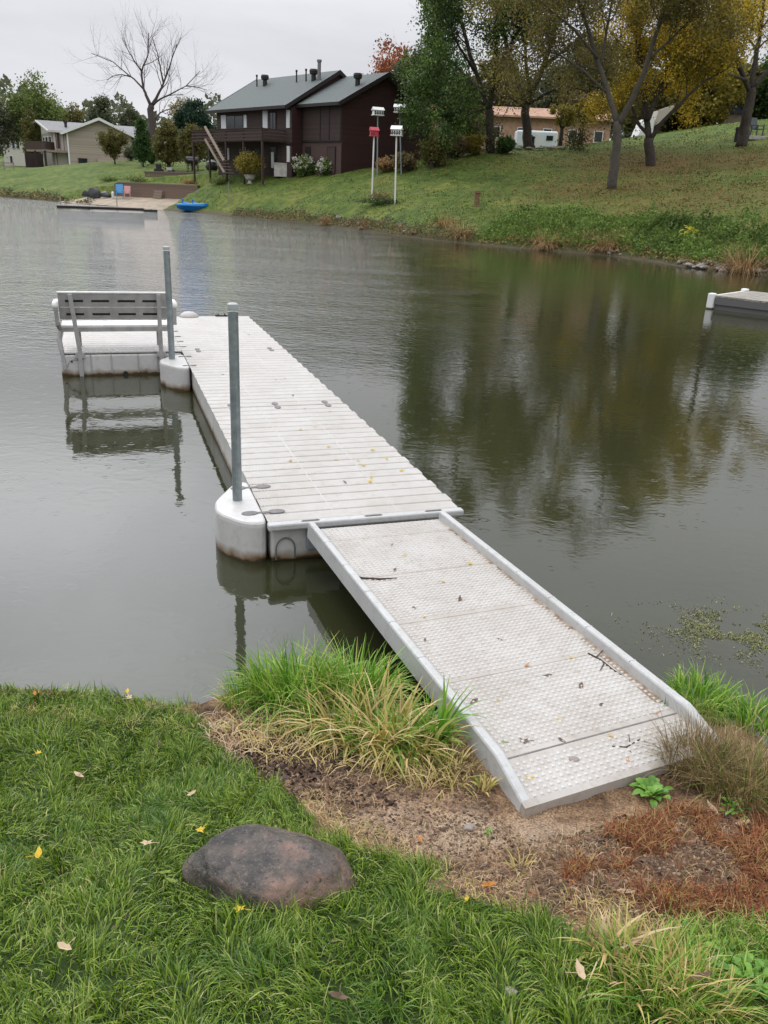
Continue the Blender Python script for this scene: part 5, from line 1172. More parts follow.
limb_tree('maple_tree', 'brown olive tree with a straight dark trunk beside the caravan', b5, [
    ([(528, 152, 0), (527, 130, 0), (526, 105, 0)], .44, .36, 0),
    ([(526, 106, 0), (515, 75, .5), (505, 40, 1), (500, 0, 1), (497, -50, 1), (500, -110, 1)], .26, .08, 8),
    ([(526, 106, 0), (540, 75, 0), (552, 40, 0), (560, 0, 0), (565, -50, 0), (568, -105, 0)], .26, .08, 8),
    ([(525, 108, 0), (512, 98, -1.5), (500, 98, -2.5), (492, 106, -3)], .13, .04, 6),
    ([(527, 105, 0), (548, 92, -1.5), (566, 86, -2.5), (584, 90, -3), (598, 100, -3.4)], .14, .04, 7),
    ([(530, 95, 0), (526, 60, -1), (524, 20, -1.5), (520, -20, -2)], .18, .06, 7),
    ([(545, 66, 0), (570, 45, 2), (590, 30, 2.5), (610, 10, 3)], .13, .04, 6),
    ], 'bark', [('leaf_brown', .4), ('leaf_olive', .4), ('leaf_green', .2)], 54000, .19, .48, (3, 2.4, 3), seed=33, droop=.9, dens=right_of(488))
# the leaning limb by the slope and hanging branches
limb_tree('young_tree', 'thin leaning trunk rising left from the crest below the hanging branches', ground(600, 139, 60), [
    ([(602, 141, 0), (590, 128, 0), (578, 116, 0), (566, 98, 0), (560, 75, 0)], .24, .08, 8)], 'bark', [('leaf_yolive', .6), ('leaf_grey', .4)], 9000, .18, .6, (3, 2., 3), seed=41, droop=.7)

# bare tree and the trees behind the tan house
bb = Vector((*at(152, 150, 128)[:2], 0)); bb.z = fz(bb.x, bb.y)
limb_tree('bare_tree', 'wide leafless tree standing alone against the grey sky', bb, [
    ([(152, 150, 0), (151.5, 125, 0), (151, 112, 0), (150.8, 105, 0)], .62, .42, 0),
    ([(151, 106, 0), (146, 95, 0), (143, 88, 0), (141.5, 71, 0), (148, 55, 0), (148.5, 33, 0)], .25, .05, 9),
    ([(143.5, 89, 0), (134, 79, 1), (126, 73, 2), (113, 62, 3), (91, 53, 4)], .14, .035, 9),
    ([(141.5, 71, 0), (135, 62, -1), (129, 52, -2), (122, 38, -3)], .11, .03, 7),
    ([(131, 77, 1), (122, 74.5, 0), (113, 76, -1), (107, 80, -2)], .08, .03, 6),
    ([(152, 105, 0), (158, 95, 0), (163, 84, 0), (170, 65, 0), (177, 44, 0)], .24, .05, 9),
    ([(163, 82, 0), (160, 66, 1), (157, 52, 2), (152, 36, 3)], .13, .035, 7),
    ([(153, 105, 0), (160, 99, -1), (171, 94, -2), (186, 86, -3), (200, 71, -4)], .16, .035, 9),
    ([(186, 86, -3), (196, 87, -3), (207, 90, -3)], .07, .03, 6),
    ([(155, 119, 0), (160, 113, 1), (166, 110, 2), (178, 107, 3)], .14, .04, 6),
    ], 'barkbare', 'leaf_olive', 0, .2, .5, (3, 2.4, 4), seed=5, up=.22, spread=.62)
def BT(name, label, px, py, Y, top, halfw, leaf, n=9000, ls=.3, trunk=.25, seed=1, shape='round', bottom=None, ncl=60, group=None, cat='tree', snap=True, bark='bark', tr=.2, clk=.17):
    """px centre, py base row (or row where the crown is cut), top row, half width in px, at distance Y"""
    p = at(px, py, Y); z0 = fz(p[0], p[1]); base = Vector((p[0], p[1], z0)); ztop = at(px, top, Y)[2]
    m = Y/884.; hw = halfw*m; zb = (at(px, bottom, Y)[2] if bottom else z0+(ztop-z0)*trunk); cz = (ztop+zb)/2-z0; rz = (ztop-zb)/2
    return blob_tree(name, label, base, max(.3, zb-z0), cz, (hw*.88, hw*.8, rz*.88), ncl, clk*min(hw, rz)+.05, n, ls, leaf, bark, seed, shape, group, cat, tr)
BT('leafy_tree', 'fresh green leafy tree rising behind the far left house', 38, 165, 150, 73, 27, 'leaf_fresh', 15000, .34, .2, 2, ncl=70)
BT('leafy_tree', 'dark tree cut by the left frame edge', -4, 160, 145, 94, 20, 'leaf_grey', 9000, .34, .15, 3)
BT('bush', 'green bushes in front of the far left house', 33, 160, 142, 108, 9, 'leaf_olive', 5000, .25, .05, 4, cat='bush')
BT('leafy_tree', 'brown green sparse tree behind the tan roof, highest of its row', 101, 150, 175, 87, 13, 'leaf_grey', 7000, .4, .2, 6, ncl=40)
BT('leafy_tree', 'dull green tree between the fresh green tree and the tan roof ridge', 74, 150, 180, 101, 15, 'leaf_olive', 7000, .42, .2, 7)
BT('leafy_tree', 'small grey green tree left of the bare trunk', 133, 150, 175, 103, 10, 'leaf_grey', 5000, .4, .2, 9, ncl=36)
BT('leafy_tree', 'pale yellow thin leaved tree behind the dark pine', 188, 140, 150, 91, 15, 'leaf_pale', 3800, .3, .3, 10, ncl=50)
BT('pine_tree', 'dark blue green pine beside the brown house roof', 195, 160, 112, 99, 18, 'leaf_pine', 14000, .28, .2, 11, ncl=60)
BT('round_tree', 'small ball shaped tree on the lawn in front of the tan gable', 115, 163, 118, 128, 14.5, 'leaf_olive', 11000, .2, .2, 12, ncl=110, bottom=157, tr=.1, clk=.1)
BT('conifer_tree', 'narrow pointed green conifer right of the ball shaped tree', 143, 160, 112, 114, 10.5, 'leaf_green', 11000, .2, .03, 13, shape='cone', ncl=130, tr=.1, clk=.15)
BT('columnar_tree', 'broad olive upright shrub tree left of the pair by the deck stairs', 169, 164, 104, 119, 14, 'leaf_olive', 12000, .2, .05, 14, shape='column', ncl=120, clk=.12)
BT('columnar_tree', 'olive upright shrub tree next to the deck stairs', 193, 165, 102, 120, 13, 'leaf_olive', 12000, .2, .05, 15, shape='column', ncl=120, clk=.12)
BT('bush', 'low dark shrubs between the conifer and the upright shrubs', 152, 163, 116, 146, 6, 'leaf_green', 2600, .22, .02, 16, cat='bush')
BT('bush', 'grey green bush at the right of the tan house wall', 131, 161, 124, 146, 6, 'leaf_grey', 2000, .22, .02, 17, cat='bush')
BT('maple_tree', 'orange red maple glowing behind the brown roof', 385, 140, 112, 33, 26, 'leaf_red', 6500, .34, .2, 18, ncl=42)
BT('leafy_tree', 'grey green tree filling the gap between red maple and green tree', 408, 150, 108, 45, 22, 'leaf_grey', 9000, .32, .1, 19, ncl=60)
BT('hanging_tree', 'young olive tree whose foliage hides the left part of the brick building', 468, 152, 92, 96, 26, 'leaf_olive', 6000, .24, .35, 91, ncl=46)
BT('hanging_tree', 'thin brown leaved tree in front of the brick building right of the caravan', 580, 146, 90, 92, 24, 'leaf_brown', 5200, .24, .45, 92, ncl=46)
BT('hanging_tree', 'yellow leaved sapling between the caravan and the leaning trunk', 560, 146, 88, 104, 14, 'leaf_yolive', 2200, .22, .5, 93, ncl=30)
# shrubs at the brown house's right side
for px, py, top, hw, lf, lab in ((432, 168, 132, 14, 'leaf_olive', 'olive shrub against the dark red gable wall'), (405, 171, 152, 12, 'leaf_brown', 'brown dying shrub at the foot of the dark red wall'),
      (452, 158, 134, 16, 'leaf_brown', 'reddish brown shrub left of the green tree\'s trunk'), (505, 154, 138, 9, 'leaf_green', 'dark round shrub between the two trunks'),
      (474, 155, 135, 10, 'leaf_yolive', 'yellow green shrub in front of the green tree\'s trunk'), (385, 172, 158, 9, 'leaf_tan', 'tan dry shrub behind the bird house poles')):
    g = ground(px, py, 60); BT('shrub', lab, px, py, g.y, top, hw, lf, 3200, .2, .03, px, cat='shrub', ncl=40)
# tree belt behind everything (each crown its own tree)
belt = [(-60, 165, 95, 34, 'leaf_grey'), (440, 115, 55, 40, 'leaf_green'), (485, 118, 38, 42, 'leaf_olive'), (545, 125, 60, 42, 'leaf_grey'), (598, 118, 30, 44, 'leaf_olive'), (640, 112, 66, 34, 'leaf_olive'),
        (672, 118, 60, 34, 'leaf_olive'), (702, 110, 52, 34, 'leaf_yolive'), (735, 116, 62, 36, 'leaf_olive'), (775, 112, 48, 38, 'leaf_green'), (225, 165, 128, 26, 'leaf_grey'), (300, 170, 140, 30, 'leaf_grey')]
bl_ = ['grey green tree beyond the left frame edge', 'green tree behind the big dark green tree', 'olive tree seen between the big crowns', 'grey green tree behind the brick building', 'yellow olive tree behind the forked tree',
       'yellow green tree behind the white shelter', 'olive tree in the belt right of the shelter', 'yellow olive tree in the middle of the right hand belt', 'dark olive tree behind the navy roof', 'green tree behind the golden one', 'grey tree hidden behind the brown house', 'grey tree low behind the brown roof']
for i, (px, Y, top, hw, lf) in enumerate(belt): BT('belt_tree', bl_[i], px, 150, Y, top, hw, lf, 14000, .42, .0, 50+i, ncl=55, group='trees in the belt behind the hill')
# distant wood closing the horizon
n = 60000; th = rng.uniform(-1.15, 1.15, n); rr_ = rng.uniform(235, 275, n); X = rr_*np.sin(th); Y = rr_*np.cos(th); zg = far_z(np.column_stack([X, Y]))
hh = (9+7*vnoise(th*30, th*0, 1., 80)+4*vnoise(th*90, th*0, 1., 81)); Z = zg+hh*rng.uniform(0, 1, n)
tag(quads_cloud('far_wood', np.column_stack([X, Y, Z]), rng.uniform(.8, 1.9, n), 'leaf_grey'), 'far belt of woodland along the horizon', 'wood', kind='stuff')

# ------------------------------------------------------------------ brown house
C0 = at(341, 174.5, 78); C0 = np.array([C0[0], C0[1], 3.72])
Gd = np.array([.74, .673]); Ld = np.array([-.673, .74]); rzh = math.atan2(Gd[1], Gd[0])
bh = thing('brown_house', 'two storey dark brown and red house with grey green roof and raised deck', 'house', C0, rzh)
def wall_hit(px, py, xl):      # intersection with the plane local x = xl -> (y, z)
    d = ray(px, py); o = np.array([0, 0, H]); nrm = np.array([Gd[0], Gd[1], 0]); t = (np.dot(C0-o, nrm)+xl)/np.dot(d, nrm); p = o+d*t-C0
    return float(p[:2]@Ld), float(p[2])
def gable_hit(px, py, yl=0):
    d = ray(px, py); o = np.array([0, 0, H]); nrm = np.array([Ld[0], Ld[1], 0]); t = (np.dot(C0-o, nrm)+yl)/np.dot(d, nrm); p = o+d*t-C0
    return float(p[:2]@Gd), float(p[2])
W_, EV = 9.6, 5.55
yg = wall_hit(303, 140, 0)[0]; XM = -1.2
yl_ = wall_hit(218, 140, XM)[0]
RID = 4.7; RZ = 8.3
b = MB()   # garage block: gable prism
b.add([(0, 0, -1), (W_, 0, -1), (W_, 0, EV), (RID, 0, RZ-.1), (0, 0, EV), (0, yg, -1), (W_, yg, -1), (W_, yg, EV), (RID, yg, RZ-.1), (0, yg, EV)],
      [(0, 1, 2, 3, 4), (9, 8, 7, 6, 5), (2, 1, 6, 7), (1, 0, 5, 6)]); b.build('gable_wall', 'redwood', bh)
b = MB(); b.box((-.02, yg/2, 1.0), (.04, yg, 3.6)); b.build('lower_wall', 'trimbrown' if 0 else mat('brown_stucco', (.075, .045, .038), .85), bh)
b = MB(); b.box((-.06, yg/2, 4.15), (.12, yg, 2.75)); b.build('side_wall', 'brownwood', bh)
for yy in (0.06, 1.65, 2.95, yg-.1):
    b = MB(); b.box((-.14, yy, 4.15), (.05, .12, 2.8)); b.build('trim_board', 'trimdark', bh)
b = MB(); b.box((-.14, yg/2, 2.75), (.06, yg, .12)); b.build('trim_board', 'trimdark', bh)
# main block
MZ = 5.45; MR = 4.0; MRZ = 8.75
b = MB(); b.add([(XM, yg, -1), (W_-.6, yg, -1), (W_-.6, yg, MZ), (MR, yg, MRZ-.15), (XM, yg, MZ), (XM, yl_, -1), (W_-.6, yl_, -1), (W_-.6, yl_, MZ), (MR, yl_, MRZ-.15), (XM, yl_, MZ)],
      [(0, 1, 2, 3, 4), (9, 8, 7, 6, 5), (2, 1, 6, 7), (1, 0, 5, 6)]); b.build('end_wall', 'redwood', bh)
b = MB(); b.box((XM-.03, (yg+yl_)/2, 2.2), (.06, yl_-yg, 6.5)); b.build('long_wall', 'brownwood', bh)
def roof(x0, x1, xr, z0, zr, y0, y1, nm):
    b = MB(); th = .22; k = (zr-z0)/(xr-x0)
    b.hexa([(x0, y0, z0), (xr, y0, zr), (xr, y1, zr), (x0, y1, z0)], [(x0, y0, z0+th), (xr, y0, zr+th), (xr, y1, zr+th), (x0, y1, z0+th)])
    b.hexa([(xr, y0, zr), (x1, y0, z0), (x1, y1, z0), (xr, y1, zr)], [(xr, y0, zr+th), (x1, y0, z0+th), (x1, y1, z0+th), (xr, y1, zr+th)])
    r = b.build(nm, 'shingle', bh)
    f = MB()
    for yy in (y0-.04, y1+.04):
        f.hexa([(x0-.02, yy-.04, z0-.12), (xr, yy-.04, zr-.12), (xr, yy+.04, zr-.12), (x0-.02, yy+.04, z0-.12)], [(x0-.02, yy-.04, z0+th+.03), (xr, yy-.04, zr+th+.03), (xr, yy+.04, zr+th+.03), (x0-.02, yy+.04, z0+th+.03)])
        f.hexa([(xr, yy-.04, zr-.12), (x1, yy-.04, z0-.12), (x1, yy+.04, z0-.12), (xr, yy+.04, zr-.12)], [(xr, yy-.04, zr+th+.03), (x1, yy-.04, z0+th+.03), (x1, yy+.04, z0+th+.03), (xr, yy+.04, zr+th+.03)])
    f.box((x0-.05, (y0+y1)/2, z0+.08), (.08, y1-y0, .26)); f.build('fascia', 'trimdark', r); return r
r1 = roof(-.75, W_+.6, RID, EV-.05, RZ, -.5, yg+.0, 'garage_roof')
r2_ = roof(XM-.8, W_, MR, MZ-.1, MRZ, yg-.15, yl_+.8, 'roof')
# windows, doors, curtains on the long wall
def wbox(nm, x0p, x1p, y0p, y1p, m, pr=.05, par=bh, xl=None):
    xl = XM-.06 if xl is None else xl
    ya, za = wall_hit(x0p, y1p, xl); yb, zb = wall_hit(x1p, y0p, xl); b = MB(); b.box((xl-pr/2, (ya+yb)/2, (za+zb)/2), (pr, abs(yb-ya), abs(zb-za))); return b.build(nm, m, par)
def pane(f, x0p, x1p, y0p, y1p, xl): wbox('pane', x0p, x1p, y0p, y1p, 'glass', .07, f, xl)
for x0, x1, y0, y1, nm, m in ((222, 226.5, 115, 129, 'curtain', 'curtain'), (244.5, 247, 115, 128, 'curtain', 'curtain'), (263.5, 268, 110.5, 130, 'curtain', 'curtain'), (287, 290, 110, 128, 'curtain', 'curtain'),
                              (227, 229.5, 148, 160, 'lower_curtain', 'curtain'), (243.3, 246, 147, 160, 'lower_curtain', 'curtain'), (272, 274.5, 152, 168, 'lower_curtain', 'white'), (287.5, 290, 146, 162, 'lower_curtain', 'white')):
    wbox(nm, x0, x1, y0, y1, m, .09)
for x0, x1, y0, y1 in ((227, 243.8, 115, 131), (270.5, 276.5, 112, 130)):
    f = wbox('window', x0, x1, y0, y1, 'trimdark', .06); pane(f, x0+.6, (x0+x1)/2-.4, y0+1, y1-1, XM-.07); pane(f, (x0+x1)/2+.4, x1-.6, y0+1, y1-1, XM-.07)
f = wbox('sliding_door', 246.5, 262, 148, 171, 'trimdark', .06); pane(f, 247.2, 254, 149, 170, XM-.07); pane(f, 254.6, 261, 149, 170, XM-.07)
f = wbox('entry_door', 270, 277, 146, 174, 'trimdark', .06); pane(f, 270.8, 276.4, 147, 168, XM-.07)
f = wbox('garage_door', 327, 336, 146.5, 173.5, 'trimdark', .06, bh, -.05); wbox('door_leaf', 328.2, 335.6, 148, 173.5, mat('door_brown', (.05, .03, .026), .7), .09, f, -.05)
f = wbox('garage_door', 305.5, 311, 146.5, 172, 'trimdark', .06, bh, -.05)
wbox('belt_board', 258, 292, 142.5, 144.5, 'trimdark', .12)
# roof vents and chimneys
def rz_at(x): return MZ-.1+(MRZ-MZ+.1)*(x-(XM-.8))/(MR-XM+.8)
def vent(px, kind):
    y = wall_hit(px, 90, 2.2)[0]; x = 2.4
    y = wall_hit(px, 88, x)[0]; z = rz_at(x)+.15 if y > yg else (EV-.05+(RZ-EV+.05)*(x+.75)/(RID+.75))+.15
    b = MB()
    if kind == 'cap': b.lathe([(.22, -.2), (.22, .55), (.36, .60), (.40, .85), (.34, 1.0)], (x, y, z), 12)
    elif kind == 'pipe': b.lathe([(.16, -.2), (.16, 1.5), (.22, 1.52), (.22, 1.7)], (x, y, z), 10)
    else: b.lathe([(.07, -.2), (.07, .9), (.1, .95), (.1, 1.1)], (x, y, z), 8)
    b.build('roof_vent' if kind != 'pipe' else 'chimney', 'trimdark' if kind != 'pipe' else mat('flue_metal', (.18, .18, .18), .5, metal=.4), r2_ if y > yg else r1)
vent(265, 'cap'); vent(296.5, 'thin'); vent(313.5, 'cap'); vent(319, 'pipe'); vent(257, 'thin'); vent(306, 'thin'); vent(357.5, 'cap')
# raised deck
xd = XM-2.6; ya, _ = wall_hit(262, 135, xd); yb = yl_+.6
_, zt = wall_hit(240, 129.5, xd); _, zf = wall_hit(240, 141, xd)
dk = MB(); dk.box(((XM+xd)/2, (ya+yb)/2, zf+.1), (2.6, yb-ya, .25)); dko = dk.build('raised_deck', 'deckwood', bh)
rl = MB()
for zz in (zt, zt-.28, zt-.56, zt-.84): rl.box((xd, (ya+yb)/2, zz), (.06, yb-ya, .16)); rl.box(((XM+xd)/2, ya, zz), (2.6, .06, .16)); rl.box(((XM+xd)/2, yb, zz), (2.6, .06, .16))
rl.box((xd, (ya+yb)/2, zt+.1), (.18, yb-ya, .05)); rl.build('railing', 'deckwood', dko)
for i in range(5):
    y = ya+.1+(yb-ya-.2)*i/4; b = MB(); b.box((xd+.08, y, (zt-1)/2), (.16, .16, zt+1.2)); b.build('deck_post', 'deckwood', dko)
# stairs down from the deck's left end
def wp(px, py, xl): y, z = wall_hit(px, py, xl); return (xl, y, z)
for x_ in (xd-.1, xd-1.1):
    b = MB(); p0 = wp(205, 127, x_); p1 = wp(224, 161, x_); b.tube([p0, p1], .13, 6); b.tube([(p0[0], p0[1], p0[2]-1.1), (p1[0], p1[1], p1[2]-1.)], .12, 6); b.build('stair_stringer', 'palewood', dko)
b = MB()
for i in range(12):
    t = i/11; y = p0[1]+(p1[1]-p0[1])*t; z = p0[2]-1.0+(p1[2]-p0[2])*t; b.box((xd-.6, y, z), (1.0, .28, .06))
b.build('stair_treads', 'palewood', dko)
def lat(nm, b, m, base, par=None, **k): return b.build(nm, m, par, loc=base, **k)
# planter, white box, flowering bush, terrace stones
g = ground(250, 184, 60); t = thing('potted_shrub', 'olive shrub in a white urn on the lawn before the brown house', 'potted shrub', g)
b = MB(); b.lathe([(.28, 0), (.30, .06), (.16, .12), (.16, .28), (.40, .42), (.55, .72), (.60, .78), (.5, .80)], n=14); b.build('urn', 'concrete', t)
r_ = np.random.default_rng(3); P = r_.normal(0, 1, (3600, 3)); P /= np.linalg.norm(P, axis=1)[:, None]; P *= (r_.uniform(.2, 1, 3600)**.5)[:, None]*np.array([1.35, 1.2, .95]); P += r_.normal(0, .12, P.shape); P[:, 2] += 1.75
quads_cloud('foliage', P, r_.uniform(.1, .22, 3600), 'leaf_yolive', t); b = MB(); b.tube([(0, 0, .6), (.1, 0, 1.4)], .06, 5); b.build('stem', 'bark', t)
g = ground(286, 177, 60); b = MB(); b.box((0, 0, .55), (2.1, .8, 1.1)); b.box((0, 0, 1.13), (2.2, .9, .07)); tag(b.build('storage_chest', 'concrete', loc=g), 'pale box standing against the brown house wall', 'chest')
g = ground(314, 176, 60); g2 = g
for k_, (dx, lab) in enumerate(((-.9, 'flowering bush with white blooms left half beside the garage'), (1.3, 'green bush with cream blooms right before the garage wall'))):
    t = thing('flowering_bush', lab, 'bush', g+Vector((dx, -dx*.6, 0))); r_ = np.random.default_rng(k_+5)
    P = r_.normal(0, 1, (2600, 3)); P /= np.linalg.norm(P, axis=1)[:, None]; P *= (r_.uniform(.3, 1, 2600)**.5)[:, None]*np.array([.95, .8, .85 if k_ == 0 else .6]); P[:, 2] += .75; P += r_.normal(0, .1, P.shape)
    quads_cloud('foliage', P, .18, 'leaf_weed', t); K = r_.integers(0, 2600, 60 if k_ == 0 else 42); Q = P[K]+np.array([-.1, -.25, .15])
    Q = np.repeat(Q, 9, 0)+r_.normal(0, .08, (len(K)*9, 3)); quads_cloud('blooms', Q, .16, 'leaf_flower', t)['kind'] = 'stuff'
    b = MB(); b.tube([(0, 0, -.1), (0, 0, .9)], .05, 5); b.build('stem', 'bark', t)
for px, lab in ((229, 'thin pale marker stake on the lawn above the blue boat'),):
    g = ground(px, 208, 60); zt_ = at(px, 183, g.y)[2]-g.z; b = MB(); b.tube([(0, 0, -.2), (0, 0, zt_)], .03, 6); b.tube([(0, 0, zt_), (.02, 0, zt_+.05)], [.05, .02], 6); tag(b.build('marker_stake', 'greydeck', loc=g), lab, 'stake')

# ------------------------------------------------------------------ bird houses on poles
def birdhouse(px, pyb, pt, pb, hw, label, kind, rz, Yk=None):
    g = ground(px[0], pyb, 55) if Yk is None else Vector(at(px[0], pyb, Yk)); 
    if Yk is not None: g.z = fz(g.x, g.y)
    top = Vector(at(px[1], pt, g.y)); bot = Vector(at(px[1], pb, g.y)); h = top.z-bot.z; x = bot.x-g.x
    t = thing('bird_house', label, 'bird house', g, 0, 'martin houses on tall poles'); s = h
    b = MB(); b.tube([(0, 0, -.3), (x, 0, bot.z-g.z)], .055, 8); b.build('pole', 'white' if kind != 'grey' else 'steel', t)
    base = (x, 0, bot.z-g.z)
    e = bpy.data.objects.new('house_body', None)
    w_ = hw*g.y/884*2; b = MB(); ca = rz
    d_ = w_*.75; H1 = h*.62
    def R(p): c, s2 = math.cos(rz), math.sin(rz); return (base[0]+p[0]*c-p[1]*s2, p[0]*s2+p[1]*c, base[2]+p[2])
    def bx(c, sz, bb, mi=0): x0, y0, z0 = [q/2 for q in sz]; bb.hexa([R((c[0]+sx*x0, c[1]+sy*y0, c[2]-z0)) for sx, sy in ((-1, -1), (1, -1), (1, 1), (-1, 1))], [R((c[0]+sx*x0, c[1]+sy*y0, c[2]+z0)) for sx, sy in ((-1, -1), (1, -1), (1, 1), (-1, 1))], mi)
    wallm = 'redpaint' if kind == 'red' else 'white'
    bx((0, 0, .03), (w_*1.08, d_*1.1, .05), b); bx((0, 0, H1/2), (w_*.95, d_*.85, H1), b)
    bd = b.build('nest_box', wallm, t)
    b = MB(); o = [R(p) for p in ((-w_*.56, -d_*.58, H1), (w_*.56, -d_*.58, H1), (w_*.56, d_*.58, H1), (-w_*.56, d_*.58, H1), (-w_*.56, 0, h), (w_*.56, 0, h))]
    b.add(o, [(0, 1, 5, 4), (2, 3, 4, 5), (3, 0, 4), (1, 2, 5), (0, 3, 2, 1)]); b.build('roof', 'redpaint' if kind == 'red' and False else ('redpaint' if kind == 'red' else 'white'), t)
    if kind == 'mixed':
        b = MB(); bx((-w_*.5, 0, H1/2), (.03, d_*.9, H1), b); b.build('red_end', 'redpaint', t)
    b = MB()
    for lv in ((.3, .7) if kind != 'red' else (.4,)):
        for i in range(4 if kind != 'red' else 2): bx((-w_*.36+w_*.24*i, -d_*.43, H1*lv), (w_*.12, .02, H1*.22), b)
    b.build('entrance_holes', 'dark', bd)
    if kind in ('white', 'grey', 'mixed'):
        b = MB(); bx((0, -d_*.52, H1*.5), (w_*1.0, d_*.12, .03), b); b.build('porch_shelf', 'greyside', t)
birdhouse((371.7, 374), 203.6, 127, 136.5, 4, 'small red bird house on the front left white pole', 'red', .3)
birdhouse((395, 396.5), 204, 125.5, 136, 5, 'white roofed bird house with red end on the front right pole', 'mixed', -.25)
birdhouse((377.5, 377.8), 171.5, 107, 115.7, 5, 'white bird house on the rear left grey pole', 'grey', .35, 73)
birdhouse((401.6, 399.8), 171.5, 104, 113, 5.4, 'white bird house on the rear right grey pole, the highest', 'grey', -.1, 73)
for px, lab in ((383, 'grey green groundcover patch at the feet of the bird house poles'),):
    g = ground(px, 204, 55); r_ = np.random.default_rng(8); P = r_.normal(0, 1, (1800, 3))*np.array([1.0, .6, .16]); P[:, 2] = np.abs(P[:, 2])+.02; o = quads_cloud('ground_cover', P, .13, 'leaf_bluegreen'); o.location = g; tag(o, lab, 'ground cover', kind='stuff')
    P = r_.normal(0, 1, (500, 3))*np.array([.5, .3, .3]); P[:, 2] = np.abs(P[:, 2])+.3; o = quads_cloud('dry_shrub', P, .13, 'leaf_brown'); o.location = g+Vector((-.3, .5, 0)); tag(o, 'thin reddish brown shrub between the two white poles', 'shrub')

# ------------------------------------------------------------------ beach: walls, chairs, boat, grill, float
def bwall(x0, y0, x1, y1, Y0, Y1, h0, h1, label, cap=True, name='retaining_wall', steps=False, ends=()):
    a = np.array(at(x0, y0, Y0)); b_ = np.array(at(x1, y1, Y1)); t = thing(name, label, 'wall', (a[0], a[1], 0), math.atan2(b_[1]-a[1], b_[0]-a[0])); L_ = math.hypot(*(b_-a)[:2])
    b = MB(); b.hexa([(0, 0, a[2]-.8), (L_, 0, b_[2]-.8), (L_, .4, b_[2]-.8), (0, .4, a[2]-.8)], [(0, 0, a[2]+h0), (L_, 0, b_[2]+h1), (L_, .4, b_[2]+h1), (0, .4, a[2]+h0)]); b.build('block_face', 'blockwall', t)
    for p, q, ha, hb in ends:    # wing walls (local)
        b = MB(); d = Vector((q[0]-p[0], q[1]-p[1], 0)).normalized(); nv = Vector((-d.y, d.x, 0))*.35
        A_ = Vector((p[0], p[1], a[2]-.8)); B2 = Vector((q[0], q[1], a[2]-.8)); b.hexa([A_, B2, B2+nv, A_+nv], [A_+Vector((0, 0, ha+.8)), B2+Vector((0, 0, hb+.8)), B2+nv+Vector((0, 0, hb+.8)), A_+nv+Vector((0, 0, ha+.8))]); b.build('wing', 'blockwall', t)
    b = MB(); b.hexa([(-.05, -.05, a[2]+h0+.003), (L_+.05, -.05, b_[2]+h1+.003), (L_+.05, .45, b_[2]+h1+.003), (-.05, .45, a[2]+h0+.003)], [(-.05, -.05, a[2]+h0+.10), (L_+.05, -.05, b_[2]+h1+.10), (L_+.05, .45, b_[2]+h1+.10), (-.05, .45, a[2]+h0+.10)]); b.build('coping', mat('coping_stone', (.19, .15, .12), .85), t)
    return t, a, b_, L_
t, a, b_, L_ = bwall(118, 196, 198, 200, WL0[1], WL1[1], 1.35, 1.3, 'long lower brown block wall behind the sandy beach', ends=(((0, .1), (-2.6, 1.4), 1.3, .3), ((Lw-.3, .1), (Lw+.6, 2.2), 1.2, .7)))
for i in range(4):
    st = MB(); st.box((L_*.55, -.07-.11*(3-i), a[2]-.30+.14*(i+1)+.07*i), (1.3, .14+.22*(3-i)*0+.12, .28+.14*i)); st.build('step', mat('step_stone', (.22, .17, .13), .85), t)
    st = MB(); st.box((L_*.55, -.09-.11*(3-i), a[2]-.14+.28*i+.02), (1.36, .26, .05)); st.build('step_tread', mat('tread_stone', (.30, .25, .2), .85), t)
bwall(145, 181, 219, 184, 101, 94, .95, 1.0, 'upper brown block wall on the terrace below the grill')
def put(px, py, Y=None):
    if Y is None: return ground(px, py, 60)
    p = at(px, py, Y); return Vector((p[0], p[1], fz(p[0], p[1])))
g = Vector(at(120, 197.5, 93.5)); t = thing('lawn_chair', 'light blue plastic lawn chair on the sand before the wall', 'chair', g, .3)
def chair(t, m, s):
    b = MB(); b.box((0, 0, .42*s), (.6*s, .55*s, .06)); b.build('seat', m, t)
    b = MB(); b.hexa([(-.3*s, .25*s, .42*s), (.3*s, .25*s, .42*s), (.3*s, .31*s, .42*s), (-.3*s, .31*s, .42*s)], [(-.33*s, .45*s, 1.15*s), (.33*s, .45*s, 1.15*s), (.33*s, .51*s, 1.15*s), (-.33*s, .51*s, 1.15*s)]); b.build('backrest', m, t)
    for sx in (-1, 1):
        b = MB(); b.box((sx*.32*s, .0, .65*s), (.09*s, .6*s, .05)); b.build('arm_rest', m, t)
        for sy in (-1, 1): b = MB(); b.box((sx*.29*s, sy*.24*s, .3*s), (.06*s, .06*s, .68*s)); b.build('leg', m, t)
chair(t, 'bluelight', 1.15)
g = Vector(at(127.5, 197.5, 92.8)); t = thing('lawn_chair', 'pinkish plastic chair beside the light blue one', 'chair', g, .2); chair(t, 'pink', 1.0)
g = Vector(at(113, 197.5, 94)); b = MB(); b.lathe([(.12, 0), (.14, .5), (.05, .6)], n=10); b.build
tag(b.build('white_bucket', 'white', loc=g), 'small white container left of the blue chair', 'container')
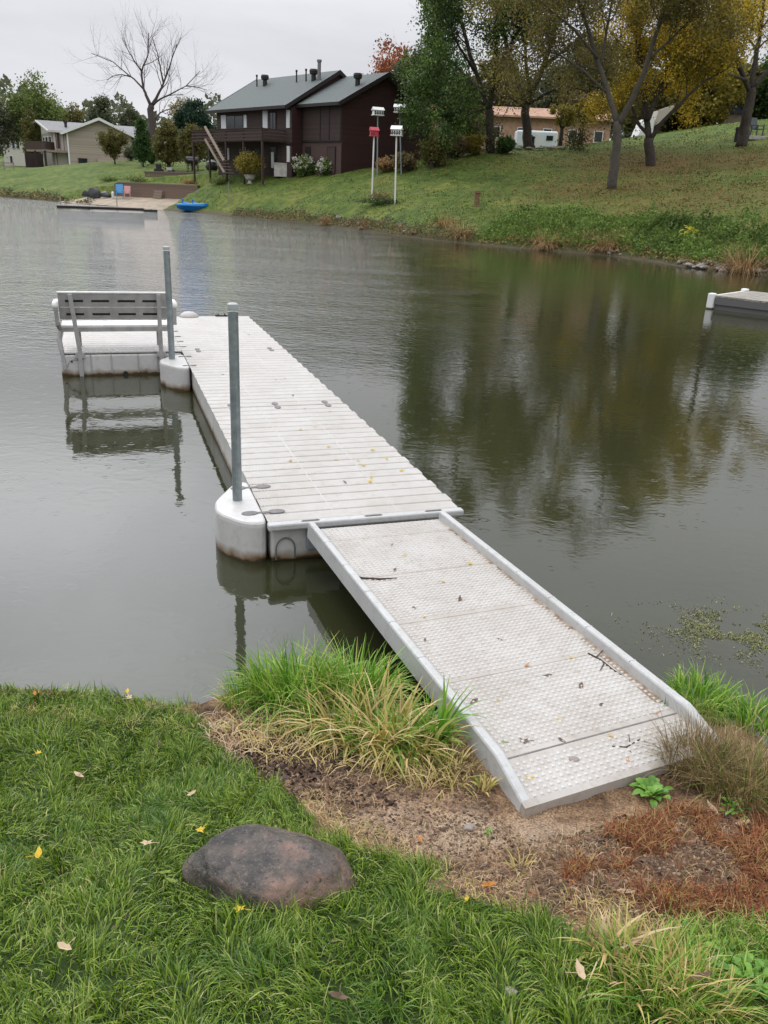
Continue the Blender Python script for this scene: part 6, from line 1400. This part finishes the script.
# covered gear pile
g = Vector(at(101, 198.5, 95))
for k_, (dx, s, hz, lab) in enumerate(((-.7, .62, .8, 'dark grey tarp covered heap at the left end of the beach'), (.6, .6, .42, 'lower dark heap next to the tarp covered one'), (-1.6, .45, .5, 'small grey lump left of the dark heaps'))):
    me = rock_mesh(s, s*.6, hz, 3+k_, 3, .2); me.materials.append(mat('tarp', (.035, .037, .042), .5)); o = bpy.data.objects.new('covered_heap', me); COL.objects.link(o); o.location = g+Vector((dx, 0, .3)); tag(o, lab, 'covered heap')
# blue pedal boat
g = at(193, 213, 80.5); t = thing('blue_boat', 'bright blue plastic paddle boat pulled up at the sandy waterline', 'boat', (g[0], g[1], .12), .12)
b = MB(); nS = 10; vs_ = []
for i in range(nS+1):
    u = i/nS*2-1; wv = .68*math.sqrt(max(.25, 1-.75*abs(u)**4)); x = u*1.4; zb_ = .14*abs(u)**3
    vs_ += [(x, -wv*.6, zb_), (x, -wv, .34), (x, -wv*.92, .48+.05*u), (x, wv*.92, .48+.05*u), (x, wv, .34), (x, wv*.6, zb_)]
fs_ = []
for i in range(nS): fs_ += [(i*6+k, i*6+(k+1) % 6, (i+1)*6+(k+1) % 6, (i+1)*6+k) for k in range(6)]
fs_ += [tuple(range(6))[::-1], tuple(nS*6+k for k in range(6))]
b.add(vs_, fs_); b.build('hull', 'blue', t, smooth=False, bevel=.03); t.scale = (1, 1.35, 1.35)
for x in (-.55, .35):
    b = MB(); b.hexa([(x-.3, -.35, .46), (x+.3, -.35, .46), (x+.3, .35, .46), (x-.3, .35, .46)], [(x-.28, -.3, .56), (x+.25, -.3, .50), (x+.25, .3, .50), (x-.28, .3, .56)]); b.box((x-.34, 0, .62), (.08, .6, .28)); b.build('seat', 'blue', t, bevel=.03)
b = MB(); b.tube([(1.1, 0, .5), (1.1, 0, .7), (1.2, 0, .74)], .03, 6); b.build('handle', 'black', t)
# thin grey float along the beach
p0, p1 = at(57, 207, 88), at(156, 211.5, 82); p0 = un(57, 206.5, .15); p1 = un(157, 210, .15)
t = thing('swim_float', 'long low grey pier section lying along the sandy beach', 'float', (p0[0], p0[1], 0), math.atan2(p1[1]-p0[1], p1[0]-p0[0])); L_ = math.hypot(*(p1-p0)[:2])
b = MB(); b.box((L_*.43, 0, .25), (L_*.86, 1.2, .08)); b.build('deck', 'greydeck', t)
b = MB(); b.box((L_*.43, -.6, .14), (L_*.86, .06, .2)); b.box((L_*.93, -.1, .08), (L_*.14, .8, .18)); b.build('side_beam', 'black', t)
for i in range(3):
    b = MB(); b.tube([(.3+L_*.28*i, .6, -.8), (.3+L_*.28*i, .6, 1.0)], .04, 6); b.build('post', 'greydeck', t)
# grill with drum and stand
g = put(193, 175, 99); t = thing('barrel_grill', 'black barrel grill on a stand above the terrace wall', 'grill', g, 0)
b = MB(); b.tube([(-.65, 0, 1.25), (.65, 0, 1.25)], .38, 14); b.build('drum', 'black', t)
b = MB(); b.tube([(-.65, 0, 1.27), (.65, 0, 1.27)], .392, 14); 
for sx in (-.55, .55):
    for sy in (-.25, .25): b = MB(); b.tube([(sx, sy, 1.0), (sx*1.05, sy*1.3, 0)], .035, 6); b.build('leg', 'black', t)
b = MB(); b.box((0, 0, .35), (1.2, .5, .03)); b.build('shelf', 'black', t)
b = MB(); b.tube([(.2, 0, 1.6), (.2, 0, 1.95)], .05, 8); b.build('chimney', 'black', t)
b = MB(); b.tube([(-.4, -.42, 1.25), (.4, -.42, 1.25)], .02, 6); b.build('handle', 'steel', t)
g = put(212, 174, 95); t = thing('kettle_grill', 'round dark covered fire pit at the foot of the deck stairs', 'fire pit', g)
b = MB(); b.lathe([(.5, .1), (.66, .35), (.68, .6), (.62, .66)], n=16); b.build('bowl', 'black', t); b = MB(); b.lathe([(.66, .67), (.55, .95), (.25, 1.12), (.06, 1.16)], n=16); b.build('lid', 'black', t)
for k in range(3): b = MB(); b.tube([(.4*math.cos(k*2.1), .4*math.sin(k*2.1), .2), (.55*math.cos(k*2.1), .55*math.sin(k*2.1), -.05)], .03, 6); b.build('leg', 'black', t)
g = put(159, 171.5, 103); t = thing('cart', 'dark low cart with a box on it standing on the terrace lawn', 'cart', g)
b = MB(); b.box((0, 0, .35), (.95, .6, .3)); b.build('tray', 'black', t); b = MB(); b.box((0, 0, .75), (.55, .45, .5)); b.build('box', 'trimdark', t)
for sx in (-.35, .35): b = MB(); b.tube([(sx, -.36, .18), (sx, -.30, .18)], .18, 12); b.build('wheel', 'black', t)
g = put(170, 171.5, 102); t = thing('wheelbarrow', 'small pale and dark wheelbarrow between cart and barrel grill', 'wheelbarrow', g)
b = MB(); b.hexa([(-.3, -.2, .3), (.25, -.2, .3), (.25, .2, .3), (-.3, .2, .3)], [(-.42, -.32, .62), (.4, -.32, .62), (.4, .32, .62), (-.42, .32, .62)]); b.build('tray', 'white', t)
b = MB(); b.tube([(.4, -.04, .2), (.4, .04, .2)], .2, 12); b.build('wheel', 'black', t); b = MB(); b.tube([(.4, 0, .2), (-.3, .2, .35), (-.8, .25, .6)], .025, 5); b.tube([(.4, 0, .2), (-.3, -.2, .35), (-.8, -.25, .6)], .025, 5); b.build('handle', 'black', t)
# small plants on the terrace edge
for px, py, r0, lf, lab in ((136, 182, .8, 'leaf_fresh', 'yellow green shrub at the left end of the terrace wall'), (110, 181, .6, 'leaf_fresh', 'small light green shrub on the slope left of the terrace'), (191, 184, .5, 'leaf_tan', 'tan tuft on the terrace between the walls'), (222, 184, .55, 'leaf_fresh', 'light green plant at the right end of the upper wall')):
    g = put(px, py); P = rng.normal(0, 1, (700, 3))*np.array([r0, r0*.6, r0*.4]); P[:, 2] = np.abs(P[:, 2]); o = quads_cloud('shrub', P, .16, lf); o.location = g; tag(o, lab, 'shrub')

# ------------------------------------------------------------------ tan house
T0 = Vector(at(69.6, 166.5, 133)); T1 = Vector(at(133, 165, 137)); zb_ = T0.z
tn = thing('tan_house', 'tan sided house with a wide gable, grey roof and brown deck at its left', 'house', T0, math.atan2(T1.y-T0.y, T1.x-T0.x)); TW = math.hypot(T1.x-T0.x, T1.y-T0.y)
eh = at(69.6, 131.5, 133)[2]-zb_; ah = at(101, 119.5, 135)[2]-zb_
b = MB(); b.add([(0, 0, -1.5), (TW, 0, -1.5), (TW, 0, eh), (TW/2, 0, ah-.1), (0, 0, eh), (0, 8, -1.5), (TW, 8, -1.5), (TW, 8, eh), (TW/2, 8, ah-.1), (0, 8, eh)], [(0, 1, 2, 3, 4), (9, 8, 7, 6, 5), (2, 1, 6, 7), (4, 9, 5, 0)]); b.build('gable_wall', 'tanwall', tn)
def troof(x0, x1, xr, z0, zr, y0, y1, nm, fas='beige'):
    b = MB(); th = .18
    b.hexa([(x0, y0, z0), (xr, y0, zr), (xr, y1, zr), (x0, y1, z0)], [(x0, y0, z0+th), (xr, y0, zr+th), (xr, y1, zr+th), (x0, y1, z0+th)])
    b.hexa([(xr, y0, zr), (x1, y0, z0), (x1, y1, z0), (xr, y1, zr)], [(xr, y0, zr+th), (x1, y0, z0+th), (x1, y1, z0+th), (xr, y1, zr+th)])
    r = b.build(nm, 'shinglegrey', tn); f = MB(); yy = y0-.06
    f.hexa([(x0-.1, yy-.05, z0-.15), (xr, yy-.05, zr-.15), (xr, yy+.05, zr-.15), (x0-.1, yy+.05, z0-.15)], [(x0-.1, yy-.05, z0+th+.06), (xr, yy-.05, zr+th+.06), (xr, yy+.05, zr+th+.06), (x0-.1, yy+.05, z0+th+.06)])
    f.hexa([(xr, yy-.05, zr-.15), (x1+.1, yy-.05, z0-.15), (x1+.1, yy+.05, z0-.15), (xr, yy+.05, zr-.15)], [(xr, yy-.05, zr+th+.06), (x1+.1, yy-.05, z0+th+.06), (x1+.1, yy+.05, z0+th+.06), (xr, yy+.05, zr+th+.06)])
    f.box((x0-.08, (y0+y1)/2, z0+.08), (.12, y1-y0, .26)); f.build('fascia', 'white' if fas == 'white' else 'beige', r); return r
troof(-.7, TW+.7, TW/2, eh-.35, ah, -.6, 9.5, 'gable_roof', 'white')
b = MB(); b.box((.05, -.04, eh/2-.9), (.22, .12, eh+1.4)); b.build('corner_board', 'white', tn)
# main body: ridge along x, its left gable end angled towards the lake
LXp = [at(54.3, 150, 134), at(43, 150, 141)]
def loc(p): q = Vector((p[0], p[1], 0))-Vector((T0.x, T0.y, 0)); a = -tn.rotation_euler.z; return (q.x*math.cos(a)-q.y*math.sin(a), q.x*math.sin(a)+q.y*math.cos(a))
e0 = loc(LXp[0]); e1 = loc(LXp[1]); 
zl_e = at(54.3, 132, 134)[2]-zb_; zl_r = at(41.5, 121.5, 141)[2]-zb_; zd = at(54, 151.5, 134)[2]-zb_
far = TW+4.5
b = MB(); b.add([(e0[0], e0[1], -1.5), (e1[0], e1[1], -1.5), (e1[0], e1[1], zl_r-.2), (e0[0], e0[1], zl_e)], [(0, 1, 2, 3), (3, 2, 1, 0)][:1])
b.add([(e1[0]-.01, e1[1], -1.5), (far, e1[1], -1.5), (far, e1[1], zl_e), (e1[0]-.01, e1[1], zl_e)], [(0, 1, 2, 3)])
b.hexa([(e0[0], e0[1], -1.5), (0, 1.6, -1.5), (0, 2.0, -1.5), (e1[0], e1[1], -1.5)], [(e0[0], e0[1], zl_e), (0, 1.6, zl_e), (0, 2.0, zl_e), (e1[0], e1[1], zl_e)])
b.build('body_wall', 'beige', tn)
b = MB(); x0, x1 = e0[0]-.5, far
b.hexa([(e0[0]-.6, e0[1]-.6, zl_e), (far, e0[1]-.6, zl_e), (far, e1[1], zl_r), (e1[0]-.6, e1[1], zl_r)], [(e0[0]-.6, e0[1]-.6, zl_e+.2), (far, e0[1]-.6, zl_e+.2), (far, e1[1], zl_r+.2), (e1[0]-.6, e1[1], zl_r+.2)])
b.hexa([(e1[0]-.6, e1[1], zl_r), (far, e1[1], zl_r), (far, e1[1]+7, zl_e), (e1[0]-2.6, e1[1]+7, zl_e)], [(e1[0]-.6, e1[1], zl_r+.2), (far, e1[1], zl_r+.2), (far, e1[1]+7, zl_e+.2), (e1[0]-2.6, e1[1]+7, zl_e+.2)])
mr_ = b.build('main_roof', 'shinglegrey', tn)
b = MB(); b.tube([(e0[0]-.65, e0[1]-.6, zl_e+.05), (e1[0]-.65, e1[1], zl_r+.05)], .17, 4); b.tube([(e0[0]-.65, e0[1]-.6, zl_e+.05), (-.5, e0[1]-.6, zl_e+.05)], .14, 4); b.build('rake_board', 'beige', mr_)
b = MB(); b.lathe([(.2, 0), (.2, .6), (.3, .65), (.3, .9)], (e0[0]+2.2, e0[1]+3, (zl_e+zl_r)/2), 8); b.build('roof_vent', 'trimdark', mr_)
# recess of dark doors between bay and gable wall, upper windows
def onbay(f, z0_, z1_, w0, w1, nm, m, off=.06):
    d = Vector((e1[0]-e0[0], e1[1]-e0[1], 0)); L1 = d.length; d.normalize(); nv = Vector((-d.y, d.x, 0)); nv = nv if nv.y < 0 else -nv
    A_ = Vector((e0[0], e0[1], 0))+d*L1*w0+nv*.02; B2 = Vector((e0[0], e0[1], 0))+d*L1*w1+nv*.02; b = MB()
    P = [A_, B2, B2+nv*off, A_+nv*off]; b.hexa([p+Vector((0, 0, z0_)) for p in P], [p+Vector((0, 0, z1_)) for p in P]); return b.build(nm, m, f)
for w0, w1 in ((.12, .32), (.42, .62), (.7, .86)):
    f = onbay(tn, zd+.9, zl_e-.5, w0, w1, 'window', 'white', .06); onbay(f, zd+1.0, zl_e-.6, w0+.03, w1-.03, 'pane', 'glass', .09)
b = MB(); ex = e0[0]; b.box((ex*.45, e0[1]-.02, (zd+zl_e)/2+.2), (abs(ex)*.75, .3, zl_e-zd-.5)); b.build('sliding_door', mat('dark_brown_door', (.05, .03, .025), .5), tn)
for k in (.2, .5, .75): b = MB(); b.box((ex*k, e0[1]-.25, (zd+zl_e)/2), (.12, .12, zl_e-zd)); b.build('porch_post', 'palewood', tn)
b = MB(); b.box((ex*.5, e0[1]+.1, zd/2-.8), (abs(ex)*.98, .2, zd+1.4)); b.build('lower_glazing', 'glass', tn)
for k in (.15, .4, .62, .85): b = MB(); b.box((ex*k, e0[1]-.05, zd/2-.5), (.16, .14, zd+1)); b.build('lower_post', 'palewood', tn)
# deck
dl = loc(at(26, 152, 134)); dr_ = loc(at(45, 152, 131)); zr_ = at(35, 141.5, 132)[2]-zb_
b = MB(); b.hexa([(dl[0], dl[1], zd-.15), (dr_[0], dr_[1], zd-.15), (0, e0[1]-1.8, zd-.15), (0, e0[1]+2, zd-.15)], [(dl[0], dl[1], zd+.15), (dr_[0], dr_[1], zd+.15), (0, e0[1]-1.8, zd+.15), (0, e0[1]+2, zd+.15)]); dko = b.build('deck', 'palewood', tn)
b = MB()
for k in range(7):
    zz = zd+.25+(zr_-zd-.25)*k/6; b.tube([(dl[0], dl[1], zz), (dr_[0], dr_[1], zz), (e0[0], e0[1]-.6, zz)], .10, 4)
b.build('railing', 'deckwood', dko)
for q in (dl, dr_, ((dl[0]+dr_[0])/2, (dl[1]+dr_[1])/2)): b = MB(); b.box((q[0], q[1], zd/2-1), (.3, .3, zd+2)); b.build('deck_post', 'trimdark', dko)
b = MB(); b.box(((dl[0]+dr_[0])/2, dl[1]+2.6, zd/2-.9), (abs(dl[0]-dr_[0])*1.1, .2, zd+1.2)); b.build('shaded_wall', 'trimbrown', tn)  # wall under the deck, coloured dark to stand for the shade there
x0, z0_ = TW*.17, at(83, 166, 133)[2]-zb_
b = MB(); b.box((TW*.21, -.05, .75), (TW*.155, .08, 1.1)); f = b.build('window', 'palewood', tn); b = MB(); b.box((TW*.21, -.07, .75), (TW*.135, .1, .95)); b.build('pane', 'glass', f)
b = MB(); b.hexa([(TW*.43, -1.6, .45), (TW*.95, -1.6, .45), (TW*.95, -.02, 1.2), (TW*.43, -.02, 1.2)], [(TW*.43, -1.6, .58), (TW*.95, -1.6, .58), (TW*.95, -.02, 1.35), (TW*.43, -.02, 1.35)]); b.box((TW*.69, -.8, .15), (TW*.5, 1.4, .6)); b.build('cellar_hatch', 'palewood', tn)
# ------------------------------------------------------------------ white house at far left
W0 = Vector(at(5, 166, 168)); m_ = 168/884.
wh = thing('white_house', 'white house half hidden by trees at the far left frame edge', 'house', W0, .1)
b = MB(); b.add([(0, 0, -2), (20*m_, 0, -2), (20*m_, 0, 29*m_), (0, 0, 29*m_), (0, 8, -2), (20*m_, 8, -2), (20*m_, 8, 29*m_), (0, 8, 29*m_)], [(0, 1, 2, 3), (7, 6, 5, 4), (1, 5, 6, 2), (4, 0, 3, 7)]); b.build('wall', 'beige', wh)
b = MB(); b.hexa([(-.6, -.6, 29*m_), (21*m_, -.6, 29*m_), (21*m_, 4, 36*m_), (-.6, 4, 36*m_)], [(-.6, -.6, 29*m_+.2), (21*m_, -.6, 29*m_+.2), (21*m_, 4, 36*m_+.2), (-.6, 4, 36*m_+.2)])
b.hexa([(-.6, 4, 36*m_), (21*m_, 4, 36*m_), (21*m_, 8.6, 29*m_), (-.6, 8.6, 29*m_)], [(-.6, 4, 36*m_+.2), (21*m_, 4, 36*m_+.2), (21*m_, 8.6, 29*m_+.2), (-.6, 8.6, 29*m_+.2)]); b.build('roof', 'shinglegrey', wh)
for x, z in ((5, 20), (10.5, 20), (15, 20), (7, 6)):
    b = MB(); b.box((x*m_, -.05, z*m_), (3.2*m_, .08, 8*m_)); f = b.build('window', 'white', wh); b = MB(); b.box((x*m_, -.08, z*m_), (2.4*m_, .08, 7*m_)); b.build('pane', 'glass', f)
t0 = put(3, 172, 120); t = thing('wooden_fence', 'short grey wooden fence at the left frame edge on the lawn', 'fence', t0)
b = MB(); b.box((-.5, 0, .9), (4.2, .08, .14)); b.box((-.5, 0, .5), (4.2, .08, .14)); b.build('rail', 'greydeck', t)
for i in range(4): b = MB(); b.box((-2.4+1.3*i, .08, .5), (.12, .12, 1.2)); b.build('post', 'greydeck', t)

# ------------------------------------------------------------------ beyond the crest: brick building, caravan, shelter, navy shed
def frontal(px, py, Y): return Vector(at(px, py, Y))
Yb = 108; m_ = Yb/884.
o0 = frontal(430, 150, Yb); zg = fz(o0.x+10, Yb); top = at(500, 117, Yb)[2]; lo = at(500, 137, Yb)[2]
bb_ = thing('brick_building', 'long low orange brick building beyond the crest under the trees', 'building', (o0.x, Yb, zg), 0)
Lb = (604-430)*m_
b = MB(); b.box((Lb/2, 3, (top-zg)/2-.2), (Lb, 6, top-zg+.4)); b.build('wall', 'brick', bb_)
for k in range(7):
    b = MB(); b.box((1.6+k*3.05, -.05, (lo-zg)+.5), (1.1, .1, 1.3)); f = b.build('window', 'white', bb_); b = MB(); b.box((1.6+k*3.05, -.08, (lo-zg)+.5), (.9, .1, 1.1)); b.build('pane', 'glass', f)
b = MB(); b.box((4.2, -1.2, lo-zg+.9), (4.2, 2.4, .25)); b.build('porch_roof', 'beige', bb_)
b = MB(); b.hexa([(-.5, -.8, top-zg), (Lb+.5, -.8, top-zg), (Lb+.5, 3, top-zg+1.2), (-.5, 3, top-zg+1.2)], [(-.5, -.8, top-zg+.2), (Lb+.5, -.8, top-zg+.2), (Lb+.5, 3, top-zg+1.4), (-.5, 3, top-zg+1.4)])
b.hexa([(-.5, 3, top-zg+1.2), (Lb+.5, 3, top-zg+1.2), (Lb+.5, 6.6, top-zg), (-.5, 6.6, top-zg)], [(-.5, 3, top-zg+1.4), (Lb+.5, 3, top-zg+1.4), (Lb+.5, 6.6, top-zg+.2), (-.5, 6.6, top-zg+.2)]); b.build('roof', 'brick', bb_)
# caravan
Yc = 97; c0 = frontal(516, 146, Yc); c1 = frontal(557, 146, Yc); zt_ = at(535, 130.5, Yc)[2]; z0_ = fz(c0.x+2, Yc)
cv = thing('caravan', 'white caravan with dark windows parked beside the dark tree trunk', 'caravan', (c0.x, Yc, z0_)); Lc = c1.x-c0.x; hc = zt_-z0_
b = MB(); b.prism([(0, 0), (Lc, 0), (Lc, 2.2), (0, 2.2)], .45, hc); b.build('body', 'caravan', cv, bevel=.18)
for x, ww in ((.30, .16), (.80, .16)):
    b = MB(); b.box((Lc*x, -.03, hc*.68), (Lc*ww, .06, hc*.22)); f = b.build('window', 'black', cv)
b = MB(); b.box((Lc*.53, -.03, hc*.52), (Lc*.12, .05, hc*.62)); b.build('door', 'white', cv)
for x in (.42, .58):
    b = MB(); b.tube([(Lc*x, -.02, .35), (Lc*x, .3, .35)], .34, 14); w__ = b.build('wheel', 'black', cv); b = MB(); b.tube([(Lc*x, -.04, .35), (Lc*x, .0, .35)], .16, 10); b.build('rim', 'steel', w__)
b = MB(); b.box((-.5, 1.1, .45), (1.1, .12, .1)); b.build('drawbar', 'black', cv)
# small post, person-high stump etc. near the tree trunk
for px, py, Y_, hh_, r_, m__, lab in ((532, 150, 82, 1.0, .16, 'black', 'short black post just right of the dark tree trunk'), (476.5, 206.5, None, .95, .19, mat('rusty_brown', (.16, .085, .045), .8), 'small brown stump post alone on the far lawn'),
                                  (735.5, 142, 78, 1.15, .17, 'trimdark', 'dark narrow post left of the golden tree\'s trunk')):
    g = ground(px, py, 50) if Y_ is None else put(px, py, Y_); b = MB(); b.lathe([(r_*1.15, -.2), (r_, .1), (r_*.9, hh_*.8), (r_*1.2, hh_*.84), (r_*1.1, hh_)], n=9); tag(b.build('post', m__, loc=g), lab, 'post')
g = put(530, 152, 80); t = thing('stone_edging', 'row of pale edging stones around the dark tree trunks', 'edging', g)
for i in range(9): me = rocks[i % 5]; o = bpy.data.objects.new('edging_stone', me); COL.objects.link(o); o.parent = t; x = -4+.95*i; o.location = (x, -.6+.15*math.sin(i*2), fz(g.x+x, g.y-.5)-g.z+.08); o.scale = (.38, .3, .22)
# white garden shelter
Ys = 96; s0 = frontal(637, 143, Ys); z0_ = fz(s0.x+1, Ys); pk = at(668, 104, Ys)[2]-z0_; mid = at(642, 118, Ys)[2]-z0_; wS = (670-637)*Ys/884
sh = thing('garden_shelter', 'white fabric shelter with sloping roof behind the many limbed tree', 'shelter', (s0.x, Ys, z0_))
b = MB(); b.add([(0, 0, 0), (wS*.42, 0, 0), (wS*.42, 0, mid*1.02), (wS*.16, 0, mid), (0, 3, 0), (wS*.42, 3, 0), (wS*.42, 3, mid*1.02), (wS*.16, 3, mid)], [(0, 1, 2, 3), (7, 6, 5, 4), (0, 3, 7, 4), (1, 5, 6, 2)]); b.build('front_panel', 'white', sh)
b = MB(); b.hexa([(wS*.42, .1, 0.9), (wS*.75, .1, 1.8), (wS*.75, 3, 1.8), (wS*.42, 3, .9)], [(wS*.5, .1, pk*.8), (wS*.97, .1, pk), (wS*.97, 3, pk), (wS*.5, 3, pk*.8)]); b.build('roof_panel', mat('canvas', (.42, .38, .33), .8), sh)
# navy roofed shed with low wall
Yn = 112; n0 = frontal(724, 119, Yn); mN = Yn/884.; z0_ = n0.z
ns = thing('navy_shed', 'dark navy roofed shed behind the golden tree', 'shed', n0)
b = MB(); b.box((11*mN, 1, -1), (22*mN, 2, 3.2)); b.build('wall', 'palewood', ns)
b = MB(); b.hexa([(-.3, -.4, .62), (22*mN, -.4, .62), (22*mN, 2.4, .62), (-.3, 2.4, .62)], [(4*mN, 1, 22*mN), (17*mN, 1, 24*mN), (17*mN, 1.3, 24*mN), (4*mN, 1.3, 22*mN)]); b.build('roof', 'navy', ns)
# ornaments and slab at the right edge
g = put(759, 144, 78); t = thing('concrete_slab', 'pale concrete slab edge right of the golden tree\'s trunk', 'slab', g)
b = MB(); b.box((.6, .8, .12), (3.2, 1.4, .3)); b.build('slab', 'concrete', t, bevel=.03)
g2 = g+Vector((-.1, .7, .27)); t = thing('garden_chair', 'dark grey green garden chair on the pale slab', 'chair', g2, .5)
chair(t, mat('chair_greygreen', (.06, .075, .07), .6), 1.3)
